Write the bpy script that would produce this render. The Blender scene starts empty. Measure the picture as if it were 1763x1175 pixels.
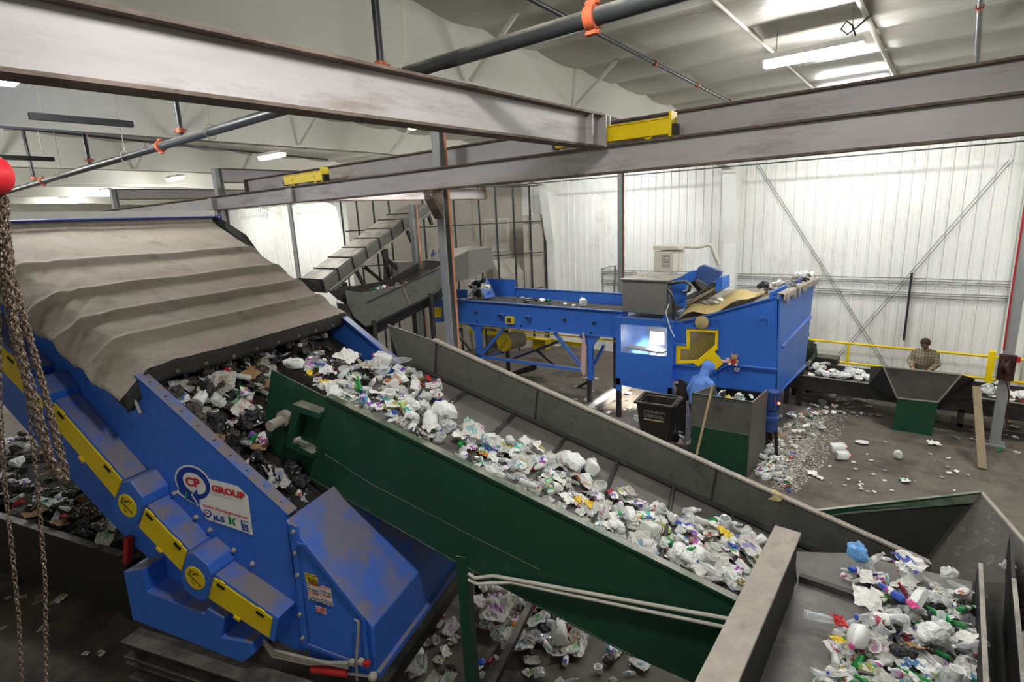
import bpy, bmesh, math, random
import numpy as np
from mathutils import Vector, Matrix, noise

scene = bpy.context.scene
COL = scene.collection
R = math.radians
rnd = random.Random(7)

# ------------------------------------------------------------------ camera
# world: X = towards the back wall, Y = along the back wall to the left, Z = up, metres
FPX, IW, IH, CZ = 947.0, 1763, 1175, 5.0
pitch, roll, yaw = 0.22448, -0.04621, 0.88193
_cp, _sp, _c, _s = math.cos(pitch), math.sin(pitch), math.cos(roll), math.sin(roll)
_fw = np.array([0, _cp, -_sp]); _rt0 = np.array([1, 0, 0.]); _up0 = np.array([0, _sp, _cp])
_rt = _c*_rt0 + _s*_up0; _up = -_s*_rt0 + _c*_up0
_ca, _sa = math.cos(yaw), math.sin(yaw)
_M = np.array([[_ca, _sa, 0], [-_sa, _ca, 0], [0, 0, 1]])
FW, RT, UP = _M @ _fw, _M @ _rt, _M @ _up
CAMP = np.array([0, 0, CZ])
cam_d = bpy.data.cameras.new('camera'); cam = bpy.data.objects.new('camera', cam_d); COL.objects.link(cam)
cam_d.sensor_fit = 'HORIZONTAL'; cam_d.sensor_width = 36.0; cam_d.lens = 36.0*FPX/IW
cam_d.clip_start = 0.05; cam_d.clip_end = 200
cam.matrix_world = Matrix(((RT[0], UP[0], -FW[0], 0), (RT[1], UP[1], -FW[1], 0), (RT[2], UP[2], -FW[2], CZ), (0, 0, 0, 1)))
scene.camera = cam

# ------------------------------------------------------------------ view and world
scene.view_settings.view_transform = 'Standard'
scene.view_settings.look = 'None'
scene.view_settings.gamma = 1.0
scene.view_settings.use_curve_mapping = False
scene.view_settings.exposure = 1.68
world = bpy.data.worlds.new('world'); scene.world = world; world.use_nodes = True
world.node_tree.nodes['Background'].inputs[0].default_value = (0.9, 0.95, 1, 1)
world.node_tree.nodes['Background'].inputs[1].default_value = 0.02
LAMP_POWER = 62.0          # emission strength of every ceiling tube fixture
LAMP_SPOTS = [(8.85, 1.85), (8.3, 8.75), (8.4, 15.3), (8.8, 23.2), (8.6, 30.5),
              (8.7, -5.0), (11.8, -2.4), (1.86, 8.94), (1.9, 1.4), (1.9, 16.0), (1.9, 23.5), (8.6, 37.5), (1.9, 31.0), (1.9, 38.0)]  # far-end lamps and the right-hand one out of view are added for brightness
ADDED_DIM_LAMPS = [(-4.6, 1.85), (-4.6, -4.5)]  # lamps added out of view to brighten the faces towards the camera
ADDED_WALL_LAMPS = [(14.4, 2.2), (14.4, 8.75), (14.4, 15.3), (14.4, 21.5), (14.6, 25.5), (14.6, 29.5), (14.6, 34.0)]  # unseen lamps added to brighten the back wall

# unprojection helpers: a photo pixel seen at a known plane of the room
def ray(x, y): return (FW*FPX + RT*(x-IW/2) - UP*(y-IH/2))/FPX
def pz(x, y, z=0.0): d = ray(x, y); return CAMP + d*((z-CZ)/d[2])
def px(x, y, X): d = ray(x, y); return CAMP + d*(X/d[0])
def py(x, y, Y): d = ray(x, y); return CAMP + d*(Y/d[1])
def ppl(x, y, p0, n):
    d = ray(x, y); p0 = np.array(p0, float); n = np.array(n, float)
    return CAMP + d*(((p0-CAMP) @ n)/(d @ n))
TH = R(18.5)
AX = np.array([math.cos(TH), math.sin(TH), 0]); EX = np.array([math.sin(TH), -math.cos(TH), 0])
def G(s, w, z): return s*EX + w*AX + np.array([0, 0, z])           # frame of the disc screen and green conveyor
def SW(x, y, w):
    p = ppl(x, y, AX*w, AX); return float(p @ EX), float(p @ AX), float(p[2])
def GW(x, y, w): return ppl(x, y, AX*w, AX)
def SS(x, y, s): return ppl(x, y, EX*s, EX)

# ------------------------------------------------------------------ materials
def lin(c):
    return tuple(((v/255)/12.92 if v/255 <= .04045 else ((v/255+.055)/1.055)**2.4) for v in c)
MATS = {}
def mat(name, rgb, rough=.6, metal=0., var=.25, scale=6., dust=0., dust_rgb=(150, 140, 128), bump=0., bscale=40.,
        blotch=0., blotch_rgb=(90, 60, 40), bl_scale=2.0, rnd_hue=0., trans=0., coat=0., spec=.4, emit=0., stretch=(1, 1, 1)):
    m = bpy.data.materials.new(name); m.use_nodes = True; MATS[name] = m
    nt = m.node_tree; N = nt.nodes; L = nt.links
    b = N['Principled BSDF']
    b.inputs['Roughness'].default_value = rough; b.inputs['Metallic'].default_value = metal
    b.inputs['Specular IOR Level'].default_value = spec
    c = lin(rgb)
    tc = N.new('ShaderNodeTexCoord'); mp = N.new('ShaderNodeMapping'); mp.inputs['Scale'].default_value = stretch
    L.new(tc.outputs['Object'], mp.inputs[0])
    nz = N.new('ShaderNodeTexNoise'); nz.inputs['Scale'].default_value = scale; nz.inputs['Detail'].default_value = 6
    nz.inputs['Roughness'].default_value = .65
    L.new(mp.outputs[0], nz.inputs['Vector'])
    rp = N.new('ShaderNodeMapRange'); rp.inputs[1].default_value = .3; rp.inputs[2].default_value = .7
    rp.inputs[3].default_value = 1-var; rp.inputs[4].default_value = 1+var
    L.new(nz.outputs['Fac'], rp.inputs[0])
    mul = N.new('ShaderNodeVectorMath'); mul.operation = 'SCALE'; mul.inputs[0].default_value = c
    L.new(rp.outputs[0], mul.inputs['Scale'])
    col = mul.outputs[0]
    if rnd_hue:
        oi = N.new('ShaderNodeObjectInfo'); hs = N.new('ShaderNodeHueSaturation')
        mr = N.new('ShaderNodeMapRange'); mr.inputs[3].default_value = 1-rnd_hue; mr.inputs[4].default_value = 1+rnd_hue*.6
        L.new(oi.outputs['Random'], mr.inputs[0]); L.new(mr.outputs[0], hs.inputs['Value']); L.new(col, hs.inputs['Color'])
        col = hs.outputs[0]
    if blotch:
        n2 = N.new('ShaderNodeTexNoise'); n2.inputs['Scale'].default_value = bl_scale; n2.inputs['Detail'].default_value = 8
        n2.inputs['Roughness'].default_value = .7
        L.new(mp.outputs[0], n2.inputs['Vector'])
        r2 = N.new('ShaderNodeMapRange'); r2.inputs[1].default_value = .62-blotch*.25; r2.inputs[2].default_value = .72
        L.new(n2.outputs['Fac'], r2.inputs[0])
        mx = N.new('ShaderNodeMix'); mx.data_type = 'RGBA'
        L.new(r2.outputs[0], mx.inputs[0]); L.new(col, mx.inputs[6]); mx.inputs[7].default_value = (*lin(blotch_rgb), 1)
        col = mx.outputs[2]
    if dust:
        ge = N.new('ShaderNodeNewGeometry'); sx = N.new('ShaderNodeSeparateXYZ'); L.new(ge.outputs['Normal'], sx.inputs[0])
        n3 = N.new('ShaderNodeTexNoise'); n3.inputs['Scale'].default_value = 2.6; n3.inputs['Detail'].default_value = 14; n3.inputs['Roughness'].default_value = .68
        L.new(tc.outputs['Object'], n3.inputs['Vector'])
        ml = N.new('ShaderNodeMath'); ml.operation = 'MULTIPLY'
        r3 = N.new('ShaderNodeMapRange'); r3.inputs[1].default_value = .40; r3.inputs[2].default_value = .56
        r3.inputs[3].default_value = dust*.22; r3.inputs[4].default_value = dust
        L.new(n3.outputs['Fac'], r3.inputs[0])
        r4 = N.new('ShaderNodeMapRange'); r4.inputs[1].default_value = .15; r4.inputs[2].default_value = .75
        L.new(sx.outputs[2], r4.inputs[0])
        L.new(r3.outputs[0], ml.inputs[0]); L.new(r4.outputs[0], ml.inputs[1])
        mx = N.new('ShaderNodeMix'); mx.data_type = 'RGBA'
        L.new(ml.outputs[0], mx.inputs[0]); L.new(col, mx.inputs[6]); mx.inputs[7].default_value = (*lin(dust_rgb), 1)
        col = mx.outputs[2]
    L.new(col, b.inputs['Base Color'])
    if bump:
        bp = N.new('ShaderNodeBump'); bp.inputs['Strength'].default_value = bump; bp.inputs['Distance'].default_value = .02
        n4 = N.new('ShaderNodeTexNoise'); n4.inputs['Scale'].default_value = bscale; n4.inputs['Detail'].default_value = 5
        L.new(mp.outputs[0], n4.inputs['Vector']); L.new(n4.outputs['Fac'], bp.inputs['Height']); L.new(bp.outputs[0], b.inputs['Normal'])
    if trans:
        out = N['Material Output']; tr = N.new('ShaderNodeBsdfTransparent'); mxs = N.new('ShaderNodeMixShader')
        tr.inputs[0].default_value = (*[min(1, .55+.6*v) for v in c], 1)
        lw = N.new('ShaderNodeLayerWeight'); lw.inputs[0].default_value = .35
        mr = N.new('ShaderNodeMapRange'); mr.inputs[3].default_value = 1-trans; mr.inputs[4].default_value = 1.0
        L.new(lw.outputs['Facing'], mr.inputs[0]); L.new(mr.outputs[0], mxs.inputs[0])
        L.new(tr.outputs[0], mxs.inputs[1]); L.new(b.outputs[0], mxs.inputs[2]); L.new(mxs.outputs[0], out.inputs['Surface'])
    if emit:
        b.inputs['Emission Color'].default_value = (*c, 1); b.inputs['Emission Strength'].default_value = emit
    return m

mat('wall_white', (230, 230, 225), .55, var=.05, scale=1.2, blotch=.25, blotch_rgb=(205, 202, 192), bl_scale=.5)
mat('liner_white', (204, 202, 190), .55, var=.06, scale=1.0)
mat('ceiling_fabric', (176, 172, 160), .36, var=.08, scale=.8, bump=.25, bscale=6, stretch=(3, .6, 1))
mat('concrete', (102, 95, 86), .75, var=.28, scale=2.2, bump=.3, bscale=30, blotch=.5, blotch_rgb=(52, 47, 41), bl_scale=.9)
mat('mill_steel', (172, 166, 164), .55, metal=.1, var=.12, scale=2.5, blotch=.3, blotch_rgb=(138, 126, 120), bl_scale=1.6, stretch=(.4, .4, 2))
mat('rust_flange', (92, 78, 68), .7, var=.35, scale=9, blotch=.5, blotch_rgb=(146, 128, 114), bl_scale=5, stretch=(.3, .3, 1))
mat('post_steel', (150, 150, 148), .5, metal=.2, var=.12, scale=4, stretch=(1, 1, .3))
mat('post_rust', (196, 132, 92), .7, var=.3, scale=5, stretch=(1, 1, .4))
mat('dark_pipe', (52, 54, 54), .4, metal=.3, var=.15, scale=6, dust=.9, dust_rgb=(150, 146, 134))
mat('orange_coupling', (176, 84, 52), .5, var=.2, scale=10)
mat('thin_rod', (170, 165, 150), .5, var=.1)
mat('blue_paint', (52, 106, 202), .42, var=.10, scale=9, dust=.92, dust_rgb=(130, 118, 102), bump=.05, bscale=60)
mat('clean_blue', (54, 108, 196), .42, var=.07, scale=12, dust=.55, dust_rgb=(140, 140, 140), bump=.05, bscale=90)
mat('green_paint', (26, 68, 48), .42, var=.12, scale=3, dust=.95, dust_rgb=(140, 136, 122), blotch=.12, blotch_rgb=(48, 84, 66), bl_scale=3, bump=.04)
mat('conveyor_steel', (100, 99, 93), .55, metal=.2, var=.2, scale=5, dust=.8, dust_rgb=(168, 160, 146), blotch=.3, blotch_rgb=(62, 60, 56), bl_scale=2.5)
mat('dark_steel', (52, 50, 47), .55, metal=.2, var=.25, scale=5, dust=.6, dust_rgb=(138, 130, 118), blotch=.3, blotch_rgb=(36, 34, 31), bl_scale=3)
mat('belt_rubber', (104, 101, 96), .6, var=.18, scale=4, blotch=.3, blotch_rgb=(132, 127, 118), bl_scale=2.0, bump=.1)
mat('belt_dark', (66, 64, 61), .65, var=.2, scale=6, blotch=.25, blotch_rgb=(92, 88, 82), bl_scale=5, bump=.1)
mat('dusty_flat', (158, 150, 138), .8, var=.15, scale=6, blotch=.3, blotch_rgb=(128, 118, 106), bl_scale=4)
mat('yellow_paint', (240, 206, 10), .45, var=.06, scale=5)
mat('yellow_dusty', (222, 192, 20), .5, var=.08, scale=5)
mat('cover_fabric', (150, 140, 127), .85, var=.10, scale=2.5, dust=.3, dust_rgb=(172, 161, 146), blotch=.3, blotch_rgb=(112, 104, 96), bl_scale=3.0, bump=.5, bscale=9, stretch=(1, 1.6, 1))
mat('cover_black', (44, 42, 40), .8, var=.2, scale=6)
mat('white_strip', (224, 220, 208), .6, var=.05)
mat('navy_rod', (28, 50, 120), .5, var=.1)
mat('sign_white', (232, 230, 224), .5, var=.03)
mat('sign_red', (196, 30, 36), .5, var=.04)
mat('sign_blue', (16, 58, 150), .45, var=.04)
mat('sign_green', (22, 130, 72), .5, var=.04)
mat('ink_black', (18, 18, 18), .6, var=.05)
mat('chain_steel', (112, 96, 82), .45, metal=.5, var=.25, scale=20)
mat('hoist_red', (200, 34, 42), .4, var=.06)
mat('gray_cabinet', (118, 116, 110), .5, metal=.2, var=.08, scale=8, dust=.7, dust_rgb=(190, 182, 166))
mat('offwhite', (206, 201, 186), .5, var=.05)
mat('mesh_dark', (70, 66, 60), .6, var=.1)
mat('drum_steel', (150, 138, 112), .5, var=.15, scale=6)
mat('kraft', (206, 182, 124), .8, var=.12, scale=5, rnd_hue=.25)
mat('motor_blue', (44, 72, 128), .45, var=.15)
mat('wood', (176, 152, 112), .7, var=.15, scale=5, stretch=(6, 6, .5))
mat('grey_wood', (132, 116, 92), .8, var=.25, scale=5, stretch=(8, 8, .5))
mat('bin_plastic', (44, 42, 40), .5, var=.12, scale=5, dust=.4)
mat('drywall', (178, 172, 160), .8, var=.08, scale=2)
mat('tarp_grey', (184, 178, 167), .8, var=.1, scale=3)
mat('glass_dark', (60, 66, 70), .15, var=.02)
mat('skin', (172, 122, 96), .55, var=.06)
mat('hoodie_blue', (104, 146, 222), .85, var=.10, scale=18, bump=.2)
mat('jeans_dark', (34, 42, 66), .85, var=.15, scale=14)
mat('glove_grey', (110, 112, 108), .8, var=.1)
mat('hair_brown', (66, 48, 34), .8, var=.2, scale=30)
mat('sleeve_green', (46, 56, 44), .85, var=.12)
mat('boot_brown', (50, 38, 30), .7, var=.15)
mat('cloth_pink', (196, 164, 160), .85, var=.08)
mat('bear_fur', (176, 136, 92), .9, var=.2, scale=40)
mat('bear_red', (160, 30, 34), .8, var=.1)
mat('toy_pink', (226, 178, 184), .7, var=.08)
mat('white_pipe', (190, 184, 170), .6, var=.12, scale=8)
mat('confetti', (196, 190, 178), .8, var=.45, scale=12)

mat('black_steel_and_shade', (30, 29, 28), .6, metal=.1, var=.25, scale=5)  # near-black steel; also carries the shade of the hopper's back plate
mat('scuffed_steel', (80, 75, 68), .7, metal=.1, var=.2, scale=6, blotch=.22, blotch_rgb=(126, 122, 114), bl_scale=9)
mat('pipe_grey', (128, 126, 122), .5, metal=.2, var=.1)
mat('reel_brown', (62, 34, 30), .6, var=.2)
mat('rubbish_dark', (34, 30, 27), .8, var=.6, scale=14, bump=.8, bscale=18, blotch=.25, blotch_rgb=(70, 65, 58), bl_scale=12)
mat('rubbish_pale', (166, 160, 150), .8, var=.4, scale=12, bump=.8, bscale=18, blotch=.4, blotch_rgb=(96, 92, 88), bl_scale=9)
mat('lens_glow', (255, 250, 240), .5, emit=14.0, var=0)
mat('tube_light', (250, 251, 250), .5, emit=LAMP_POWER, var=0)
mat('blue_glass', (70, 100, 160), .15, var=.05, trans=.35)
mat('pane', (200, 205, 210), .1, var=.0, trans=.85)
mat('fill_light_dim', (250, 251, 250), .5, emit=LAMP_POWER*.4, var=0)
mat('lamp_white', (232, 232, 228), .5, var=.03)
mat('red_led', (255, 70, 40), .5, emit=4.0, var=0)
mat('cyl_red', (170, 38, 34), .45, var=.15)
mat('chrome', (190, 190, 190), .2, metal=.9, var=.05)
mat('flag_blue', (36, 58, 140), .5, var=.05)

# ------------------------------------------------------------------ mesh helpers
ORI = {}
class MB:
    def __init__(s): s.v = []; s.f = []; s.m = []
    def add(s, verts, faces, mi=0):
        o = len(s.v); s.v += [tuple(float(q) for q in p) for p in verts]
        s.f += [tuple(o+i for i in f) for f in faces]; s.m += [mi]*len(faces); return s
    def prism(s, poly, vec, mi=0):
        n = len(poly); vec = np.array(vec, float); P = [np.array(p, float) for p in poly]
        vs = P + [p+vec for p in P]
        fs = [tuple(range(n))[::-1], tuple(range(n, 2*n))] + [(i, (i+1) % n, (i+1) % n+n, i+n) for i in range(n)]
        return s.add(vs, fs, mi)
    def box(s, c, size, ax=None, mi=0):
        c = np.array(c, float); h = np.array(size, float)/2
        A = np.eye(3) if ax is None else np.array(ax, float)
        vs = [c + A[0]*h[0]*i + A[1]*h[1]*j + A[2]*h[2]*k for k in (-1, 1) for j in (-1, 1) for i in (-1, 1)]
        return s.add(vs, [(0, 2, 3, 1), (4, 5, 7, 6), (0, 1, 5, 4), (2, 6, 7, 3), (0, 4, 6, 2), (1, 3, 7, 5)], mi)
    def bb(s, lo, hi, mi=0):
        lo = np.array(lo, float); hi = np.array(hi, float); return s.box((lo+hi)/2, hi-lo, None, mi)
    def bar(s, p0, p1, w, h, up=(0, 0, 1), mi=0):
        p0 = np.array(p0, float); p1 = np.array(p1, float); d = p1-p0; l = np.linalg.norm(d); d = d/l
        up = np.array(up, float); sd = np.cross(up, d)
        if np.linalg.norm(sd) < 1e-4: sd = np.cross((0, 1, 0), d)
        sd = sd/np.linalg.norm(sd); u = np.cross(d, sd)
        return s.box((p0+p1)/2, (l, w, h), (d, sd, u), mi)
    def tube(s, pts, r, n=10, mi=0):
        P = [np.array(p, float) for p in pts]; k = len(P)
        rs = r if isinstance(r, (list, tuple)) else [r]*k
        vs = []; prev = None
        for i, p in enumerate(P):
            d = P[min(i+1, k-1)]-P[max(i-1, 0)]; d = d/np.linalg.norm(d)
            if prev is None:
                a = np.array([0, 0, 1.]) if abs(d[2]) < .9 else np.array([1., 0, 0])
            else: a = prev
            u = a-d*(a @ d); u = u/np.linalg.norm(u); prev = u; v = np.cross(d, u)
            vs += [p+rs[i]*(u*math.cos(2*math.pi*j/n)+v*math.sin(2*math.pi*j/n)) for j in range(n)]
        fs = [(i*n+j, i*n+(j+1) % n, (i+1)*n+(j+1) % n, (i+1)*n+j) for i in range(k-1) for j in range(n)]
        fs += [tuple(range(n))[::-1], tuple(range((k-1)*n, k*n))]
        return s.add(vs, fs, mi)
    def lathe(s, prof, o=(0, 0, 0), axis=(0, 0, 1), n=16, mi=0):
        o = np.array(o, float); d = np.array(axis, float); d = d/np.linalg.norm(d)
        a = np.array([1., 0, 0]) if abs(d[0]) < .9 else np.array([0, 1., 0])
        u = a-d*(a @ d); u = u/np.linalg.norm(u); v = np.cross(d, u)
        vs = [o+d*h+r*(u*math.cos(2*math.pi*j/n)+v*math.sin(2*math.pi*j/n)) for r, h in prof for j in range(n)]
        k = len(prof)
        fs = [(i*n+j, i*n+(j+1) % n, (i+1)*n+(j+1) % n, (i+1)*n+j) for i in range(k-1) for j in range(n)]
        fs += [tuple(range(n))[::-1], tuple(range((k-1)*n, k*n))]
        return s.add(vs, fs, mi)
    def ball(s, c, r, n=12, m=8, mi=0):
        c = np.array(c, float); r = np.array(r if hasattr(r, '__len__') else (r, r, r), float)
        vs = [c+r*np.array([math.sin(math.pi*i/m)*math.cos(2*math.pi*j/n), math.sin(math.pi*i/m)*math.sin(2*math.pi*j/n), math.cos(math.pi*i/m)])
              for i in range(1, m) for j in range(n)]
        vs += [c+np.array([0, 0, r[2]]), c-np.array([0, 0, r[2]])]
        fs = [(i*n+j, (i+1)*n+j, (i+1)*n+(j+1) % n, i*n+(j+1) % n) for i in range(m-2) for j in range(n)]
        t = (m-1)*n
        fs += [(t, j, (j+1) % n) for j in range(n)] + [(t+1, (m-2)*n+(j+1) % n, (m-2)*n+j) for j in range(n)]
        return s.add(vs, fs, mi)
    def grid(s, fn, nu, nv, mi=0):
        vs = [fn(i/nu, j/nv) for i in range(nu+1) for j in range(nv+1)]
        fs = [(i*(nv+1)+j, (i+1)*(nv+1)+j, (i+1)*(nv+1)+j+1, i*(nv+1)+j+1) for i in range(nu) for j in range(nv)]
        return s.add(vs, fs, mi)
    def mesh(s, name, mats, org=(0, 0, 0), smooth=False):
        me = bpy.data.meshes.new(name)
        org = np.array(org, float)
        me.from_pydata([tuple(np.array(v)-org) for v in s.v], [], s.f)
        for m in ([mats] if not isinstance(mats, (list, tuple)) else mats): me.materials.append(MATS[m] if isinstance(m, str) else m)
        me.polygons.foreach_set('material_index', s.m)
        bm = bmesh.new(); bm.from_mesh(me); bmesh.ops.recalc_face_normals(bm, faces=bm.faces); bm.to_mesh(me); bm.free()
        if smooth:
            me.shade_smooth(); me.set_sharp_from_angle(angle=R(smooth if smooth is not True else 40))
        me.update(); return me
    def build(s, name, mats, parent=None, smooth=False, bevel=0., solid=0., org=None):
        if org is None:
            if parent is not None: org = ORI[parent.name]
            else:
                a = np.array(s.v); org = np.array([*(a.min(0)+a.max(0))[:2]/2, a[:, 2].min()])
        me = s.mesh(name, mats, org, smooth)
        o = bpy.data.objects.new(name, me); COL.objects.link(o)
        if parent is not None:
            o.parent = parent; o.location = tuple(np.array(org)-ORI[parent.name])
        else: o.location = tuple(org)
        ORI[o.name] = np.array(org, float)
        if solid:
            md = o.modifiers.new('thick', 'SOLIDIFY'); md.thickness = solid; md.offset = 0
        if bevel:
            md = o.modifiers.new('edge', 'BEVEL'); md.width = bevel; md.segments = 2; md.limit_method = 'ANGLE'; md.angle_limit = R(40)
        return o

def tag(o, label=None, cat=None, group=None, kind=None):
    if label: o['label'] = label
    if cat: o['category'] = cat
    if group: o['group'] = group
    if kind: o['kind'] = kind
    return o
def empty(name, loc, label, cat, group=None):
    o = bpy.data.objects.new(name, None); COL.objects.link(o); o.location = tuple(float(v) for v in loc)
    o.empty_display_size = .1
    ORI[o.name] = np.array(loc, float); return tag(o, label, cat, group)
def struct(o): o['kind'] = 'structure'; return o
DG = None
def text(name, s, size, m, o, xd, yd, parent, bold=0., ext=.002, align='LEFT', xs=1., shear=0.):
    cu = bpy.data.curves.new(name, 'FONT'); cu.body = s; cu.size = size; cu.offset = bold*size; cu.extrude = ext; cu.align_x = align; cu.shear = shear
    cu.resolution_u = 3
    t = bpy.data.objects.new('tmp_text', cu); COL.objects.link(t); bpy.context.view_layer.update()
    me = bpy.data.meshes.new_from_object(t.evaluated_get(bpy.context.evaluated_depsgraph_get()))
    bpy.data.objects.remove(t); me.name = name; me.materials.clear(); me.materials.append(MATS[m])
    xd = Vector(xd).normalized(); yd = Vector(yd); yd = (yd-xd*yd.dot(xd)).normalized(); zd = xd.cross(yd)
    org = ORI[parent.name]
    for v in me.vertices:
        p = Vector(o)+xd*(v.co.x*xs)+yd*v.co.y+zd*v.co.z; v.co = p-Vector(org)
    ob = bpy.data.objects.new(name, me); COL.objects.link(ob); ob.parent = parent; ORI[ob.name] = np.array(org)
    return ob
# ================================================================== building shell
def roof_z(X): return 7.75-.04*X
XB = 17.3
m = MB(); m.bb((-9, -9, -.2), (XB+.2, 42, 0)); struct(m.build('floor', 'concrete'))
# ribbed sheet wall at the back: every rib is real relief
m = MB(); prof = []
y = -9.0; k = 0
while y < 42:
    if k % 3 == 0: prof += [(y, 0), (y+.018, -.035), (y+.05, -.035), (y+.068, 0)]
    else: prof += [(y, 0), (y+.02, -.004), (y+.06, -.004), (y+.08, 0)]
    y += .0867*1.0; k += 1
# keep major ribs every 0.26 m
vs = []
for (yy, d) in prof: vs += [(XB+d, yy, 0), (XB+d, yy, 7.3)]
n = len(prof)
m.add(vs, [(2*i, 2*i+2, 2*i+3, 2*i+1) for i in range(n-1)])
o = len(m.v); m.bb((XB+.02, -9, 0), (XB+.2, 42, 7.3))
struct(m.build('wall_back', 'wall_white'))
m = MB(); m.bb((-9, 42, 0), (XB, 42.2, 8.3)); struct(m.build('wall_left', 'liner_white'))
m = MB(); m.bb((-9, -9.2, 0), (XB, -9, 8.3)); struct(m.build('wall_right', 'liner_white'))
m = MB(); m.bb((-9.2, -9, 0), (-9, 42, 8.3)); struct(m.build('wall_front', 'liner_white'))
# roof lining sagging between the purlins
def ceil_pt(u, v):
    X = -9+26.3*u; Y = -9+51*v
    t = (X % 1.25)/1.25
    sag = .075*math.sin(math.pi*t)**.7 + .02*noise.noise(Vector((X*1.1, Y*.5, 0))) + .012*noise.noise(Vector((X*4, Y*1.2, 3)))
    return (X, Y, roof_z(X)-sag)
m = MB(); m.grid(ceil_pt, 252, 100); ob = struct(m.build('ceiling', 'ceiling_fabric', smooth=60, org=(0, 0, 7)))
m = MB(); m.prism([(-9, -9, roof_z(-9)+.1), (XB+.2, -9, roof_z(XB)+.1), (XB+.2, 42, roof_z(XB)+.1), (-9, 42, roof_z(-9)+.1)], (0, 0, .15)); struct(m.build('roof', 'liner_white'))

# rigid frames: rafter + wall column, lined in white
FR = [-1.15, 5.4, 11.9, 18.4, 24.9, 31.4, 37.9]
names = ['rightmost', 'second from the right', 'third from the right', 'fourth from the right', 'fifth from the right', 'sixth from the right', 'farthest left']
for i, Y in enumerate(FR):
    if i:
        m = MB(); poly = [(-9, 6.75), (9.5, 6.72), (13.5, 6.55), (16.6, 6.0), (16.6, roof_z(16.6)), (-9, roof_z(-9))]
        m.prism([(x, Y, z) for x, z in poly], (0, .06, 0))
        for a, b in zip(poly[:3], poly[1:4]): m.bar((a[0], Y+.03, a[1]), (b[0], Y+.03, b[1]), .24, .03)
        r = m.build('roof_rafter', 'liner_white')
        tag(r, f'deep white lined roof rafter, {names[i]} of those seen under the ceiling', 'rafter', kind='thing')
        # slender flange braces running up to the purlins
        for bx in ([5.85, 8.45] if i == 1 else [2.0, 4.6, 7.2, 9.8] if i == 2 else [3.0, 6.0, 9.0] if i == 3 else []):
            for sgn, nm in ((-1, 'near'), (1, 'far')):
                m = MB(); m.bar((bx, Y+.03+.1*sgn, 6.76), (bx+.2, Y+.03+sgn*.78, roof_z(bx)-.04), .05, .05)
                b = m.build('flange_brace', 'liner_white')
                tag(b, f'slim white steel brace from a rafter up to the {nm} roof purlin', 'brace', f'{nm} side flange braces of the roof rafters')
    m = MB(); lo, hi = .30, .75
    m.prism([(XB, Y-.19, 0), (XB-lo, Y-.19, 0), (XB-lo*1.3, Y-.19, 3.9), (XB-hi, Y-.19, 6.1), (XB-hi, Y-.19, 6.75), (XB, Y-.19, 6.75)], (0, .38, 0))
    c = m.build('wall_column', 'wall_white', bevel=.01)
    tag(c, f'white boxed steel wall column, {names[i]} along the ribbed back wall', 'column', kind='thing')
# eave line, wall girts' bracing and conduits on the back wall
m = MB(); m.tube([(16.2, -6, 6.02), (16.2, 20, 6.08), (16.2, 40, 6.1)], .018, 6)
tag(m.build('wall_cable', 'dark_pipe'), 'thin dark cable strung level along the top of the white wall', 'cable')
for (q0, q1, lab) in (((1306, 283), (1530, 635), 'thin steel brace rod falling to the right across the back wall'), ((1745, 275), (1430, 632), 'thin steel brace rod rising to the right across the back wall')):
    a, b = px(*q0, XB-.06), px(*q1, XB-.06); m = MB(); m.tube([a, b], .008, 6)
    m.tube([a+np.array([0, .075, 0]), b+np.array([0, .075, 0])], .007, 6)
    tag(m.build('brace_rod', 'pipe_grey'), lab, 'brace')
for k, dz in enumerate((.0, .07, .13, .34, .39, .45)):
    m = MB(); z = 2.98-dz*1.05
    pts = [(XB-.1, yy, z+.008*math.sin(yy*2+k)) for yy in np.arange(-8.5, 10.5, .8)]
    m.tube(pts, .011, 6)
    w = ['topmost', 'second', 'third', 'fourth', 'fifth', 'lowest'][k]
    tag(m.build('wall_conduit', 'pipe_grey'), f'{w} of the six thin pipes running along the back wall', 'pipe', 'thin pipes along the back wall')
for q0, q1, lab in (((1570, 470), (1556, 586), 'grey perforated pipe bracket above the man in the plaid shirt'), ((1398, 480), (1391, 570), 'grey pipe bracket at the right shoulder of the blue bunker'), ((1059, 458), (1056, 545), 'slim grey bracket frame holding pipes beside the rusty column')):
    a, b = px(*q0, XB-.16), px(*q1, XB-.16); m = MB(); m.bar(a, b, .05, .05)
    if q0[0] == 1059: m.bar(a, px(1036, 463, XB-.16), .03, .03); m.bar(px(1036, 463, XB-.16), px(1040, 545, XB-.16), .03, .03)
    tag(m.build('pipe_bracket', 'dark_pipe' if q0[0] != 1059 else 'pipe_grey'), lab, 'bracket')

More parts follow.
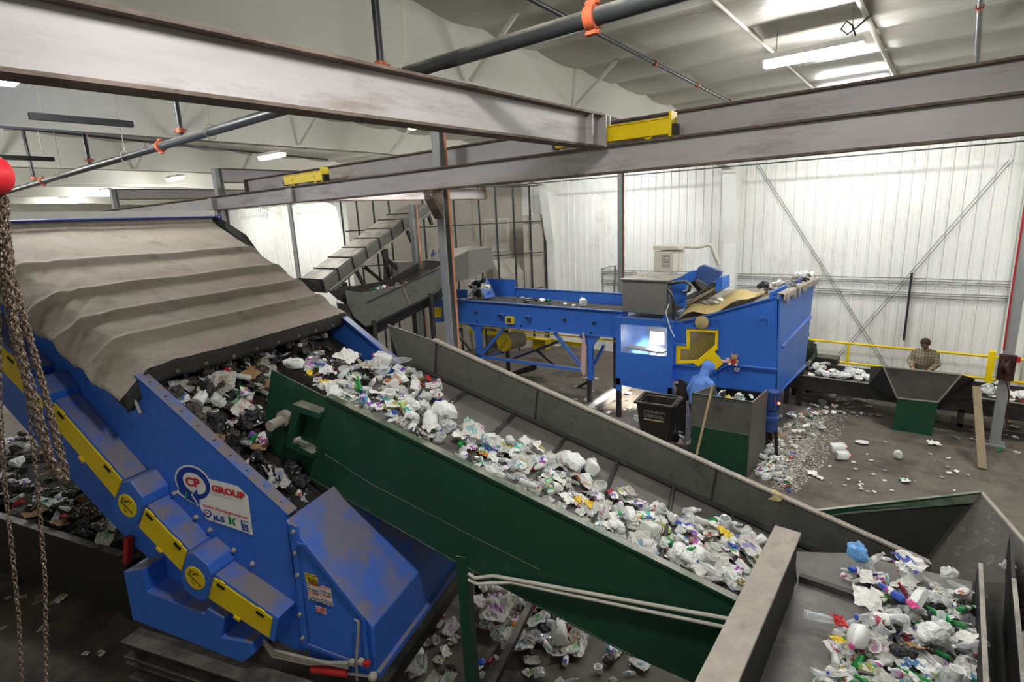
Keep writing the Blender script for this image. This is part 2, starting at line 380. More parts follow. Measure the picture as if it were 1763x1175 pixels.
# ------------------------------------------------------------------ roof services
def ceil_line(Y, x0, x1, r, mname, name, lab, cat, drop=.12):
    m = MB(); m.tube([(x, Y, roof_z(x)-drop) for x in np.arange(x0, x1, 1.5)], r, 8)
    return tag(m.build(name, mname, smooth=50), lab, cat)
ceil_line(2.6, -8, 17, .025, 'white_pipe', 'roof_strap', 'pale strap under the ceiling passing the left end of the near lamp', 'strap', .09)
ceil_line(1.28, -8, 17, .035, 'white_pipe', 'roof_conduit', 'pale conduit under the ceiling at the cord end of the near lamp', 'conduit', .10)
SX, SZ = 3.42, 6.22
def sprinkler(Y, x0, x1, lab, hang=()):
    m = MB(); m.tube([(x, Y, roof_z(x)-.14) for x in np.arange(x0, x1, 1.5)], .03, 8)
    o = empty('sprinkler_branch', (x0, Y, roof_z(x0)-.14), lab, 'pipe')
    m.build('pipe', 'dark_pipe', o, smooth=50)
    for hx in hang:
        m = MB(); m.tube([(hx, Y, roof_z(hx)-.15), (hx, Y, roof_z(hx)-.02)], .006, 6); m.build('hanger', 'thin_rod', o)
        m = MB(); m.lathe([(.036, -.03), (.045, -.03), (.045, .03), (.036, .03)], (hx+.5, Y, roof_z(hx+.5)-.14), (1, 0, -.04), 12); m.build('coupling', 'orange_coupling', o)
    return o
sprinkler(4.12, -8, 15.5, 'dark sprinkler branch pipe under the ceiling left of the near lamp', (8.4, 10.2, 12.0))
sprinkler(.15, -8, 15.5, 'dark sprinkler branch pipe under the ceiling at the right edge of the view', (9.0, 12.3))
sprinkler(8.6, -8, 12, 'dark sprinkler branch pipe above the left end of the bridge girder', (2, 5))
sprinkler(12.9, -8, 13, 'long dark sprinkler branch pipe behind the suspended heater tubes', (2.2, 3.9, 6))
sprinkler(17.3, -8, 13, 'dark sprinkler branch pipe far back under the ceiling on the left', (1.9, 4.2))
o = empty('sprinkler_main', (SX, 0, SZ), 'thick grey sprinkler main pipe crossing above the crane girder', 'pipe')
m = MB(); m.tube([(SX, yy, SZ) for yy in np.arange(-8.5, 38, 3.)], .056, 16); m.build('pipe', 'dark_pipe', o, smooth=50)
for q in ((1020, 22), (277, 253), (76, 320)):
    p = px(*q, SX)
    m = MB(); m.lathe([(.056, -.035), (.078, -.035), (.082, 0), (.078, .035), (.056, .035)], (SX, p[1], SZ), (0, 1, 0), 16)
    for sg in (-1, 1): m.box((SX+.0, p[1], SZ+sg*.085), (.05, .07, .03)); m.lathe([(.014, -.05), (.014, .05)], (SX, p[1], SZ+sg*.09), (0, 1, 0), 8)
    m.build('coupling', 'orange_coupling', o, smooth=40)
for q in ((215, 262), (362, 222), (700, 112), (110, 310)):
    p = px(*q, SX)
    m = MB(); m.tube([(SX, p[1], SZ+.1), (SX, p[1], roof_z(SX)-.02)], .007, 6)
    m.tube([(SX+.075*math.sin(t), p[1], SZ-.005+.075*math.cos(t)*1.25) for t in np.linspace(0, 2*math.pi, 15)], .006, 6); m.build('hanger', 'thin_rod', o)
for q, lab in (((656, 118), 'dark vertical sprinkler riser with red coupling just above the crane girder'), ((314, 240), 'dark vertical sprinkler riser left of the girder underside'), ((157, 290), 'tall dark sprinkler riser with red fittings top and bottom'), ((62, 322), 'far left dark sprinkler riser above the fabric cover')):
    p = px(*q, SX); o = empty('sprinkler_riser', (SX, p[1], SZ+.05), lab, 'pipe')
    m = MB(); m.tube([(SX, p[1], SZ+.05), (SX, p[1], roof_z(SX)-.1)], .034, 10); m.build('pipe', 'dark_pipe', o, smooth=50)
    for z in (SZ+.12, roof_z(SX)-.16):
        m = MB(); m.lathe([(.034, -.03), (.055, -.03), (.055, .03), (.034, .03)], (SX, p[1], z), (0, 0, 1), 12)
        m.lathe([(.012, -.085), (.012, .085)], (SX, p[1], z), (.7, -.7, 0), 8); m.build('coupling', 'orange_coupling', o, smooth=40)
for (q0, q1, Y, lab) in (((50, 200), (228, 214), 10.7, 'long dark heater tube hung on rods at upper left'), ((-60, 268), (93, 275), 15.9, 'dark heater tube hung far back at the left edge')):
    a, b = py(*q0, Y), py(*q1, Y); a[2] = b[2] = (a[2]+b[2])/2
    o = empty('heater_tube', a, lab, 'heater'); m = MB(); m.bar(a, b, .11, .09); m.build('tube', 'dark_pipe', o)
    for t in (.12, .88):
        c = a*(1-t)+b*t; m = MB(); m.tube([c, (c[0], c[1], roof_z(c[0])-.02)], .006, 6); m.build('hanger', 'thin_rod', o)
# lamps
def lamp(X, Y, z, lab, near=False, tube='tube_light'):
    o = empty('ceiling_lamp', (X, Y, z), lab, 'lamp', 'fluorescent ceiling lamps')
    m = MB(); m.bb((X-.11, Y-.6, z+.02), (X+.11, Y+.6, z+.1)); m.build('housing', 'lamp_white', o, bevel=.01)
    m = MB(); m.prism([(X-.1, Y-.59, z+.02), (X-.07, Y-.59, z-.06), (X+.07, Y-.59, z-.06), (X+.1, Y-.59, z+.02)], (0, 1.18, 0)); m.build('diffuser', tube, o)
    m = MB()
    for s in (-.45, .45): m.tube([(X, Y+s, z+.1), (X, Y+s, roof_z(X)-.03)], .006, 6)
    m.build('hanger', 'thin_rod', o)
    if near:
        pts = [(X, Y-.5, z+.1), (X, Y-.45, z+.25), (X, Y-.38, z+.32), (X, Y-.32, z+.24), (X, Y-.4, z+.16), (X, Y-.5, z+.22), (X, Y-.6, z+.3), (X+.2, Y-.62, roof_z(X)-.1)]
        m = MB(); m.tube(pts, .012, 6); m.build('cord', 'dark_pipe', o, smooth=60)
    return o
labs = {0: 'glowing tube lamp with coiled cord hanging at upper right', 1: 'bright lamp peeking out under the crane girder above the tall column',
        2: 'oval glowing lamp at upper left, above the yellow end truck', 3: 'small far lamp at upper left, just above the rafters', 6: 'added lamp out of view on the right, lighting the blue bunker end'}
for i, (X, Y) in enumerate(LAMP_SPOTS):
    lamp(X, Y, 6.92, labs.get(i, 'ceiling tube lamp over the far part of the hall, some of them added'), i == 0)
for X, Y in ADDED_DIM_LAMPS: lamp(X, Y, 6.92, 'added dim ceiling tube lamp above the near end of the hall', tube='fill_light_dim')
for X, Y in ADDED_WALL_LAMPS: lamp(X, Y, 6.75, 'added unseen ceiling tube lamp above the crane beams near the back wall')

# ------------------------------------------------------------------ crane beams
def ibeam(o, axis, fixed, a0, a1, z0, z1, fw, tf=.022, tw=.02, web='mill_steel', fl='rust_flange'):
    def pt(a, b, z): return (a, b, z) if axis == 0 else (b, a, z)
    c = fixed
    def bb(a, b, lo, hi, nm, mt):
        m = MB(); p, q = pt(a0, a, lo), pt(a1, b, hi); m.bb(np.minimum(p, q), np.maximum(p, q)); m.build(nm, mt, o)
    bb(c-fw/2, c+fw/2, z1-tf, z1, 'top_flange', fl); bb(c-fw/2, c+fw/2, z0, z0+tf, 'bottom_flange', fl)
    bb(c-tw/2, c+tw/2, z0+tf, z1-tf, 'web', web)
BG = empty('bridge_crane', (0, 3.43, 5.71), 'wide grey steel crane girder crossing the upper left, with yellow end truck', 'crane')
ibeam(BG, 0, 3.43, -6.5, 5.88, 5.71, 6.08, .2)
m = MB(); m.bb((5.88, 3.31, 5.72), (5.90, 3.55, 6.07)); m.build('end_plate', 'mill_steel', BG)
m = MB(); m.bb((5.62, 3.33, 5.73), (5.635, 3.42, 6.05)); m.build('stiffener', 'mill_steel', BG)
for xa in (5.97, 6.06): m = MB(); m.bb((xa, 3.36, 5.95), (xa+.02, 3.5, 6.08)); m.build('splice_plate', 'mill_steel', BG)
def truck(parent, X, y0, y1, z):
    m = MB(); m.bb((X-.06, y0, z+.03), (X+.06, y1, z+.19)); m.bb((X-.08, y0, z+.19), (X+.08, y1, z+.205)); m.bb((X-.08, y0-.012, z+.0), (X+.08, y0+.02, z+.26))
    t = m.build('end_truck', 'yellow_paint', parent, bevel=.004)
    for yy in (y0+.28, y1-.28):
        m = MB(); m.lathe([(.05, -.03), (.075, -.03), (.075, .03), (.05, .03)], (X, yy, z+.076), (1, 0, 0), 20); m.lathe([(.03, -.07), (.03, .07)], (X, yy, z+.11), (1, 0, 0), 14)
        m.build('wheel', 'yellow_paint', t, smooth=40)
    for yy in (y0-.03, y1+.03):
        m = MB(); m.bb((X-.06, yy-.02, z+.02), (X+.06, yy+.02, z+.13)); m.build('bumper', 'dark_pipe', t)
    return t
truck(BG, 6.09, 2.6, 4.12, 5.76)
RW = empty('runway_beam', (6.09, -6, 5.43), 'lower of the two long grey crane runway beams crossing the view', 'beam')
ibeam(RW, 1, 6.09, -8.8, 22, 5.43, 5.755, .18)
for Y in (10.45, 14.0):
    m = MB(); m.bb((5.98, Y-.1, 5.47), (6.0, Y+.1, 5.72)); m.build('splice_plate', 'mill_steel', RW)
    for dy in (-.06, .06):
        for z in (5.52, 5.6, 5.68): pass
RU = empty('runway_beam', (6.62, -6, 5.72), 'upper of the two long grey beams, just behind the lower runway beam', 'beam')
ibeam(RU, 1, 6.62, -8.8, 13.3, 5.72, 6.1, .18)
m = MB(); m.bb((6.53, 13.3, 5.72), (6.71, 13.32, 6.1)); m.build('end_plate', 'rust_flange', RU)
B2 = empty('bridge_crane', (6.2, 9.95, 5.46), 'short rusty-edged crane girder behind the tall column, yellow trucks at its ends', 'crane')
ibeam(B2, 0, 10.0, 6.25, 11.25, 5.44, 5.71, .16)
m = MB(); m.bb((11.25, 9.9, 5.46), (11.27, 10.1, 5.77)); m.build('end_plate', 'rust_flange', B2)
truck(B2, 6.09, 9.3, 10.65, 5.76); truck(B2, 11.1, 9.75, 11.2, 5.78)
for Y, lab in ((14.1, 'grey cross beam between columns, left of the upper runway beam'), (21.65, 'far grey cross beam showing just above the fabric cover')):
    o = empty('tie_beam', (10, Y, 6.1), lab, 'beam'); ibeam(o, 0, Y, 6.4, 14.2, 6.08, 6.42, .16)
# columns
def hcol(X, Y, z1, w, lab, rusty=True, bracket=False):
    o = empty('steel_column', (X, Y, 0), lab, 'column')
    m = MB(); m.bb((X-w/2, Y-w/2, 0), (X-w/2+.018, Y+w/2, z1)); m.build('flange', 'post_steel', o)
    m = MB(); m.bb((X-w/2+.018, Y-.012, 0), (X+w/2-.018, Y+.012, z1)); m.build('web', 'post_steel', o)
    m = MB(); m.bb((X+w/2-.018, Y-w/2, 0), (X+w/2, Y+w/2, z1)); m.build('flange', 'post_steel', o)
    if rusty:
        m = MB(); m.bb((X+w/2-.045, Y-w/2-.004, .03), (X+w/2+.003, Y-w/2, z1)); m.build('rusty_edge', 'post_rust', o)
    m = MB(); m.bb((X-w/2-.08, Y-w/2-.08, 0), (X+w/2+.08, Y+w/2+.08, .025)); m.build('base_plate', 'post_steel', o)
    if bracket:
        m = MB(); m.prism([(X-w/2, Y-.09, 5.42), (X-w/2-.22, Y-.09, 5.42), (X-w/2-.2, Y-.09, 5.3), (X-w/2-.02, Y-.09, 5.0), (X-w/2, Y-.09, 5.0)], (0, .2, 0)); m.build('bracket', 'rust_flange', o)
        m = MB()
        for yy in (-.06, 0.07): m.lathe([(.018, -.02), (.018, .02)], (X-w/2-.2, Y+yy, 5.36), (1, 0, 0), 8)
        m.build('bolt', 'post_steel', o)
    return o
hcol(6.30, 6.47, 6.4, .16, 'tall grey column with one rust-red edge in the middle of the view', bracket=True)
hcol(6.30, 14.1, 6.42, .18, 'grey column top left of the yellow end truck, above the fabric cover', False)
hcol(6.30, 21.65, 6.42, .18, 'far grey column top peeping over the fabric cover', False)
hcol(14.22, 7.55, 6.1, .135, 'grey column with a rusty edge in front of the white wall')
p3 = hcol(14.22, -.92, 6.1, .17, 'grey column standing on the floor at the right edge', False)
hcol(10.75, 12.28, 5.43, .18, 'grey column in front of the rising covered conveyor', True)
hcol(14.22, 24.9, 6.1, .16, 'pale column in front of the bright wall at the left', False)
# reel and hose on the right column
o = empty('hose_reel', (14.05, -.95, 1.3), 'dark red hose reel strapped to the column at the right edge', 'reel')
m = MB(); m.bb((14.03, -1.04, 1.4), (14.1, -.78, 1.92)); m.build('bracket', 'reel_brown', o, bevel=.01)
m = MB(); m.lathe([(.06, -.05), (.15, -.05), (.15, -.035), (.1, -.035), (.1, .035), (.15, .035), (.15, .05), (.06, .05)], (13.96, -.9, 1.7), (.3, 1, 0), 20); m.build('drum', 'reel_brown', o, smooth=40)
m = MB(); m.box((13.98, -1.06, 1.86), (.07, .06, .11)); m.build('red_cap', 'cyl_red', o, bevel=.01)
m = MB(); m.tube([(14.08, -.80, 6.0), (14.07, -.81, 3.5), (14.07, -.83, 2.0)], .016, 8); m.build('hose', 'bear_red', o, smooth=60)
m = MB(); m.tube([(13.93, -.9, 1.5), (13.94, -1.0, 1.2), (14.0, -1.02, .8), (14.03, -1.05, .45)], .012, 8); m.build('hose', 'reel_brown', o, smooth=60)
# ================================================================== disc screen (blue, under the fabric cover)
WN, WF = 3.2, 6.15
TOPK = (2.66-3.68)/(-3.33+4.70)
def top_z(s): return 2.66+TOPK*(s+3.33)
DS = empty('disc_screen', G(-4.6, 4.7, 1.2), 'big sloping blue rubbish screen at the left under a grey fabric cover', 'sorting machine')
def wpoly(pts, w): return [G(s, w, z) for s, z in pts]
bl = [SW(*q, WN)[::2] for q in ((505, 1118), (440, 1085), (345, 1040), (215, 925), (90, 790), (0, 690))]
side = [(-3.33, 2.66), (-4.75, top_z(-4.75)), (-4.95, 3.66), (-7.0, 4.85), (-7.5, 4.85), (-7.5, 3.6)] + [(s, z) for s, z in bl[::-1] if s > -7.5] + [(-3.33, 1.3)]
m = MB(); m.prism(wpoly(side, WN), AX*.05); sp_n = m.build('side_panel', 'blue_paint', DS)
m = MB(); m.bar(G(-3.30, WN+.055, 2.645), G(-4.82, WN+.055, top_z(-4.82)), .11, .02, up=(0, 0, 1)); m.build('top_flange', 'blue_paint', DS)
far_side = [(-3.33, 2.66), (-4.75, top_z(-4.75)), (-4.95, 3.66), (-7.0, 4.85), (-7.5, 4.85), (-7.5, 3.6), (-3.33, 1.3)]
m = MB(); m.prism(wpoly(far_side, WF), AX*.05); m.build('side_panel', 'clean_blue', DS)
m = MB(); m.bar(G(-3.30, WF-.02, 2.645), G(-4.82, WF-.02, top_z(-4.82)), .11, .02); m.build('top_flange', 'blue_paint', DS)
# bolts on flange and panel
for t in np.linspace(.05, .95, 9):
    p = G(-3.33-1.45*t, WN+.05, top_z(-3.33-1.45*t)+.012); m = MB(); m.lathe([(.011, 0), (.011, .012)], p, (0, 0, 1), 6); m.build('bolt', 'dark_pipe', DS)
for q in ((302, 849), (339, 890), (363, 912), (404, 947), (436, 970)):
    p = GW(*q, WN); m = MB(); m.lathe([(.022, 0), (.022, -.012), (.01, -.03)], p, AX, 8); m.build('bolt', 'dusty_flat', DS)
# deck of discs (rows of shafts with discs)
def deck_z(s): return top_z(s)-.52
m = MB(); m.prism(wpoly([(-3.4, deck_z(-3.4)-.06), (-7.4, deck_z(-7.4)-.06), (-7.4, deck_z(-7.4)-.1), (-3.4, deck_z(-3.4)-.1)], WN+.05), AX*(WF-WN-.05)); m.build('deck_plate', 'dark_steel', DS)
m = MB()
for s in np.arange(-7.2, -3.5, .24):
    for w in np.arange(WN+.2, WF-.1, .28):
        m.lathe([(.1, -.01), (.1, .01)], G(s, w, deck_z(s)), AX, 8)
m.build('discs', 'dark_steel', DS)['kind'] = 'stuff'
# drive guards along the near side
WG = 2.98
def pl(px_list, w): return [SW(*q, w)[::2] for q in px_list]
def grow(poly, d):
    P = np.array(poly); c = P.mean(0); out = []
    for p in P:
        v = p-c; l = np.linalg.norm(v); out.append(tuple(c+v*(1+d/l)))
    return out
guards = [((-90, 506), (45, 640), (41, 678), (-90, 540)), ((91, 693), (209, 828), (198, 857), (86, 724)),
          ((250, 876), (321, 950), (312, 984), (239, 908)), ((368, 996), (468, 1066), (463, 1099), (357, 1029))]
for i, g in enumerate(guards):
    P = pl(g, WG); a, b, c_, d = [np.array(p) for p in P]
    nrm = np.array([-(b-a)[1], (b-a)[0]]); nrm = nrm/np.linalg.norm(nrm)
    if nrm[1] < 0: nrm = -nrm
    ex = (b-a)/np.linalg.norm(b-a)
    box = [a+nrm*.035-ex*.02, b+nrm*.035+ex*(.05 if i == 3 else .02), c_-nrm*.03+ex*(.05 if i == 3 else .02), d-nrm*.03-ex*.02]
    m = MB(); m.prism([G(p[0], WG+.012, p[1]) for p in box], AX*(WN-WG-.012)); gd = m.build('drive_guard', 'blue_paint', DS, bevel=.008)
    m = MB(); m.prism([G(p[0], WG, p[1]) for p in (a, b, c_, d)], AX*.012); yc = m.build('guard_cover', 'yellow_dusty', gd)
    for t, top in ((.14, 1), (.82, 1), (.5, 0)):
        p = (a*(1-t)+b*t)+nrm*.012 if top else (d*(1-t)+c_*t)-nrm*.01
        q = p-nrm*.046
        m = MB(); m.box(G(p[0], WG-.004, p[1]), (.07, .014, .03), (ex[0]*EX+np.array([0, 0, ex[1]]), AX, nrm[0]*EX+np.array([0, 0, nrm[1]]))); m.build('hinge', 'yellow_dusty', gd)
        if top:
            m = MB(); m.box(G(q[0], WG-.004, q[1]), (.085, .012, .022), (ex[0]*EX+np.array([0, 0, ex[1]]), AX, nrm[0]*EX+np.array([0, 0, nrm[1]]))); m.build('latch', 'ink_black', gd)
H2 = [(209.6, 830), (224, 829), (245, 857), (246.5, 872.6), (233, 905.5), (220, 909.5), (201.7, 892), (193.7, 868.6), (199, 857)]
H3 = [(320.4, 953), (331, 951.7), (357, 974), (364, 991), (353.4, 1035), (342.8, 1036), (319, 1017.7), (309.8, 1000.5), (313.8, 982)]
H1 = [(x-160, y-178) for x, y in H2]
for hp, dc in ((H1, (60, 692)), (H2, (220, 871)), (H3, (336.5, 995.5))):
    m = MB(); m.prism([G(s, 2.945, z) for s, z in pl(hp, 2.945)], AX*(WN-2.945)); h = m.build('bearing_housing', 'blue_paint', DS, bevel=.012)
    cs, cz = SW(*dc, 2.945)[0], SW(*dc, 2.945)[2]
    m = MB(); m.lathe([(.112, 0), (.112, -.008)], G(cs, 2.945, cz), AX, 28); m.build('disc_label', 'yellow_dusty', h)
    D1 = math.cos(R(-38))*EX+np.array([0, 0, math.sin(R(-38))]); D2 = np.array([0, 0, math.cos(R(-38))])-math.sin(R(-38))*EX
    o = G(cs, 2.936, cz)
    text('lettering', 'the', .03, 'ink_black', o-D1*.016+D2*.058, D1, D2, h, .02, .0008)
    text('lettering', 'CP', .06, 'ink_black', o-D1*.088+D2*.01, D1, D2, h, .02, .0008, shear=.3)
    text('lettering', 'Manufacturing', .03, 'ink_black', o-D1*.086-D2*.024, D1, D2, h, .02, .0008, shear=.3)
    text('lettering', 'Inc.', .03, 'ink_black', o-D1*.016-D2*.068, D1, D2, h, .02, .0008)
# discharge hood at the low end
hood = [(-3.33, 2.6), (-2.57, 1.74), (-2.6, 1.2), (-3.3, 1.2)]
m = MB(); m.prism(wpoly(hood, WN), AX*(WF-WN)); m.build('discharge_hood', 'blue_paint', DS, bevel=.012)
m = MB(); m.bar(G(-2.585, WN, 1.27), G(-2.585, WF, 1.27), .06, .05); m.build('kick_rail', 'blue_paint', DS)
# bolted seam flange and access door
m = MB(); m.prism(wpoly([SW(*q, WN-.03)[::2] for q in ((498, 903), (510, 908), (536, 1120), (522, 1116))], WN-.03), AX*.03); m.build('seam_flange', 'blue_paint', DS)
for q in ((506, 915), (509, 952), (513, 990), (517, 1058), (522, 1098)):
    m = MB(); m.lathe([(.016, 0), (.016, -.02)], GW(*q, WN-.03), AX, 8); m.build('bolt', 'dusty_flat', DS)
dpts = [(511, 937), (527, 942), (623, 1062), (634, 1152), (530, 1112)]
m = MB(); m.prism(wpoly([SW(*q, WN-.03)[::2] for q in dpts], WN-.03), AX*.028); door = m.build('access_door', 'blue_paint', DS, bevel=.004)
dl = [SW(*q, WN-.05)[::2] for q in dpts]
m = MB()
for a, b in zip(dl[:3], dl[1:4]): m.bar(G(a[0], WN-.045, a[1]), G(b[0], WN-.045, b[1]), .03, .016, up=AX)
m.bar(G(dl[4][0], WN-.045, dl[4][1]), G(dl[3][0], WN-.045, dl[3][1]), .03, .016, up=AX); m.build('door_rim', 'blue_paint', door)
p0, p1 = GW(617, 1070, WN-.09), GW(615, 1172, WN-.09)
m = MB(); m.tube([GW(611, 1068, WN-.06), p0, GW(617, 1090, WN-.09), GW(614, 1130, WN-.08), p1], .011, 8); m.build('latch_rod', 'dusty_flat', door, smooth=60)
for q, mt in (((607, 1141), 'dusty_flat'), ((622, 1140), 'dusty_flat'), ((632, 1143), 'cyl_red')):
    m = MB(); m.box(GW(*q, WN-.08), (.05, .05, .04), (EX, AX, (0, 0, 1))); m.build('clamp', mt, door, bevel=.006)
# stickers on the door
def sticker(parent, quad, w, mt, nm): 
    m = MB(); m.prism(wpoly([SW(*q, w)[::2] for q in quad], w), AX*.003); return m.build(nm, mt, parent)
E1 = EX*math.cos(R(-6))+np.array([0, 0, math.sin(R(-6))]); E2 = np.array([0, 0, 1.])
ws = WN-.034
st = sticker(door, ((524.5, 987), (544, 992.5), (547, 1007.5), (527, 1002.5)), ws, 'yellow_paint', 'caution_label')
sticker(st, ((526, 988.5), (544, 993.5), (545, 997.5), (527, 992.5)), ws-.003, 'ink_black', 'label_band')
text('lettering', 'CAUTION', .026, 'yellow_paint', GW(527.5, 992.2, ws-.006), E1, E2, st, .02, .0008)
for r, tx in enumerate(('DO NOT', 'OPERATE', 'UNGUARDED')): text('lettering', tx, .022, 'ink_black', GW(529.5+r*.6, 997+r*3.4, ws-.005), E1, E2, st, .01, .0008)
for quad in (((528, 1003.5), (547.5, 1008.5), (551.5, 1038), (531.5, 1032.5)), ((548.5, 1008), (569, 1014), (573.5, 1045), (552, 1038.5))):
    st = sticker(door, quad, ws, 'sign_white', 'danger_label')
    q = quad[0]
    for k in (0, 1):
        ox, oy = q[0]+1.0+k*2, q[1]+2+k*15
        sticker(st, ((ox, oy-.6), (ox+18, oy+4.2), (ox+18.8, oy+9.2), (ox+.8, oy+4.4)), ws-.003, 'sign_red', 'label_band')
        text('lettering', 'DANGER', .027, 'sign_white', GW(ox+1.6, oy+3.8, ws-.006), E1, E2, st, .02, .0008)
        text('lettering', 'MOVING PARTS', .016, 'ink_black', GW(ox+1.2, oy+8.6, ws-.005), E1, E2, st, .01, .0008)
        text('lettering', 'KEEP HANDS CLEAR', .013, 'ink_black', GW(ox+1.6, oy+12, ws-.005), E1, E2, st, .01, .0008)
fl = sticker(door, ((543, 1044), (560, 1048), (562, 1059), (545, 1054)), ws, 'sign_white', 'flag_sticker')
for k in range(3): sticker(fl, ((543.4+k*.6, 1045.5+k*3.4), (560+k*.6, 1049.6+k*3.4), (560.4+k*.6, 1051+k*3.4), (543.7+k*.6, 1047+k*3.4)), ws-.003, 'sign_red', 'stripe')
sticker(fl, ((545, 1039.5), (553, 1037.5), (561, 1044), (559, 1048), (551, 1045)), ws-.002, 'flag_blue', 'flag_canton')
# the maker's sign
wsn = WN-.004
def SP(zx, zy): return SW(290+zx/8.394, 790+zy/8.394, wsn)[::2]
def ring(c, ro, ri, n=40, rot=0, sx=1.): return c, ro, ri
m = MB(); m.prism(wpoly([SP(*q) for q in ((560, 288), (760, 335), (1000, 398), (1150, 545), (1222, 1106), (880, 985), (552, 878), (455, 690), (440, 560))], wsn), -AX*.002); sg = m.build('maker_sign', 'sign_white', DS)
def ell(cx, cy, rx, ry, rot, n=36, t0=0, t1=360):
    out = []
    for k in range(n+1):
        t = R(t0+(t1-t0)*k/n); x = rx*math.cos(t); y = ry*math.sin(t)
        out.append((cx+x*math.cos(rot)-y*math.sin(rot), cy+x*math.sin(rot)+y*math.cos(rot)))
    return out
def flat(px_pts, w, mt, nm, parent):
    m = MB(); m.prism(wpoly([SP(*q) for q in px_pts], w), -AX*.0018); return m.build(nm, mt, parent)
RO = R(42)
flat(ell(358, 345, 290, 218, RO)[:-1], wsn-.002, 'sign_white', 'emblem_rim', sg)
flat(ell(365, 352, 274, 200, RO)[:-1], wsn-.004, 'sign_blue', 'emblem_ring', sg)
flat([(105, 480), (160, 430), (330, 560), (440, 690), (300, 610)], wsn-.002, 'sign_white', 'emblem_rim', sg)
flat([(150, 440), (250, 340), (430, 430), (350, 512), (452, 690), (300, 590), (190, 500)], wsn-.0045, 'sign_blue', 'emblem_tail', sg)
flat(ell(385, 355, 196, 118, RO)[:-1], wsn-.0062, 'sign_white', 'emblem_field', sg)
flat([(418, 430), (440, 515), (470, 525), (450, 590), (462, 690), (350, 515)], wsn-.0080, 'sign_blue', 'emblem_arrow', sg)
flat([(412, 430), (424, 432), (360, 514), (452, 668), (442, 672), (343, 514)], wsn-.0098, 'sign_white', 'emblem_line', sg)
def sgn_text(s, zx, zy, zx2, zy2, h_zoom, mt, bold=.0, xs=1.):
    a = np.array(SP(zx, zy)); b = np.array(SP(zx2, zy2)); d = b-a; L_ = np.linalg.norm(d); d = d/L_
    c0 = np.array(SP(zx, zy)); c1 = np.array(SP(zx, zy-h_zoom)); hh = abs(c1[1]-c0[1])
    xd = G(d[0], 0, d[1]); o = text('lettering', s, hh*1.38, mt, G(a[0], wsn-.0115, a[1]), xd, (0, 0, 1), sg, bold, .0008)
    xs_ = [v.co for v in o.data.vertices]; mxd = max((np.array(v)+ORI[sg.name]-G(a[0], wsn-.0115, a[1])) @ xd for v in xs_)
    k = L_/mxd; org = G(a[0], wsn-.0115, a[1])-ORI[sg.name]
    for v in o.data.vertices:
        q = np.array(v.co)-org; t = q @ xd; v.co = org+q+xd*(t*k-t)
    return o
sgn_text('CP', 272, 372, 480, 412, 120, 'sign_red', .035)
sgn_text('GROUP', 640, 458, 1122, 585, 92, 'sign_red', .035)
sgn_text('www.thecpgroup.us', 510, 682, 1156, 872, 46, 'sign_red', .01)
sgn_text('M', 668, 882, 735, 897, 78, 'sign_blue', .03); sgn_text('S', 772, 905, 830, 918, 78, 'sign_blue', .03); sgn_text('s', 738, 896, 770, 904, 40, 'sign_blue', .02)
flat([(868, 832), (905, 842), (918, 950), (880, 942)], wsn-.004, 'sign_green', 'logo_letter', sg)
flat([(920, 890), (965, 852), (980, 870), (945, 905), (985, 968), (945, 962)], wsn-.004, 'sign_green', 'logo_letter', sg)
flat(ell(570, 790, 64, 50, RO)[:-1], wsn-.004, 'sign_blue', 'small_emblem', sg); flat(ell(572, 784, 44, 30, RO)[:-1], wsn-.006, 'sign_white', 'small_emblem_field', sg)
flat([(560, 820), (590, 826), (585, 862)], wsn-.006, 'sign_blue', 'small_emblem_tail', sg)
sgn_text('CP', 545, 785, 600, 800, 26, 'sign_red', .03)
for a in (((1050, 885), (1066, 888), (1076, 1000), (1064, 996)), ((1050, 885), (1165, 915), (1166, 924), (1052, 895)), ((1068, 1020), (1182, 1054), (1184, 1062), (1068, 1028))): flat(a, wsn-.004, 'sign_blue', 'logo_frame', sg)
sgn_text('IPS', 1082, 1010, 1174, 1036, 80, 'sign_blue', .03)
m = MB(); m.box(GW(321, 853, wsn-.01), (.03, .004, .075), (EX*.8+np.array([0, 0, .1]), AX, (0.2, 0, 1))); m.build('tape_scrap', 'sign_green', DS)
# hoses and red cylinder under the door
for k in range(3):
    m = MB(); m.tube([GW(440+k*6, 1088+k*8, 3.12), GW(470, 1120+k*5, 3.1), GW(530, 1135+k*4, 3.08), GW(600, 1150-k*4, 3.1)], .016, 8)
    m.build('hose', 'dusty_flat', DS, smooth=60)
m = MB(); m.tube([GW(538, 1152, 3.1), GW(598, 1160, 3.1)], .035, 12); cy = m.build('hydraulic_cylinder', 'cyl_red', DS, smooth=40)
m = MB(); m.tube([GW(598, 1160, 3.1), GW(640, 1166, 3.1)], .014, 8); m.build('piston_rod', 'chrome', cy, smooth=40)
m = MB(); m.ball(GW(642, 1166, 3.1), .04); m.build('clevis', 'dusty_flat', cy, smooth=40)
m = MB(); m.bar(GW(222, 925, 3.15), GW(219, 968, 3.15), .06, .06); m.build('red_box', 'cyl_red', DS, bevel=.008)
# blue mounting frame on the near side
fr = [(212, 985), (246, 980), (253, 1020), (352, 1058), (356, 1048), (385, 1065), (381, 1098), (432, 1108), (436, 1128), (418, 1142), (228, 1068)]
m = MB(); m.prism([G(s, 2.98, z) for s, z in pl(fr, 2.98)], AX*.3); m.build('mounting_frame', 'blue_paint', DS, bevel=.01)
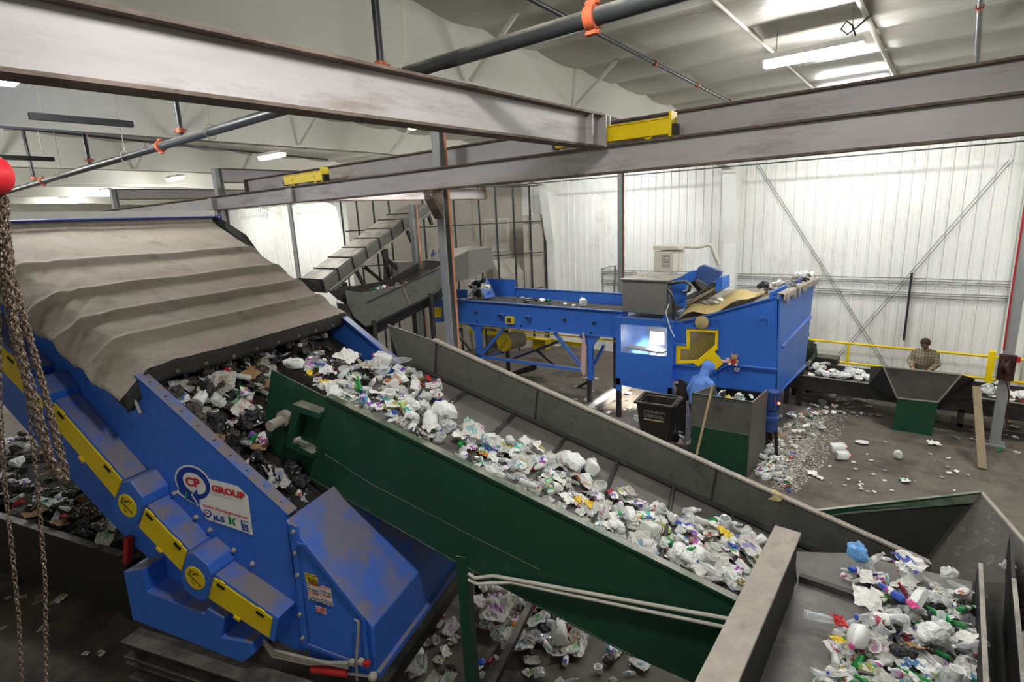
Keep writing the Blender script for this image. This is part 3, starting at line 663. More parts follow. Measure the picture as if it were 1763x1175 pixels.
# latch on panel end
m = MB(); m.box(GW(222, 684, WN+.03), (.26, .16, .1), ((EX*.8+np.array([0, 0, -.6])), AX, (EX*.6+np.array([0, 0, .8])))); lt = m.build('toggle_latch', 'dark_steel', DS, bevel=.02)
m = MB(); m.tube([GW(207, 668, WN-.06), GW(232, 690, WN-.06), GW(242, 712, WN-.06)], .014, 8); m.build('handle', 'dusty_flat', lt, smooth=60)
# ------------------------------------------------------------------ fabric cover
CV = empty('fabric_cover', G(-5.9, 4.7, 4.4), 'dusty grey fabric cover stretched over hoops on the blue screen', 'cover')
s_front, z_front, s_top, z_top = -4.80, 3.80, -7.0, 5.17
rs = [SW(*q, 6.25)[0] for q in ((439, 417), (483, 446), (521, 475), (558, 508))]
ridges = sorted([s_front, s_top] + rs)
def cov_z(s):
    z = z_front+(z_top-z_front)*(s-s_front)/(s_top-s_front)
    for a, b in zip(ridges[:-1], ridges[1:]):
        if a <= s <= b:
            t = (s-a)/(b-a)     # 0 at the upper hoop, 1 at the lower hoop: the cloth hangs between hoops
            z -= .036*(min(1, t/.07)**.8)*(1-max(0, (t-.07)/.93)**1.3)
    for r_ in ridges[1:-1]: z += .022*math.exp(-((s-r_)/.035)**2)
    return z
def cov_pt(u, v):
    s = s_top+(s_front-s_top)*v
    w = 3.02+(6.34-3.02)*u
    z = cov_z(s)
    ed = max(0, (3.36-w)/.34); z -= (.12+.10*v)*ed**1.4*(1+.2*noise.noise(Vector((s*3, 0, 0))))
    ef = max(0, (w-6.14)/.2); z -= .16*ef**1.6
    near_ = max(0, 1-(w-3.05)/1.0)
    n1 = noise.noise(Vector((s*1.3, w*1.1, 2)))*.02+noise.noise(Vector((s*5, w*2.0, 7)))*.01
    g = s*2.2+w*1.6
    n2 = (abs(noise.noise(Vector((g*2.2, (w-s*.6)*.8, 5))))-.2)*.07*near_**1.3+abs(noise.noise(Vector((g*5, (w-s)*1.5, 9))))*.03*near_
    return G(s, w, z+n1+n2)
m = MB(); m.grid(cov_pt, 110, 260); m.build('fabric', 'cover_fabric', CV, smooth=70, solid=.008)
def val_pt(u, v):
    w = 3.06+3.26*u; p = cov_pt((w-3.02)/3.32, 1.0)
    return p+np.array([0, 0, -.005-.15*v])+EX*(.012+.012*math.sin(u*40)*v)
m = MB(); m.grid(val_pt, 60, 4); va = m.build('front_valance', 'cover_black', CV, smooth=60, solid=.008)
for t in np.linspace(.06, .96, 10):
    p = val_pt(t, .72)+EX*.008
    m = MB(); m.tube([p+.014*(math.cos(a)*AX+math.sin(a)*np.array([0, 0, 1])) for a in np.linspace(0, 2*math.pi, 11)], .004, 6); m.build('grommet', 'drum_steel', va)
m = MB(); m.bar(G(s_top-.03, 2.9, z_top+.05), G(s_top-.03, 6.25, z_top+.05), .12, .10); m.build('top_board', 'white_strip', CV)
e0, e1 = G(s_top+.1, 2.9, z_top-.0), G(s_top+.1, 6.22, z_top-.0)
m = MB(); m.tube([e0, e1], .016, 8); m.tube([e1+.035*(math.cos(a)*AX+math.sin(a)*np.array([0, 0, 1]))+AX*.035 for a in np.linspace(math.pi, 3*math.pi, 13)], .012, 6); m.build('pull_rod', 'navy_rod', CV, smooth=60)
m = MB(); m.tube([G(s_top-.05, 6.3, z_top-.02), G(-6.6, 6.34, 4.85), G(-6.45, 6.4, 4.62)], [.06, .07, .04], 10); m.build('rolled_edge', 'cover_black', CV, smooth=60)
m = MB(); m.prism(wpoly([(-7.08, 5.0), (-11.0, 5.0), (-11.0, 3.9), (-7.5, 3.6), (-7.2, 4.0)], WN), AX*(WF-WN+.05)); m.build('shade_box', 'clean_blue', DS)  # unseen box added behind the cover to shade the trough and floor
# steel frame carrying the screen
SF = empty('support_stand', G(-4.2, 4.6, 0), 'dusty steel frame of beams and posts carrying the blue screen', 'stand')
for w in (2.97, 6.0):
    a, b = SW(205, 1085, 2.97), SW(446, 1170, 2.97)
    for dz, nm in ((-.03, 'upper_beam'), (-.27, 'lower_beam')):
        m = MB(); zz = 1.17+dz
        m.bar(G(-5.3, w, zz), G(-2.7, w, zz), .2, .022); m.bar(G(-5.3, w, zz-.17), G(-2.7, w, zz-.17), .2, .022); m.bar(G(-5.3, w, zz-.085), G(-2.7, w, zz-.085), .02, .16); m.build(nm, 'dark_steel', SF)
    for s in (-5.1, -2.9):
        m = MB(); m.bar(G(s, w, 0), G(s, w, .72), .16, .16, up=EX); m.build('leg', 'dark_steel', SF)
m = MB(); m.bar(G(-5.1, 3, .63), G(-5.1, 6, .63), .14, .14); m.bar(G(-2.9, 3, .63), G(-2.9, 6, .63), .14, .14); m.build('cross_beam', 'dark_steel', SF)

# ================================================================== green inclined conveyor
CN, CF = 3.82, 5.87
GC = empty('inclined_conveyor', G(-1.6, 4.8, 0), 'long green sided conveyor climbing to the left with rubbish on its belt', 'conveyor')
cline = lambda s: 2.155+(3.49-2.155)/(-3.27-.25)*(s-.25)
near = [SW(*q, CN)[::2] for q in ((563, 684), (1262, 1032), (1300, 1052), (1300, 1175), (1235, 1195), (1090, 1131), (860, 1008), (784, 968), (533, 823))]
m = MB(); m.prism(wpoly(near, CN), AX*.012); m.build('side_panel', 'green_paint', GC)
a, b = near[0], near[2]
m = MB(); m.bar(G(a[0], CN+.02, a[1]+.005), G(b[0], CN+.02, b[1]+.005), .075, .02); m.build('top_flange', 'green_paint', GC)
fb = [near[8], near[7], near[6], near[5]]
m = MB()
for p, q in zip(fb[:-1], fb[1:]): m.bar(G(p[0], CN+.03, p[1]), G(q[0], CN+.03, q[1]), .07, .012)
m.build('bottom_flange', 'green_paint', GC)
cr = [SW(*q, CN-.004)[::2] for q in ((559, 783), (640, 835), (812, 924), (929, 982))]
m = MB()
for p, q in zip(cr[:-1], cr[1:]): m.bar(G(p[0], CN-.001, p[1]), G(q[0], CN-.001, q[1]), .004, .004, up=AX)
m.build('panel_seam', 'conveyor_steel', GC)
hd = [SW(*q, CN+.06)[::2] for q in ((467, 637), (572, 690), (553, 835), (458, 772), (459, 705))]
m = MB(); m.prism(wpoly(hd, CN+.06), AX*.012); m.build('head_panel', 'green_paint', GC)
# take-up bracket with bearing
br = lambda q, w=CN-.06: SW(*q, w)[::2]
m = MB(); T = [br(q) for q in ((503, 696), (550, 712), (550, 722), (516, 712), (502, 762), (538, 782), (538, 790), (492, 770))]
m.prism(wpoly(T, CN-.06), AX*.12); tb = m.build('take_up_frame', 'green_paint', GC, bevel=.004)
m = MB(); m.lathe([(.075, 0), (.075, .06)], GW(486, 722, CN), AX, 20); m.build('bearing', 'dusty_flat', GC, smooth=40)
m = MB(); m.lathe([(.05, -.1), (.05, .1), (.04, .12)], GW(478, 728, CN-.05), AX, 18); m.build('shaft', 'dusty_flat', GC, smooth=40)
m = MB(); m.lathe([(.02, -.03), (.02, .03)], GW(512, 757, CN-.1), AX, 8); m.tube([GW(512, 757, CN-.1), GW(530, 764, CN-.05)], .008, 6); m.build('adjuster_bolt', 'dusty_flat', GC)
# far panel: inner face seen across the belt
far = [(-3.94, 3.72), (-3.3, 3.53), (.5, 2.06), (2.05, 1.46), (2.05, .55), (.5, 1.2), (-3.2, 2.7), (-3.75, 3.0)]
m = MB(); m.prism(wpoly(far, CF), AX*.012); m.build('side_panel', 'conveyor_steel', GC)
m = MB(); m.bar(G(-3.3, CF+.02, 3.54), G(2.05, CF+.02, 1.47), .085, .02); m.build('top_flange', 'dusty_flat', GC)
for s in (-1.95, .05, -3.25):
    z = 3.53-.3868*(s+3.3)
    m = MB(); m.bar(G(s, CF-.008, z), G(s-.05, CF-.008, z-.4), .02, .016, up=AX); m.build('joint_strip', 'dark_steel', GC)
m = MB(); m.bar(G(-3.6, CF-.02, 3.21), G(1.6, CF-.02, 1.23), .05, .03); m.build('skirt', 'belt_dark', GC)
# belt with cleats
def belt_z(s): return 3.04-.383*(s+3.27)
bs = [(-3.72, belt_z(-3.72)-.03), (-3.62, belt_z(-3.62))] + [(s, belt_z(s)) for s in np.arange(-3.4, 1.7, .4)]
poly = bs + [(bs[-1][0]-.05, bs[-1][1]-.3), (-3.6, belt_z(-3.6)-.36), (-3.78, belt_z(-3.72)-.18)]
m = MB(); m.prism(wpoly(poly, CN+.075), AX*(CF-CN-.085)); m.build('belt', 'belt_rubber', GC)
for s in np.arange(-3.5, 1.6, .62):
    m = MB(); z = belt_z(s); m.prism([G(s-.03, CN+.1, z-.01), G(s-.0, CN+.1, z+.05), G(s+.02, CN+.1, z+.05), G(s+.03, CN+.1, z-.01)], AX*(CF-CN-.14)); m.build('cleat', 'belt_dark', GC)
for q, w in (((795, 975), CN+.04), ((795, 975), CF-.04)):
    s, z = SW(*q, CN)[0], SW(*q, CN)[2]
    if w == CN+.04:
        m = MB(); m.bar(G(s, w, .62), G(s, w, 2.1), .1, .1, up=EX); lg = m.build('leg', 'green_paint', GC)
        m = MB(); m.bar(G(s, w, 0), G(s, w, .62), .099, .099, up=EX); m.build('leg_foot', 'post_steel', lg)
    else:
        m = MB(); m.bar(G(s, w, 0), G(s, w, 2.2), .1, .1, up=EX); m.build('leg', 'green_paint', GC)
m = MB(); m.bar(G(-2.04, CN, .3), G(-2.04, CF, .3), .08, .08); m.build('leg_brace', 'dark_steel', GC)
for k, ((x0, y0), pts) in enumerate((((812, 992), ((806, 988), (818, 996), (850, 992), (1275, 1070))), ((812, 1000), ((806, 998), (822, 1006), (880, 1003), (1270, 1085))))):
    m = MB(); m.tube([GW(*q, CN-.05) for q in pts], .016, 8); m.build('conduit', 'white_pipe', GC, smooth=60)

# ================================================================== infeed belt and hopper at the lower right
IB = 1.62
zb = 2.2
IC = empty('infeed_conveyor', (4.4, .3, 0), 'flat dark infeed belt in the lower right corner heaped with bottles', 'conveyor')
m = MB(); m.prism([(1.0, -.38, IB), (1.0, .80, IB), (5.0, .86, IB), (5.45, .98, IB), (5.72, .55, IB), (5.85, -.38, IB)], (0, 0, -.03)); m.build('belt', 'belt_rubber', IC)
a0, a1 = pz(1335, 905, zb), pz(1213, 1175, zb); b0, b1 = pz(1357, 912, zb), pz(1255, 1175, zb)
yL, yR = .955, .83
m = MB(); m.prism([(4.84, yR-.0, zb), (4.84, yL+.09, zb), (1.0, yL-.02, zb), (1.0, yR-.11, zb)], (0, 0, -.03)); m.build('wall_cap', 'dusty_flat', IC, bevel=.006)
m = MB(); m.prism([(4.82, yR+.02, zb-.03), (4.82, yL+.07, zb-.03), (1.0, yL-.04, zb-.03), (1.0, yR-.09, zb-.03)], (0, 0, -.95)); m.build('side_wall', 'black_steel_and_shade', IC)
for q0, q1 in (((1376, 996), (1516, 1047)),):
    p, q = pz(*q0, IB+.02), pz(*q1, IB+.02)
    m = MB(); m.bar((p[0], p[1], IB+.03), (p[0], -.36, IB+.03), .06, .06); m.build('cleat', 'belt_dark', IC)
m = MB(); m.bar((2.6, .78, IB+.03), (2.6, -.36, IB+.03), .06, .06); m.build('cleat', 'belt_dark', IC)
# right wall of the infeed: two tall dark plates and a channel
r0 = pz(1684, 965, 1.75); 
m = MB(); m.prism([(5.75, -.39, 1.2), (5.62, -.385, 1.95), (1.0, -.42, 1.95), (1.0, -.42, 1.2)], (0, -.025, 0)); m.build('side_wall', 'black_steel_and_shade', IC)
m = MB(); m.bar((5.6, -.397, 1.955), (1.0, -.432, 1.955), .03, .012); m.build('wall_rim', 'conveyor_steel', IC)
m = MB(); m.prism([(6.35, -.62, 1.2), (6.2, -.60, 2.0), (5.5, -.59, 1.95), (1.0, -.56, 1.95), (1.0, -.56, 1.2)], (0, -.025, 0)); m.build('outer_wall', 'black_steel_and_shade', IC)
m = MB(); m.bar((5.5, -.602, 1.955), (1.0, -.572, 1.955), .03, .012); m.build('wall_rim', 'conveyor_steel', IC)
m = MB(); m.bb((1.0, -.56, 1.6), (5.6, -.41, 1.63)); m.build('side_shelf', 'black_steel_and_shade', IC)
for x in (1.5, 4.4):
    for yy in (.9, -.49):
        m = MB(); m.bb((x-.05, yy-.05, 0), (x+.05, yy+.05, 1.25)); m.build('leg', 'dark_steel', IC)
m = MB(); m.bb((1.0, -.38, 1.4), (3.4, .76, 1.56)); m.build('bed', 'dark_steel', IC)
HP = empty('hopper', (6.5, .1, 0), 'open green and grey steel hopper behind the infeed belt', 'hopper')
h1, h2, h3 = pz(1405, 880, 1.86), pz(1690, 848, 1.86), pz(1830, 1010, 1.86)
lo1, lo2, lo3 = pz(1560, 962, 1.42), pz(1632, 975, 1.38), pz(1700, 1060, 1.38)
lo1 = np.array([5.9, .95, 1.0]); lo2 = np.array([6.32, .02, 1.2]); lo3 = np.array([5.5, -.6, 1.2])
m = MB(); m.prism([h1, h2, lo2, lo1], (0.02, 0.01, 0)); m.build('back_plate', 'black_steel_and_shade', HP)  # shade inside the hopper is put into this plate's near-black colour
m = MB(); m.prism([h1+np.array([-.012, -.01, 0]), h2+np.array([-.012, -.01, 0]), h2*.88+lo2*.12+np.array([-.012, -.01, 0]), h1*.93+lo1*.07+np.array([-.012, -.01, 0])], (.01, .005, 0)); m.build('painted_band', 'green_paint', HP)
m = MB(); m.prism([h2, h3, lo3, lo2], (0.02, -0.01, 0)); m.build('sloping_plate', 'scuffed_steel', HP)
m = MB(); m.bar(h1, h2, .035, .02); m.build('rim', 'green_paint', HP)
m = MB(); m.bar(h2, h3, .035, .02); m.build('rim', 'dusty_flat', HP)
for p in (h2, h1*.45+h2*.55): m = MB(); m.bar((p[0]+.06, p[1], 0), (p[0]+.06, p[1], p[2]-.05), .08, .08, up=(1, 0, 0)); m.build('leg', 'dark_steel', HP)

# ================================================================== chain hoist, upper left
HO = empty('chain_hoist', (.55, 3.36, 5.2), 'red chain hoist at the left edge with hanging loops of steel chain', 'hoist')
hc = py(-24, 301, 3.3); 
HX = float(hc[0])
m = MB(); m.lathe([(.02, -.05), (.085, -.045), (.095, 0), (.085, .045), (.02, .05)], (HX, 3.3, hc[2]), (.75, .62, 0), 24); m.build('body', 'hoist_red', HO, smooth=40)
m = MB(); m.bar((HX, 3.36, hc[2]+.05), (HX, 3.4, 5.72), .05, .06); m.bb((HX-.06, 3.34, 5.6), (HX+.06, 3.54, 5.74)); m.build('hook', 'dark_pipe', HO)
def chain(pts, link, r, nm):
    P = [np.array(p, float) for p in pts]; mb = MB(); seg = []
    L_ = [0]
    for a, b in zip(P[:-1], P[1:]): L_.append(L_[-1]+np.linalg.norm(b-a))
    n = int(L_[-1]/(link*.72)); k = 0
    for i in range(n):
        t = (i+.5)*L_[-1]/n
        while t > L_[k+1]: k += 1
        f = (t-L_[k])/(L_[k+1]-L_[k]); c = P[k]*(1-f)+P[k+1]*f; d = (P[k+1]-P[k]); d = d/np.linalg.norm(d)
        a = np.array([1., 0, 0])-d*d[0]; a = a/np.linalg.norm(a); b = np.cross(d, a)
        ang = R(45)+(R(90) if i % 2 else 0)+.25*math.sin(i*1.7); sd = a*math.cos(ang)+b*math.sin(ang)
        ring_ = []
        for q in range(11):
            th = 2*math.pi*q/10; ring_.append(c+d*(link/2-r)*math.cos(th)*1.0+sd*(link*.32)*math.sin(th))
        mb.tube(ring_, r, 6)
    return mb.build(nm, 'chain_steel', HO, smooth=60)
def cp(x, y, dY=0): return py(x, y, 3.3+dY)
chain([cp(6, 335), cp(14, 450), cp(45, 560), cp(78, 680), cp(104, 790), cp(115, 832)], .036, .0048, 'load_chain')
chain([cp(2, 340, .04), cp(22, 470, .04), cp(55, 590, .04), cp(88, 710, .04), cp(112, 800, .04), cp(117, 830, .04)], .036, .0048, 'load_chain')
chain([cp(12, 380, -.04), cp(14, 480, -.04), cp(36, 600, -.04), cp(66, 700, -.04), cp(92, 800, -.04), cp(106, 822, -.04)], .036, .0048, 'load_chain')
chain([cp(10, 340, .02), cp(16, 470, .02), cp(40, 545, .02), cp(70, 650, .02), cp(96, 760, .02), cp(112, 815, .02)], .036, .0048, 'load_chain')
chain([cp(-2, 350, .06), cp(6, 500, .06), cp(30, 610, .06), cp(60, 720, .06), cp(90, 815, .06), cp(110, 828, .06)], .036, .0048, 'load_chain')
chain([cp(4, 360, -.06), cp(24, 560, -.06), cp(48, 660, -.06), cp(80, 770, -.06), cp(104, 826, -.06)], .036, .0048, 'load_chain')
chain([cp(8, 345, .07), cp(30, 520, .07), cp(44, 640, .07), cp(54, 740, .07), cp(66, 850, .07), cp(78, 1000, .07), cp(80, 1175, .07), cp(80, 1230, .07)], .03, .0035, 'hand_chain')
chain([cp(-4, 400, .1), cp(0, 700, .1), cp(8, 830, .1), cp(22, 960, .1), cp(32, 1060, .1), cp(38, 1175, .1), cp(40, 1230, .1)], .03, .0035, 'hand_chain')
# ================================================================== blue sorting belt and optical sorter
XN = 11.7
def PX(pts, X): return [px(*q, X) for q in pts]
def Z(pts, ox, oy, k): return [(ox+x/k, oy+y/k) for x, y in pts]
z6 = lambda *pts: Z(pts, 730, 440, 4.518)
z3 = lambda *pts: Z(pts, 1040, 440, 4.518)
def plate(poly, X, t, name, mt, parent, bevel=0.): 
    m = MB(); m.prism(PX(poly, X), (t, 0, 0)); return m.build(name, mt, parent, bevel=bevel)
BS = empty('sorting_belt', (12.4, 8.2, 0), 'long bright blue sorting belt on legs in the middle distance', 'conveyor')
near = z6((200, 342), (1545, 440), (1545, 640), (210, 518))
plate(near, XN, .03, 'side_panel', 'clean_blue', BS)
a, b = PX(z6((195, 340), (1545, 438)), XN)
m = MB(); m.bar(a, b, .1, .02); m.build('top_flange', 'clean_blue', BS)
c0, c1 = PX(z6((205, 518), (1500, 638)), XN)
m = MB(); m.bar(c0, c1, .09, .02); m.build('bottom_flange', 'clean_blue', BS)
m = MB(); y0, y1 = PX(z6((235, 532), (1500, 668)), XN+.05); m.bar(y0, y1, .05, .03); m.build('yellow_rail', 'yellow_paint', BS)
m = MB(); m.prism(PX(z6((68, 338), (200, 345), (207, 512), (78, 522)), XN+.06), (.03, 0, 0)); m.build('end_frame', 'clean_blue', BS)
m = MB(); m.prism(PX(z6((70, 405), (130, 405), (130, 482), (74, 482)), XN+.0), (.06, 0, 0)); m.build('yellow_box', 'yellow_paint', BS, bevel=.01)
YL, YR = a[1], b[1]; zt = a[2]
XF = XN+1.5
m = MB(); m.bb((XN+.03, YR-1.2, zt-.16), (XF, YL, zt-.1)); m.build('belt', 'belt_dark', BS)
m = MB()
for k in range(12):
    xx = XN+.1+k*.12; m.bb((xx, YR-1.2, zt-.1), (xx+.05, YL-.6, zt-.085))
m.build('belt_ribs', 'belt_rubber', BS)['kind'] = 'stuff'
m = MB(); m.prism(PX(z6((705, 255), (1560, 300), (1560, 395), (700, 322)), XF), (.03, 0, 0)); m.build('far_wall', 'clean_blue', BS)
m = MB(); q = PX(z6((705, 254), (1560, 299)), XF); m.bar(q[0], q[1], .08, .02); m.build('far_flange', 'clean_blue', BS)
m = MB(); m.prism(PX(z6((495, 182), (712, 188), (703, 320), (575, 318)), XF-.05), (.03, 0, 0)); m.build('splash_plate', 'clean_blue', BS)
m = MB(); m.prism([px(*z6((495, 182))[0], XF-.05), px(*z6((575, 318))[0], XF-.05), px(*z6((475, 335))[0], XN+.5), px(*z6((410, 195))[0], XN+.8)], (0, .02, .02)); m.build('splash_plate', 'clean_blue', BS)
m = MB(); m.prism(PX(z6((88, 256), (335, 268), (335, 335), (108, 322)), XN+.12), (.03, 0, 0)); m.build('splash_plate', 'clean_blue', BS)
for q in ((410, 443), (1095, 500), (1325, 525)):
    m = MB(); c = px(*z6(q)[0], XN); m.box(c, (.12, .07, .06)); m.build('stub', 'dark_steel', BS)
for q in ((607, 463), (820, 481)):
    m = MB(); c = px(*z6(q)[0], XN); m.box(c-np.array([.04, 0, 0]), (.14, .17, .07)); sb = m.build('bracket_box', 'clean_blue', BS)
    m = MB(); m.box(c-np.array([.112, 0, 0]), (.006, .13, .045)); m.build('opening', 'ink_black', sb)
for q in ((415, 514), (755, 548), (975, 570), (1300, 603)):
    m = MB(); c = px(*z6(q)[0], XN); m.box(c, (.03, .05, .05)); m.build('slot', 'ink_black', BS)
m = MB(); c = px(*z6((677, 502))[0], XN); m.box(c-np.array([.04, 0, 0]), (.1, .26, .2)); v = m.build('vent', 'yellow_paint', BS, bevel=.01)
m = MB(); m.box(c-np.array([.092, 0, 0]), (.006, .16, .13)); m.build('vent_grille', 'mesh_dark', v)
def leg(xs, X, mt):
    g, l, r, zb_ = xs
    m = MB(); m.prism(PX(z6(*g), X), (.1, 0, 0)); m.build('gusset', mt, BS)
    m = MB(); p = px(*z6(l)[0], X); q = px(*z6(r)[0], X); m.bb((X, min(p[1], q[1]), zb_), (X+.1, max(p[1], q[1]), p[2])); m.build('leg', mt, BS)
leg((((345, 530), (462, 541), (434, 605), (396, 605)), (396, 600), (434, 600), 1.0), XN, 'clean_blue')
leg((((1205, 625), (1358, 636), (1308, 705), (1265, 705)), (1266, 700), (1306, 700), .78), XN, 'clean_blue')
for q, z0, z1 in (((1286, 900), 0, .78), ((415, 700), 0, 1.0)):
    p = px(*z6(q)[0], XN+.05); m = MB(); m.bb((XN+.01, p[1]-.055, z0), (XN+.09, p[1]+.055, z1)); m.build('leg_extension', 'dark_steel', BS)
    m = MB(); m.bb((XF-.09, p[1]-.055, z0), (XF-.01, p[1]+.055, zt-.5)); m.build('leg', 'dark_steel', BS)
for q0, q1, X, mt in (((435, 785), (1240, 893), XN+.04, 'clean_blue'), ((630, 560), (440, 785), XN+.04, 'clean_blue'), ((1015, 600), (1225, 860), XN+.04, 'clean_blue'),
                      ((480, 800), (640, 740), XF-.05, 'clean_blue'), ((640, 825), (1045, 672), XF-.1, 'motor_blue'), ((880, 740), (1010, 845), XF-.05, 'dark_steel'), ((1320, 850), (1400, 700), XF-.05, 'clean_blue'),
                      ((220, 700), (290, 560), XF-.05, 'dark_steel'), ((250, 600), (370, 740), XF-.05, 'dark_steel'), ((1075, 1085), (1290, 980), XF-.1, 'dark_steel')):
    p, q = px(*z6(q0)[0], X), px(*z6(q1)[0], X); m = MB(); m.bar(p, q, .07, .08, up=(1, 0, 0)); m.build('brace', mt, BS)
p = px(*z6((610, 680))[0], XN+.5)
m = MB(); m.lathe([(.26, 0), (.28, .02), (.28, .12)], p, (1, -.15, 0), 24); m.build('pulley_guard', 'yellow_dusty', BS, smooth=40)
m = MB(); m.lathe([(.27, .12), (.27, .75), (.2, .78)], p, (1, -.15, 0), 24); m.build('pulley', 'drum_steel', BS, smooth=40)
m = MB(); m.prism(PX(z6((845, 650), (945, 660), (945, 738), (845, 730)), XF), (.3, 0, 0)); m.build('yellow_box', 'yellow_dusty', BS)
m = MB(); m.prism(PX(z6((690, 905), (845, 850), (845, 900), (700, 940)), XF-.2), (.2, 0, 0)); m.build('floor_channel', 'dark_steel', BS)
# rag hanging on the leg
q = PX(z6((1232, 600), (1245, 600), (1260, 760), (1255, 930), (1240, 940), (1215, 890), (1222, 740)), XN-.08)
m = MB(); m.prism(q, (.04, 0, 0)); tag(m.build('rag', 'cloth_pink', bevel=.015), 'dusty pink rag hanging beside the right leg of the blue sorting belt', 'rag')

OS = empty('optical_sorter', (13, 3.6, 0), 'tall bright blue sorting machine with lit window and sloping bunker', 'sorting machine')
XC = 11.55
wo = [(1060, 546), (1157, 555), (1157, 681), (1060, 662)]; wi = [(1069, 558), (1148, 564), (1148, 614), (1069, 607)]
m = MB()
for i in range(4):
    j = (i+1) % 4; m.prism(PX([wo[i], wo[j], wi[j], wi[i]], XC), (.05, 0, 0))
m.build('cabinet_front', 'clean_blue', OS)
P = PX(wo, XC)
m = MB(); m.bb((XC+.05, P[0][1]-.05, P[3][2]), (XN+1.6, P[0][1], P[0][2])); m.build('cabinet_side', 'clean_blue', OS)
m = MB(); m.bb((XN+1.55, P[1][1], P[3][2]), (XN+1.6, P[0][1]-.05, P[0][2])); m.build('cabinet_back', 'gray_cabinet', OS)
m = MB(); m.bb((XC+.05, P[1][1], P[0][2]-.04), (XN+1.6, P[0][1], P[0][2]-.01)); m.build('cabinet_roof', 'clean_blue', OS)
g0 = px(1128, 583, 12.5)
m = MB(); m.box(g0+np.array([0, -.05, .02]), (.05, .34, .28)); m.build('lamp_panel', 'lens_glow', OS)
m = MB(); m.bar(px(1075, 596, 12.1), px(1145, 606, 12.1), .3, .04); m.build('inner_tray', 'gray_cabinet', OS)
for q0, q1 in (((1112, 612), (1124, 604)), ((1128, 612), (1136, 606))):
    m = MB(); m.bar(px(*q0, 12.0), px(*q1, 12.0), .08, .02); m.build('inner_strip', 'lamp_white', OS)
m = MB(); m.prism(PX(wi, XC+.02), (.006, 0, 0)); m.build('window_pane', 'pane', OS) if 'pane' in MATS else None
for x0, x1, yb, ft in ((1060, 1068, 664, 0), (1149, 1157, 682, 0)):
    p, q = px(x0, yb, XC), px(x1, yb, XC)
    m = MB(); m.bb((XC, q[1], p[2]-.12), (XC+.08, p[1], p[2]+.2)); m.build('leg', 'clean_blue', OS)
    m = MB(); m.bb((XC+.005, q[1]+.005, 0), (XC+.075, p[1]-.005, p[2]-.12)); m.build('leg_extension', 'dark_steel', OS)
# bunker side with an opening behind the yellow mesh
side_parts = [z3((530, 520), (640, 512), (640, 700), (530, 690)), z3((640, 512), (885, 452), (885, 580), (640, 565)),
              z3((885, 452), (1345, 322), (1345, 1078), (860, 1022), (880, 712)), z3((530, 690), (560, 700), (560, 838), (735, 838), (880, 712), (860, 1022), (530, 972))]
m = MB()
for s_ in side_parts: m.prism(PX(s_, XN), (.03, 0, 0))
m.build('bunker_side', 'clean_blue', OS)
rf = PX([(1344, 509), (1338, 679)], XN); Yr = float(rf[0][1])
ft_, fb_ = py(1403, 480, Yr), py(1386, 630, Yr)
m = MB(); m.prism([rf[0], ft_, fb_, rf[1]], (0, .03, 0)); m.build('bunker_end', 'clean_blue', OS)
ra, rb = py(1345, 598, Yr-.03), py(1394, 546, Yr-.03)
m = MB(); m.bar(ra, rb, .1, .06); m.build('end_rib', 'clean_blue', OS)
def rim_pt(u, v):
    p = rf[0]*(1-u)+ft_*u; n_ = noise.noise(Vector((u*22, v*3, 1)))
    return p+np.array([0, (.07-.14*min(v, .6)/.6), .035+.02*n_-(0 if v < .6 else (v-.6)*(.35+.5*noise.noise(Vector((u*16, 0, 4)))))])
m = MB(); m.grid(rim_pt, 60, 6); m.build('dusty_rim', 'dusty_flat', OS, solid=.01)
m = MB(); q0_, q1_ = rf[0]+np.array([0, .18, .0]), ft_+np.array([0, .18, .05]); m.bar(q0_, q1_, .05, .12); m.build('top_rail', 'clean_blue', OS)
ra, rb = py(1340, 676, Yr-.02), py(1386, 630, Yr-.02); m = MB(); m.bar(ra, rb, .06, .05); m.build('end_rim', 'clean_blue', OS)
# near rim and sloping deck
n0, n1 = px(*z3((530, 520))[0], XN), px(*z3((1345, 322))[0], XN)
nA, nB = px(*z3((620, 515))[0], XN), px(*z3((885, 452))[0], XN)
m = MB(); m.bar(nA, n1, .08, .03); m.build('top_rim', 'clean_blue', OS)
fx = float(ft_[0])
dk = lambda p, X, dz: np.array([X, p[1], p[2]+dz])
m = MB(); m.prism([dk(n0, XN+.03, -.02), dk(n1, XN+.03, -.06), dk(n1, fx, ft_[2]-n1[2]-.15), dk(n0, fx, .3)], (0, 0, -.04)); m.build('sloping_deck', 'conveyor_steel', OS)
m = MB(); m.prism([dk(n0, fx, .0), dk(n1, fx, ft_[2]-n1[2]), dk(n1, fx, -1.6), dk(n0, fx, -1.3)], (.03, 0, 0)); m.build('bunker_back', 'clean_blue', OS)
sh = [px(1165, 556, XN-.02), px(1200, 520, 12.6), px(1240, 515, 12.7), px(1312, 505, 12.6), px(1290, 520, XN+.1), px(1235, 535, XN-.02)]
def kr(u, v):
    A_, B_, C_, D_ = px(1166, 552, XN+.08), px(1290, 519, XN+.08), px(1322, 499, 12.9), px(1212, 515, 12.9)
    p = (A_*(1-u)+B_*u)*(1-v)+(D_*(1-u)+C_*u)*v
    return p+np.array([0, 0, .10*math.sin(u*9+v*3)*(1-.5*u)+.05*noise.noise(Vector((u*4, v*3, 1)))+.03])
m = MB(); m.grid(kr, 24, 10); tag(m.build('kraft_sheet', 'kraft', smooth=60, solid=.004), 'long crumpled tan kraft paper sheet on top of the blue bunker', 'paper')
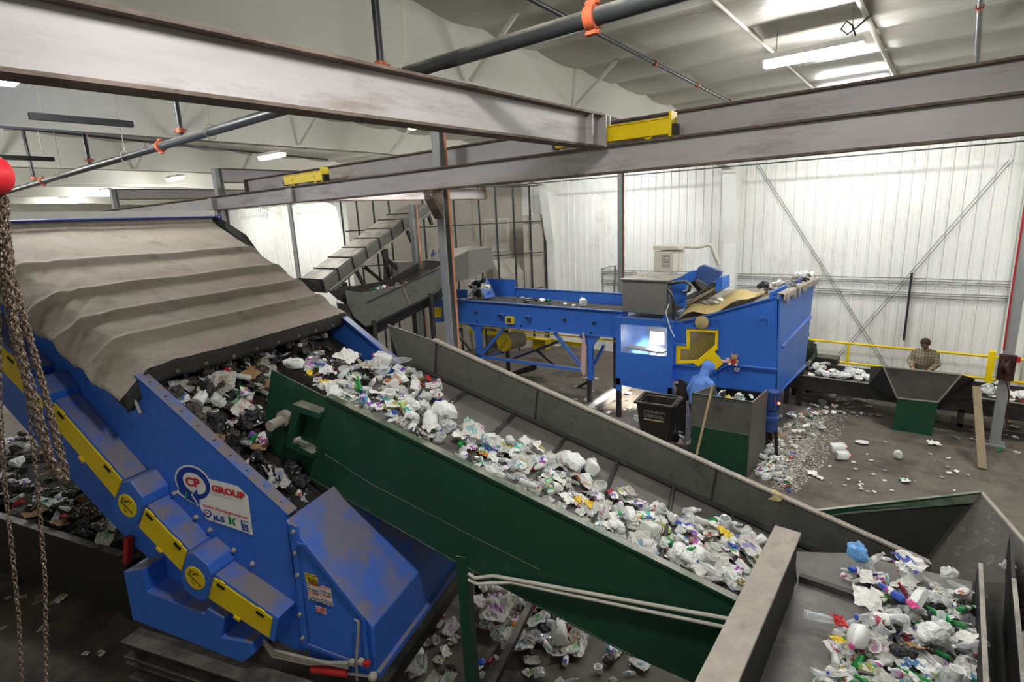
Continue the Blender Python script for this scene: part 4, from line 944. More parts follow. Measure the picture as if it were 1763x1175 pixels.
# yellow mesh guard with the drum behind
go = z3((640, 566), (885, 580), (880, 712), (735, 838), (558, 842), (562, 698), (640, 705))
gi = z3((664, 590), (866, 602), (862, 695), (722, 815), (590, 820), (592, 728), (664, 732))
m = MB()
for i in range(7):
    j = (i+1) % 7; m.prism(PX([go[i], go[j], gi[j], gi[i]], XN-.05), (.04, 0, 0))
m.prism(PX(z3((870, 696), (885, 728), (735, 868), (701, 842)), XN-.06), (.03, 0, 0))
m.prism(PX(z3((850, 745), (932, 838), (867, 894), (790, 805)), XN-.065), (.03, 0, 0))
gd = m.build('mesh_guard', 'yellow_paint', OS)
m = MB()
G0, G1 = px(*z3((560, 840))[0], XN-.02), px(*z3((885, 580))[0], XN-.02)
m2 = MB()
def inside(p, poly):
    r = False
    for i in range(len(poly)):
        a_, b_ = poly[i], poly[i-1]
        if (a_[2] > p[1]) != (b_[2] > p[1]) and p[0] < (b_[1]-a_[1])*(p[1]-a_[2])/(b_[2]-a_[2])+a_[1]: r = not r
    return r
gpoly = [tuple(p) for p in PX(go, XN-.02)]
ylo, yhi = min(p[1] for p in gpoly), max(p[1] for p in gpoly); zlo, zhi = min(p[2] for p in gpoly), max(p[2] for p in gpoly)
for sg in (1, -1):
    c_ = -3.0
    while c_ < 6:
        run = None
        for k in range(81):
            yy = ylo+(yhi-ylo)*k/80; zz = c_+sg*(yy-ylo)
            if inside((yy, zz+0), gpoly):
                if run is None: run = (yy, zz)
                last = (yy, zz)
            elif run is not None:
                if last[0] > run[0]: m2.bar((XN-.02, *run), (XN-.02, *last), .004, .004, up=(1, 0, 0))
                run = None
        c_ += .075
m2.build('guard_mesh', 'yellow_dusty', gd)
d0, d1 = px(*z3((560, 830))[0], XN+.5), px(*z3((900, 610))[0], XN+.5)
m = MB(); m.tube([d0, d1], .26, 24); m.build('drum', 'drum_steel', OS, smooth=40)
m = MB(); m.bb((XN+1.0, d1[1]-.3, d0[2]-.6), (XN+1.03, d0[1]+.3, d1[2]+.3)); m.build('inner_wall', 'gray_cabinet', OS)
m = MB(); m.lathe([(.13, 0), (.145, -.02), (.145, -.08), (.12, -.1)], px(*z3((768, 520))[0], XN), (1, 0, 0), 20); m.build('round_cap', 'kraft', OS, smooth=40)
for q0, q1 in (((540, 846), (718, 862)), ((955, 850), (1350, 888)), ((955, 850), (850, 918)), ((540, 690), (636, 697)), ((640, 562), (885, 572))):
    m = MB(); m.bar(px(*z3(q0)[0], XN-.03), px(*z3(q1)[0], XN-.03), .07, .03); m.build('ledge', 'clean_blue', OS)
m = MB(); q = px(*z3((888, 455))[0], XN-.005), px(*z3((880, 1020))[0], XN-.005); m.bar(q[0], q[1], .02, .015, up=(1, 0, 0)); m.build('panel_seam', 'clean_blue', OS)
for q in ((1240, 510), (865, 515)):
    p = px(*z3(q)[0], XN-.02); m = MB(); m.tube([p+np.array([0, .09, -.12]), p+np.array([-.03, .09, .06]), p+np.array([-.03, .0, .09]), p+np.array([-.03, -.09, .06]), p+np.array([0, -.09, -.12])], .008, 6); m.build('grab_handle', 'clean_blue', OS, smooth=60)
# grey control cabinet with an air unit on its lid
cf = PX(z3((140, 192), (487, 206), (470, 500), (150, 440)), XN+.02)
m = MB(); m.bb((XN+.02, cf[1][1], cf[3][2]), (XN+1.25, cf[0][1], cf[0][2])); cab = m.build('control_cabinet', 'gray_cabinet', OS, bevel=.01)
m = MB(); m.bb((XN-.03, cf[1][1]-.05, cf[0][2]), (XN+1.3, cf[0][1]+.05, cf[0][2]+.035)); m.build('cabinet_lid', 'gray_cabinet', cab, bevel=.005)
for q in ((232, 145), (318, 172), (540, 150)):
    p = pz(*z3(q)[0], cf[0][2]+.035); m = MB(); m.tube([p+np.array([0, .06, 0]), p+np.array([0, .06, .06]), p+np.array([0, -.06, .06]), p+np.array([0, -.06, 0])], .008, 6); m.build('lid_handle', 'post_steel', cab)
for yy in (cf[0][1]-.05, cf[1][1]+.05):
    m = MB(); m.bb((XN+.05, yy-.04, cf[3][2]-.3), (XN+.13, yy+.04, cf[3][2])); m.build('cabinet_foot', 'clean_blue', cab)
zl = cf[0][2]+.04
ua = pz(1125, 469, zl); ub = pz(1159, 470, zl)
ux = float((ua[0]+ub[0])/2)
m = MB(); m.bb((ux, ub[1], zl), (ux+.7, ua[1], zl+.52)); ac = m.build('air_unit', 'offwhite', OS, bevel=.02)
m = MB(); m.bb((ux-.03, ub[1]-.12, zl+.56), (ux+.75, ua[1]+.02, zl+.66)); m.build('air_unit_lid', 'offwhite', ac, bevel=.02)
m = MB()
for i in range(7):
    for j in range(9): m.box((ux-.004, ub[1]+.1+.032*i, zl+.14+.036*j), (.006, .018, .014))
m.build('louvre_holes', 'mesh_dark', ac)['kind'] = 'stuff'
t0 = np.array([ux+.4, ub[1]-.12, zl+.6])
m = MB(); m.tube([t0, t0+np.array([0.05, -.3, -.02]), t0+np.array([.1, -.55, .06]), t0+np.array([.12, -.62, .02]), t0+np.array([.3, -.75, -.45])], [.03, .03, .05, .05, .05], 10); m.build('air_pipe', 'offwhite', ac, smooth=60)
# sensor arm: blue side plate, hood and glass scanner
m = MB(); m.prism(PX(z3((487, 208), (640, 150), (640, 280), (632, 415), (500, 350)), XN+.3), (.04, 0, 0)); m.build('sensor_bracket', 'clean_blue', OS)
zq = lambda *pts: [px(*(1060+x/3.733, 440+y/3.733), 12.3) for x, y in pts]
def slab(pts, X, t, nm, mt): m = MB(); m.prism([px(1060+x/3.733, 440+y/3.733, X) for x, y in pts], (t, 0, 0)); return m.build(nm, mt, OS, bevel=.005)
slab(((425, 135), (470, 105), (540, 92), (540, 125), (500, 165), (440, 185)), 12.25, .5, 'sensor_arm', 'clean_blue')
slab(((528, 78), (562, 60), (680, 106), (672, 128), (600, 192), (512, 142)), 12.2, .12, 'hood_lid', 'blue_glass')
slab(((640, 148), (684, 140), (684, 216), (642, 240)), 12.2, .5, 'end_plate', 'clean_blue')
slab(((478, 172), (500, 165), (548, 222), (530, 235)), 12.2, .1, 'scanner_window', 'ink_black')
slab(((450, 262), (660, 160), (668, 178), (455, 290)), 12.3, .7, 'sensor_bar', 'gray_cabinet')
slab(((450, 298), (668, 186), (668, 205), (450, 330)), 12.28, .7, 'sensor_bar', 'drum_steel')
slab(((450, 335), (640, 225), (640, 240), (440, 362)), 12.35, .6, 'sensor_bar', 'conveyor_steel')
slab(((505, 150), (600, 195), (560, 228), (490, 180)), 12.26, .3, 'sensor_body', 'gray_cabinet')
m = MB(); m.tube(PX(z3((500, 225), (560, 208), (640, 205), (670, 235), (660, 275), (620, 285)), XN+.1), .035, 10); m.build('hose', 'dark_pipe', OS, smooth=60)
m = MB(); m.tube(PX(z3((495, 260), (530, 310), (545, 370), (542, 450), (540, 510)), XN+.05), .03, 10); m.build('hose', 'dark_pipe', OS, smooth=60)
m = MB(); m.tube(PX(z3((505, 380), (480, 440), (500, 520), (520, 580), (548, 635)), XN-.17), .012, 8); m.build('cable', 'lamp_white', OS, smooth=60)
# under structure
for q in ((1330, 672), (1380, 632)):
    p = px(*q, XN+.1) if q[0] < 1340 else py(*q, Yr+.1); m = MB(); m.bb((p[0]-.06, p[1]-.06, 0), (p[0]+.06, p[1]+.06, p[2])); m.build('leg', 'dark_steel', OS)
m = MB(); m.bb((fx-.1, 5.0, 0), (fx, 5.12, 1.4)); m.build('leg', 'dark_steel', OS)
m = MB(); m.prism([px(1160, 660, XN+.05), px(1336, 681, XN+.05), px(1330, 700, XN+.6), px(1180, 690, XN+.6)], (.5, 0, -.05)); m.build('under_pan', 'dark_steel', OS)
# bright tray on the floor below the sorter
t0, t1, t2, t3 = pz(1008, 702, .12), pz(1027, 704, .12), pz(1122, 641, .12), pz(1104, 637, .12)
m = MB(); m.prism([t0, t1, t2, t3], (0, 0, .02)); tr = m.build('floor_tray', 'lamp_white'); tag(tr, 'brightly lit white tray strip on the floor under the blue sorter', 'tray')
m = MB(); m.bar(t1, t2, .08, .12); m.build('tray_edge', 'pipe_grey', tr)
m = MB(); m.bar(t0, t3, .05, .12); m.build('tray_edge', 'pipe_grey', tr)
sp = bpy.data.lights.new('sorter_lamp', 'SPOT'); sp.energy = 900; sp.spot_size = R(70); sp.spot_blend = .5; sp.color = (1, .94, .86); sp.shadow_soft_size = .15
so = bpy.data.objects.new('sorter_lamp', sp); COL.objects.link(so); so.parent = OS
so.location = tuple(np.array([12.35, 5.0, 1.75])-ORI[OS.name]); tgt = (t0+t2)/2
so.rotation_euler = Vector(tuple(tgt-np.array([12.35, 5.0, 1.75]))).to_track_quat('-Z', 'Y').to_euler()
# toys and the sign on the ledge
pb = px(1263.5, 628.5, XN-.07)
TB = empty('teddy_bear', pb, 'small brown teddy bear in a red shirt on the blue ledge', 'toy')
m = MB(); m.ball(pb+np.array([0, 0, .06]), (.05, .055, .065)); m.ball(pb+np.array([-.05, .035, .03]), .028); m.ball(pb+np.array([-.05, -.035, .03]), .028); m.build('body', 'bear_red', TB, smooth=60)
m = MB(); m.ball(pb+np.array([-.005, 0, .165]), (.06, .065, .058)); m.ball(pb+np.array([-.05, 0, .15]), (.025, .03, .022)); m.ball(pb+np.array([0, .05, .215]), .024); m.ball(pb+np.array([0, -.05, .215]), .024); m.build('head', 'bear_fur', TB, smooth=60)
for s in (-1, 1):
    m = MB(); m.ball(pb+np.array([-.03, s*.07, .08]), (.028, .03, .045)); m.build('arm', 'bear_fur', TB, smooth=60)
    m = MB(); m.ball(pb+np.array([-.08, s*.06, .025]), (.05, .032, .028)); m.build('leg', 'offwhite', TB, smooth=60)
    m = MB(); m.ball(pb+np.array([-.058, s*.022, .178]), .008, 8, 6); m.build('eye', 'ink_black', TB)
pp = px(1252, 626, XN-.06)
m = MB(); m.ball(pp+np.array([0, .05, .035]), (.04, .08, .035)); m.ball(pp+np.array([0, -.03, .05]), (.04, .05, .05)); m.ball(pp+np.array([0, -.01, .1]), (.025, .04, .03))
tag(m.build('soft_toy', 'toy_pink', smooth=60), 'small pink soft toy beside the teddy bear', 'toy')
s0 = PX([(1262, 629.5), (1273.6, 631), (1273.6, 644), (1262.4, 642.5)], XN-.075)
m = MB(); m.prism(s0, (.004, 0, 0)); yo = m.build('paper_sign', 'flag_blue'); tag(yo, 'small blue card reading YOU taped below the teddy bear', 'sign')
text('lettering', "YOU'", .112, 'sign_white', s0[3]*.93+s0[2]*.07+np.array([-.006, 0, .045]), s0[2]-s0[3], (0, 0, 1), yo, .03, .0008, xs=.47)

# ================================================================== chute, bin, broom, motor
XQ = 10.05
cz = lambda *pts: Z(pts, 1080, 580, 5.339)
CH = empty('steel_chute', (10.6, 3.5, 0), 'steel chute box with green lower half in front of the hooded worker', 'chute')
f = PX(cz((598, 518), (1140, 602), (1118, 905), (590, 815)), XQ)
yA, yB = f[0][1], f[1][1]
m = MB(); m.prism([f[0], f[1], f[2], f[3]], (.02, 0, 0)); m.build('upper_plate', 'conveyor_steel', CH)
m = MB(); m.prism([f[3]+np.array([-.012, 0, 0]), f[2]+np.array([-.012, 0, 0]), (XQ-.012, f[2][1]+.02, 0), (XQ-.012, f[3][1], 0)], (.02, 0, 0)); m.build('lower_plate', 'green_paint', CH)
m = MB(); m.bar(f[0], f[1], .03, .02); m.build('rim', 'green_paint', CH)
sp1 = px(*cz((1233, 475))[0], XQ+.95)
yb_ = f[2][1]
m = MB(); m.prism([(XQ, yB, f[1][2]), (XQ+.95, yB-.02, sp1[2]), (XQ+.95, yB-.02, 0), (XQ-.02, yb_, 0), (XQ-.02, yb_, f[2][2])], (0, -.02, 0)); m.build('side_plate', 'conveyor_steel', CH)
pk = px(*cz((748, 430))[0], XQ+.45)
m = MB(); m.prism([(XQ, yA, f[0][2]-.02), (XQ+.45, yA-.3, pk[2]), (XQ+.6, yA-.3, 1.0), (XQ, yA, .6)], (0, .02, 0)); m.build('side_plate', 'conveyor_steel', CH)
m = MB(); m.bb((XQ+.95, yB, 0), (XQ+.97, yA-.3, 1.1)); m.build('back_plate', 'dark_steel', CH)
m = MB(); m.bb((XQ+.03, yB+.02, .9), (XQ+.95, yA-.25, 1.02)); m.build('chute_floor', 'dark_steel', CH)
m = MB(); m.prism(PX(cz((470, 385), (530, 412), (530, 548), (445, 545)), 11.3), (.03, 0, 0)); p_ = px(1172, 680, 11.3); m.bb((11.3, p_[1]-.12, 0), (11.33, p_[1]+.1, p_[2])); tag(m.build('steel_plate', 'dark_steel'), 'dark upright steel plate behind the hooded worker', 'plate')
mp_ = px(1329, 700, 11.15)
MO = empty('gear_motor', (mp_[0], mp_[1], .5), 'dark blue upright gear motor below the corner of the blue bunker', 'motor')
m = MB(); m.lathe([(.10, 1.02), (.12, 1.05), (.12, 1.4), (.1, 1.42)], (mp_[0], mp_[1], 0), (0, 0, 1), 18)
for k in range(12):
    t = k*math.pi/6; m.box((mp_[0]+.125*math.cos(t), mp_[1]+.125*math.sin(t), 1.22), (.03, .012, .33), ((math.cos(t), math.sin(t), 0), (-math.sin(t), math.cos(t), 0), (0, 0, 1)))
m.build('housing', 'motor_blue', MO)
m = MB(); m.lathe([(.06, .55), (.13, .6), (.13, .78), (.15, .8), (.15, .88), (.11, .9), (.11, 1.0)], (mp_[0], mp_[1], 0), (0, 0, 1), 18); m.build('gearbox', 'motor_blue', MO, smooth=40)
m = MB(); m.bar((mp_[0], mp_[1]+.1, .6), (mp_[0], mp_[1]+.2, 0), .06, .06); m.bar((mp_[0], mp_[1]-.1, .6), (mp_[0], mp_[1]-.15, 0), .06, .06); m.build('stand', 'dark_steel', MO)
m = MB(); m.ball(px(1341, 695, 11.0), .025, 10, 6); m.build('indicator', 'red_led', MO)
b0, b1 = px(1226.5, 666, XQ-.03), None
b1 = np.array([XQ-.45, b0[1]+.17, .06]); 
BR = empty('broom', b1, 'pale wooden broom handle leaning against the steel chute', 'broom')
m = MB(); m.tube([b1, b0], .022, 10); m.build('handle', 'wood', BR, smooth=40)
m = MB(); m.box(b1+np.array([0, 0, -.0]), (.07, .4, .1)); m.build('head', 'dark_pipe', BR)
# wheeled bin
bc = np.array([10.55, 4.72, 0.])
WB = empty('wheeled_bin', bc, 'open dark brown wheeled bin beside the steel chute', 'bin')
ub_, vb_ = np.array([math.cos(R(8)), math.sin(R(8)), 0]), np.array([-math.sin(R(8)), math.cos(R(8)), 0])
m = MB()
def rect(h, a_, b_): return [bc+ub_*sx*a_+vb_*sy*b_+np.array([0, 0, h]) for sx, sy in ((-1, -1), (1, -1), (1, 1), (-1, 1))]
o_ = [rect(.08, .24, .27), rect(.3, .27, .30), rect(1.0, .33, .37), rect(1.0, .30, .34), rect(.3, .24, .27), rect(.12, .22, .24)]
vs = [p for r_ in o_ for p in r_]; fs = [(i*4+j, i*4+(j+1) % 4, (i+1)*4+(j+1) % 4, (i+1)*4+j) for i in range(5) for j in range(4)] + [(3, 2, 1, 0), (20, 21, 22, 23)]
m.add(vs, fs); m.build('body', 'bin_plastic', WB, bevel=.02)
m = MB(); r0_, r1_ = rect(1.0, .38, .42), rect(1.0, .31, .35)
for i in range(4):
    j = (i+1) % 4; m.prism([r0_[i], r0_[j], r1_[j], r1_[i]], (0, 0, .05))
m.build('rim', 'bin_plastic', WB, bevel=.012)
m = MB(); hb = bc+np.array([0, 0, 1.02]); m.bar(hb-vb_*.44-ub_*.3, hb-vb_*.44+ub_*.3, .04, .05); m.bar(hb-vb_*.38, hb-vb_*.46, .05, .05); m.build('handle', 'bin_plastic', WB)
for sx in (-1, 1):
    m = MB(); m.lathe([(.1, -.03), (.1, .03)], bc-vb_*.3+ub_*sx*.28+np.array([0, 0, .1]), ub_, 16); m.build('wheel', 'ink_black', WB)
fo = bc-ub_*.305+np.array([0, 0, .0])
for k, (tx, mt) in enumerate((('JOHNSON', 'post_steel'), ('DISPOSAL', 'post_steel'))):
    text('lettering', tx, .095, mt, fo+vb_*.2+np.array([-.018-.006*(1-k), 0, .82-k*.1]), -vb_, (0, 0, 1), WB, .02, .001)
m = MB(); m.box(fo+np.array([-.012, 0, .665]), (.006, .42, .025), (ub_, vb_, (0, 0, 1))); m.build('stripe', 'kraft', WB)

# ================================================================== picking belt and green hopper in front of the back wall
XP = 14.6
q4 = lambda *pts: Z(pts, 1360, 560, 4.352)
PB = empty('picking_belt', (15.0, 0, 0), 'low dark picking belt running along the back wall on the right', 'conveyor')
e = px(*q4((110, 380))[0], XP); zt2 = e[2]
m = MB(); m.bb((XP, -6, zt2-.36), (XP+.03, 3.3, zt2)); m.build('side_panel', 'dark_steel', PB)
m = MB(); m.bb((XP+.9, -6, zt2-.36), (XP+.93, 3.3, zt2+.12)); m.build('side_panel', 'dark_steel', PB)
m = MB(); m.bb((XP-.02, -6, zt2-.01), (XP+.05, 3.3, zt2+.012)); m.build('rim', 'conveyor_steel', PB)
m = MB(); m.bb((XP+.03, -6, zt2-.14), (XP+.9, 3.3, zt2-.1)); m.build('belt', 'belt_dark', PB)
for yy in (3.1, .75, -.35, -2.6, -5):
    for xx in (XP+.05, XP+.85):
        m = MB(); m.bb((xx-.05, yy-.05, 0), (xx+.05, yy+.05, zt2-.3)); m.build('leg', 'dark_steel', PB)
m = MB(); m.bb((XP+.0, -6, .12), (XP+.06, .8, .2)); m.build('lower_rail', 'dark_steel', PB)
GH = empty('green_hopper', (14.1, .4, 0), 'dark steel funnel on a green box standing by the picking belt', 'hopper')
XG = 14.08; XT = 13.9
t = [px(*q4(q)[0], XT) for q in ((700, 310), (1285, 372))]; bt = [px(*q4(q)[0], XG-.02) for q in ((805, 545), (1110, 577))]
tl, tr_ = px(*q4((603, 310))[0], XP-.05), px(*q4((1385, 402))[0], XP-.05)
bl_, br_ = np.array([XP-.05, bt[0][1], bt[0][2]-.1]), np.array([XP-.05, bt[1][1], bt[1][2]-.1])
m = MB(); m.prism([t[0], t[1], bt[1], bt[0]], (.02, 0, 0)); m.build('front_plate', 'conveyor_steel', GH)
m = MB(); m.prism([t[0], bt[0], bl_, (XP-.05, tl[1], tl[2]-.45), tl], (.015, 0, 0)); m.build('side_plate', 'dark_steel', GH)
m = MB(); m.prism([t[1], tr_, (XP-.05, tr_[1], tr_[2]-.45), br_, bt[1]], (.015, 0, 0)); m.build('side_plate', 'dark_steel', GH)
m = MB(); m.prism([bt[0]+np.array([.0, 0, -.0]), bt[1], (XG-.02, bt[1][1]+.03, 0), (XG-.02, bt[0][1]+.03, 0)], (.45, 0, 0)); m.build('box', 'green_paint', GH)
for a_, b_ in ((t[0], t[1]), (t[0], bt[0]), (t[1], bt[1]), (bt[0], bt[1])):
    m = MB(); m.bar(a_, b_, .03, .03, up=(1, 0, 0)); m.build('edge', 'dusty_flat', GH)
fl0, fl1 = pz(1691, 807, .03), px(1681, 666, XT+.1)
m = MB(); m.bar(fl0, fl1, .13, .035, up=(1, .2, .3)); tag(m.build('plank', 'grey_wood'), 'weathered wooden plank leaning on the right edge of the green hopper', 'plank')
# yellow guard rail
GR = empty('guard_rail', (16.7, 1, 0), 'yellow two bar guard rail along the back wall', 'railing')
for z in (1.26, .72):
    m = MB(); m.tube([(16.7, -8, z), (16.7, 4.2, z)], .032, 10); m.build('rail', 'yellow_paint', GR, smooth=40)
for yy in (3.95, 2.1, -1.6, -4):
    m = MB(); m.tube([(16.7, yy, 0), (16.7, yy, 1.26)], .03, 10); m.build('post', 'yellow_paint', GR, smooth=40)
m = MB(); m.bb((16.35, -.85, 0), (16.47, -.72, 1.47)); tag(m.build('bollard', 'yellow_paint', bevel=.01), 'square yellow post in front of the guard rail at the right', 'post')
m = MB(); m.bb((16.05, 2.25, .0), (16.5, 2.95, .95)); bx = m.build('crate', 'dark_steel', bevel=.01); tag(bx, 'dark open crate behind the picking belt beside the gloved worker', 'crate')
# low yellow rail far left behind the sorting belt
a_, b_ = px(737, 570, 15.0), px(1010, 607, 15.0)
m = MB(); m.bar((15.0, a_[1], .75), (15.0, b_[1], .75), .06, .14); m.bar((15.0, a_[1]-.1, 0), (15.0, a_[1]-.1, .7), .1, .1); m.bar((15, b_[1]+.1, 0), (15, b_[1]+.1, .7), .1, .1)
tag(m.build('guard_rail', 'yellow_dusty'), 'low dusty yellow guard rail behind the legs of the blue sorting belt', 'railing')

# ================================================================== feed conveyors on the left of the sorter
k5 = lambda *pts: Z(pts, 500, 320, 4.894)
Pp, Qq = np.array([8.3, 11.6, 0]), np.array([12.0, 10.75, 0]); dd = (Qq-Pp)/np.linalg.norm(Qq-Pp); nn = np.array([-dd[1], dd[0], 0])
if nn @ np.array([1, 1, 0]) < 0: nn = -nn
def KP(pts, off=0.): return [ppl(*q, Pp+nn*off, nn) for q in k5(*pts)]
FC = empty('feed_conveyor', (10, 11.5, 0), 'dark steel conveyor rising to the blue sorting belt, hooded at its top', 'conveyor')
m = MB(); m.prism(KP([(465, 880), (612, 905), (990, 832), (1245, 688), (1245, 890), (640, 1190), (540, 1110), (480, 990)]), nn*.03); m.build('side_panel', 'conveyor_steel', FC)
m = MB(); m.prism(KP([(1245, 688), (1320, 645), (1320, 828), (1245, 890)]), nn*.03); m.build('side_panel', 'conveyor_steel', FC)
m = MB(); m.prism(KP([(1315, 640), (1500, 545), (1500, 785), (1318, 828)], -.03), nn*1.2); m.build('hood', 'conveyor_steel', FC)
m = MB(); m.prism(KP([(1500, 545), (1700, 515), (1705, 700), (1500, 785)], -.03), nn*1.2); m.build('hood_front', 'gray_cabinet', FC)
p_ = KP([(640, 985), (1245, 700)], -.02); m = MB(); m.bar(p_[0], p_[1], .03, .02); m.build('seam', 'dark_steel', FC)
p_ = KP([(945, 850), (1010, 1008)], -.01); m = MB(); m.bar(p_[0], p_[1], .02, .02); m.build('joint_strip', 'dusty_flat', FC)
p_ = KP([(650, 1185), (1245, 892)], .0); m = MB(); m.bar(p_[0], p_[1], .1, .05); m.build('bottom_flange', 'dark_steel', FC)
m = MB(); m.prism([p+nn*1.1 for p in KP([(480, 870), (690, 870), (980, 820), (1245, 660), (1245, 800), (600, 1000)])], nn*.03); m.build('side_panel', 'dark_steel', FC)
m = MB(); m.prism(KP([(500, 1010), (640, 1195), (1245, 895), (1320, 832), (1320, 900), (1245, 975), (650, 1290), (520, 1130)], .12), nn*.9); m.build('under_tray', 'black_steel_and_shade', FC)
bq = KP([(500, 930), (640, 935), (1000, 870), (1300, 700)])
m = MB()
for p, q in zip(bq[:-1], bq[1:]): m.add([p+nn*.03, q+nn*.03, q+nn*1.1, p+nn*1.1, p+nn*.03-np.array([0, 0, .05]), q+nn*.03-np.array([0, 0, .05]), q+nn*1.1-np.array([0, 0, .05]), p+nn*1.1-np.array([0, 0, .05])], [(0, 1, 2, 3), (4, 7, 6, 5), (0, 4, 5, 1), (2, 6, 7, 3)])
m.build('belt', 'belt_dark', FC)
m = MB(); m.prism(KP([(320, 890), (470, 862), (478, 1000), (400, 960)], .4), nn*.03); m.build('end_plate', 'dark_steel', FC)
c_ = KP([(1362, 738)], -.14)[0]
m = MB(); m.lathe([(.09, 0), (.13, .04), (.13, .12), (.06, .14)], c_, nn, 18); m.ball(c_+np.array([0, 0, -.12]), .06); m.build('head_bearing', 'post_steel', FC, smooth=40)
for q in ((700, 1150), (1180, 920)):
    p = KP([q])[0]
    m = MB(); m.bb((p[0]-.05, p[1]-.05, 0), (p[0]+.05, p[1]+.05, p[2]+.05)); m.build('leg', 'dark_steel', FC)
    p = p+nn*1.05; m = MB(); m.bb((p[0]-.05, p[1]-.05, 0), (p[0]+.05, p[1]+.05, p[2]+.05)); m.build('leg', 'dark_steel', FC)
# covered rising conveyor behind it
YC = 12.6
def CY(pts, Y=YC): return [py(*q, Y) for q in k5(*pts)]
RC = empty('covered_conveyor', (9.5, 13.1, 0), 'steep dark conveyor with flat box covers rising to the right, left of the tall column', 'conveyor')
m = MB(); m.prism(CY([(262, 798), (505, 610), (860, 352), (1010, 238), (1165, 150), (1200, 235), (1010, 350), (700, 590), (385, 878), (300, 905)]), (0, .03, 0)); m.build('side_panel', 'conveyor_steel', RC)
m = MB(); p_ = CY([(330, 880), (1190, 205)], YC-.03); m.bar(p_[0], p_[1], .05, .03); m.build('side_rail', 'dusty_flat', RC)
seams = [(265, 798), (392, 705), (514, 608), (630, 522), (740, 443), (842, 362), (935, 284), (1010, 236), (1160, 150)]
for i, (s0_, s1_) in enumerate(zip(seams[:-1], seams[1:])):
    p, q = CY([s0_, s1_])
    if i % 2: pass
    m = MB(); up = np.array([0, 0, .05]); m.prism([p+np.array([0, -.015, .0]), q+np.array([0, -.015, 0]), q-up*1+np.array([0, -.015, 0]), p-up*1+np.array([0, -.015, 0])], (0, 1.07, 0)); cv = m.build('cover', 'gray_cabinet', RC)
    m = MB(); m.bar(p+np.array([0, -.02, .015]), p+np.array([0, 1.07, .015]), .04, .03); m.build('cover_lip', 'dark_steel', cv)
    m = MB(); m.bar(p+np.array([0.0, -.02, 0]), p+np.array([0.05, -.02, -.3]), .03, .03); m.build('cover_strap', 'dark_steel', cv)
m = MB(); m.prism(CY([(160, 790), (265, 798), (300, 905), (240, 850)], YC+.02), (0, 1.0, 0)); m.build('tail_box', 'dark_steel', RC)
for q0, q1, Y in (((540, 690), (615, 830), 12.9), ((770, 520), (815, 690), 12.8), ((815, 620), (920, 720), 12.8), ((620, 680), (780, 815), 13.4), ((800, 600), (800, 810), 13.5), ((975, 360), (1025, 480), 12.8), ((1165, 250), (1190, 330), 12.8)):
    p, q = py(*k5(q0)[0], Y), py(*k5(q1)[0], Y); m = MB(); m.bar(p, q, .08, .08, up=(0, 1, 0)); m.build('strut', 'dark_steel', RC)
for xx in (8.9, 10.4):
    m = MB(); m.bb((xx-.06, 13.2, 0), (xx+.06, 13.32, 3.4 if xx < 9 else 4.2)); m.build('leg', 'dark_steel', RC)
# wire cage and drywall room
fa, fb2 = np.array([16.75, 12.15, 0]), np.array([10.35, 15.06, 0]); fd = (fb2-fa)/np.linalg.norm(fb2-fa); fn_ = np.array([fd[1], -fd[0], 0])
def FP(x, y, off=0.):
    p0 = fa+fn_*off; return ppl(x, y, p0, fn_)
if fn_ @ np.array([1, 1, 0]) < 0: fn_ = -fn_
WC = empty('wire_cage', (13, 13.8, 0), 'tall wire mesh cage of dark posts and rails before the grey room', 'fence')
for xx in (590, 617, 645, 672, 730, 783, 826, 855, 885, 913, 938):
    p = FP(xx, 385); m = MB(); m.bar((p[0], p[1], 0), (p[0], p[1], 6.02), .06 if xx not in (617, 672, 826) else .045, .05, up=tuple(fd)); m.build('post', 'dark_pipe', WC)
for z in (6.0, 4.75, 3.62, 2.3):
    m = MB(); m.bar((fa[0], fa[1], z), (fb2[0], fb2[1], z), .035, .035); m.build('rail', 'dark_pipe', WC)
m = MB(); Lf = np.linalg.norm(fb2-fa); sp_ = .16
for sg in (1, -1):
    t_ = -3.9
    while t_ < Lf+3.9:
        z0_, z1_ = 2.3, 6.0; u0, u1 = t_, t_+sg*(z1_-z0_)
        lo_, hi_ = (u0, u1) if sg > 0 else (u1, u0)
        if hi_ > 0 and lo_ < Lf:
            def at_(u): return fa+fd*u+np.array([0, 0, z0_+(u-u0)*sg])
            ua_, ub__ = max(lo_, 0), min(hi_, Lf)
            if ub__-ua_ > .05: m.bar(at_(ua_), at_(ub__), .0032, .0032, up=tuple(fn_))
        t_ += sp_
m.build('wire_mesh', 'thin_rod', WC)['kind'] = 'stuff'
o = empty('drywall_room', (14, 15.5, 0), 'plain grey room wall with a window behind the wire cage', 'room')
off = 1.35
m = MB(); p, q = FP(600, 385, off), FP(937, 385, off); m.prism([(p[0], p[1], 0), (q[0], q[1], 0), (q[0], q[1], 6.3), (p[0], p[1], 6.3)], tuple(fn_*.1)); m.build('wall_panel', 'drywall', o)
wp = [FP(*q_, off-.02) for q_ in ((834, 379), (875, 377), (874, 430), (836, 432))]
for i in range(4): m = MB(); m.bar(wp[i], wp[(i+1) % 4], .07, .05, up=tuple(fn_)); m.build('window_frame', 'offwhite', o)
m = MB(); m.bar((wp[0]+wp[1])/2, (wp[2]+wp[3])/2, .06, .05, up=tuple(fn_)); m.build('window_mullion', 'offwhite', o)
m = MB(); m.prism(wp, tuple(fn_*.02)); m.build('window_pane', 'tarp_grey', o)
m = MB(); pp_ = [FP(*q_, .14) for q_ in ((900, 371), (938, 369), (944, 500), (905, 500))]; m.prism(pp_, tuple(fn_*.03)); tag(m.build('leaning_board', 'drywall'), 'large grey board leaning at the right end of the wire cage', 'board')
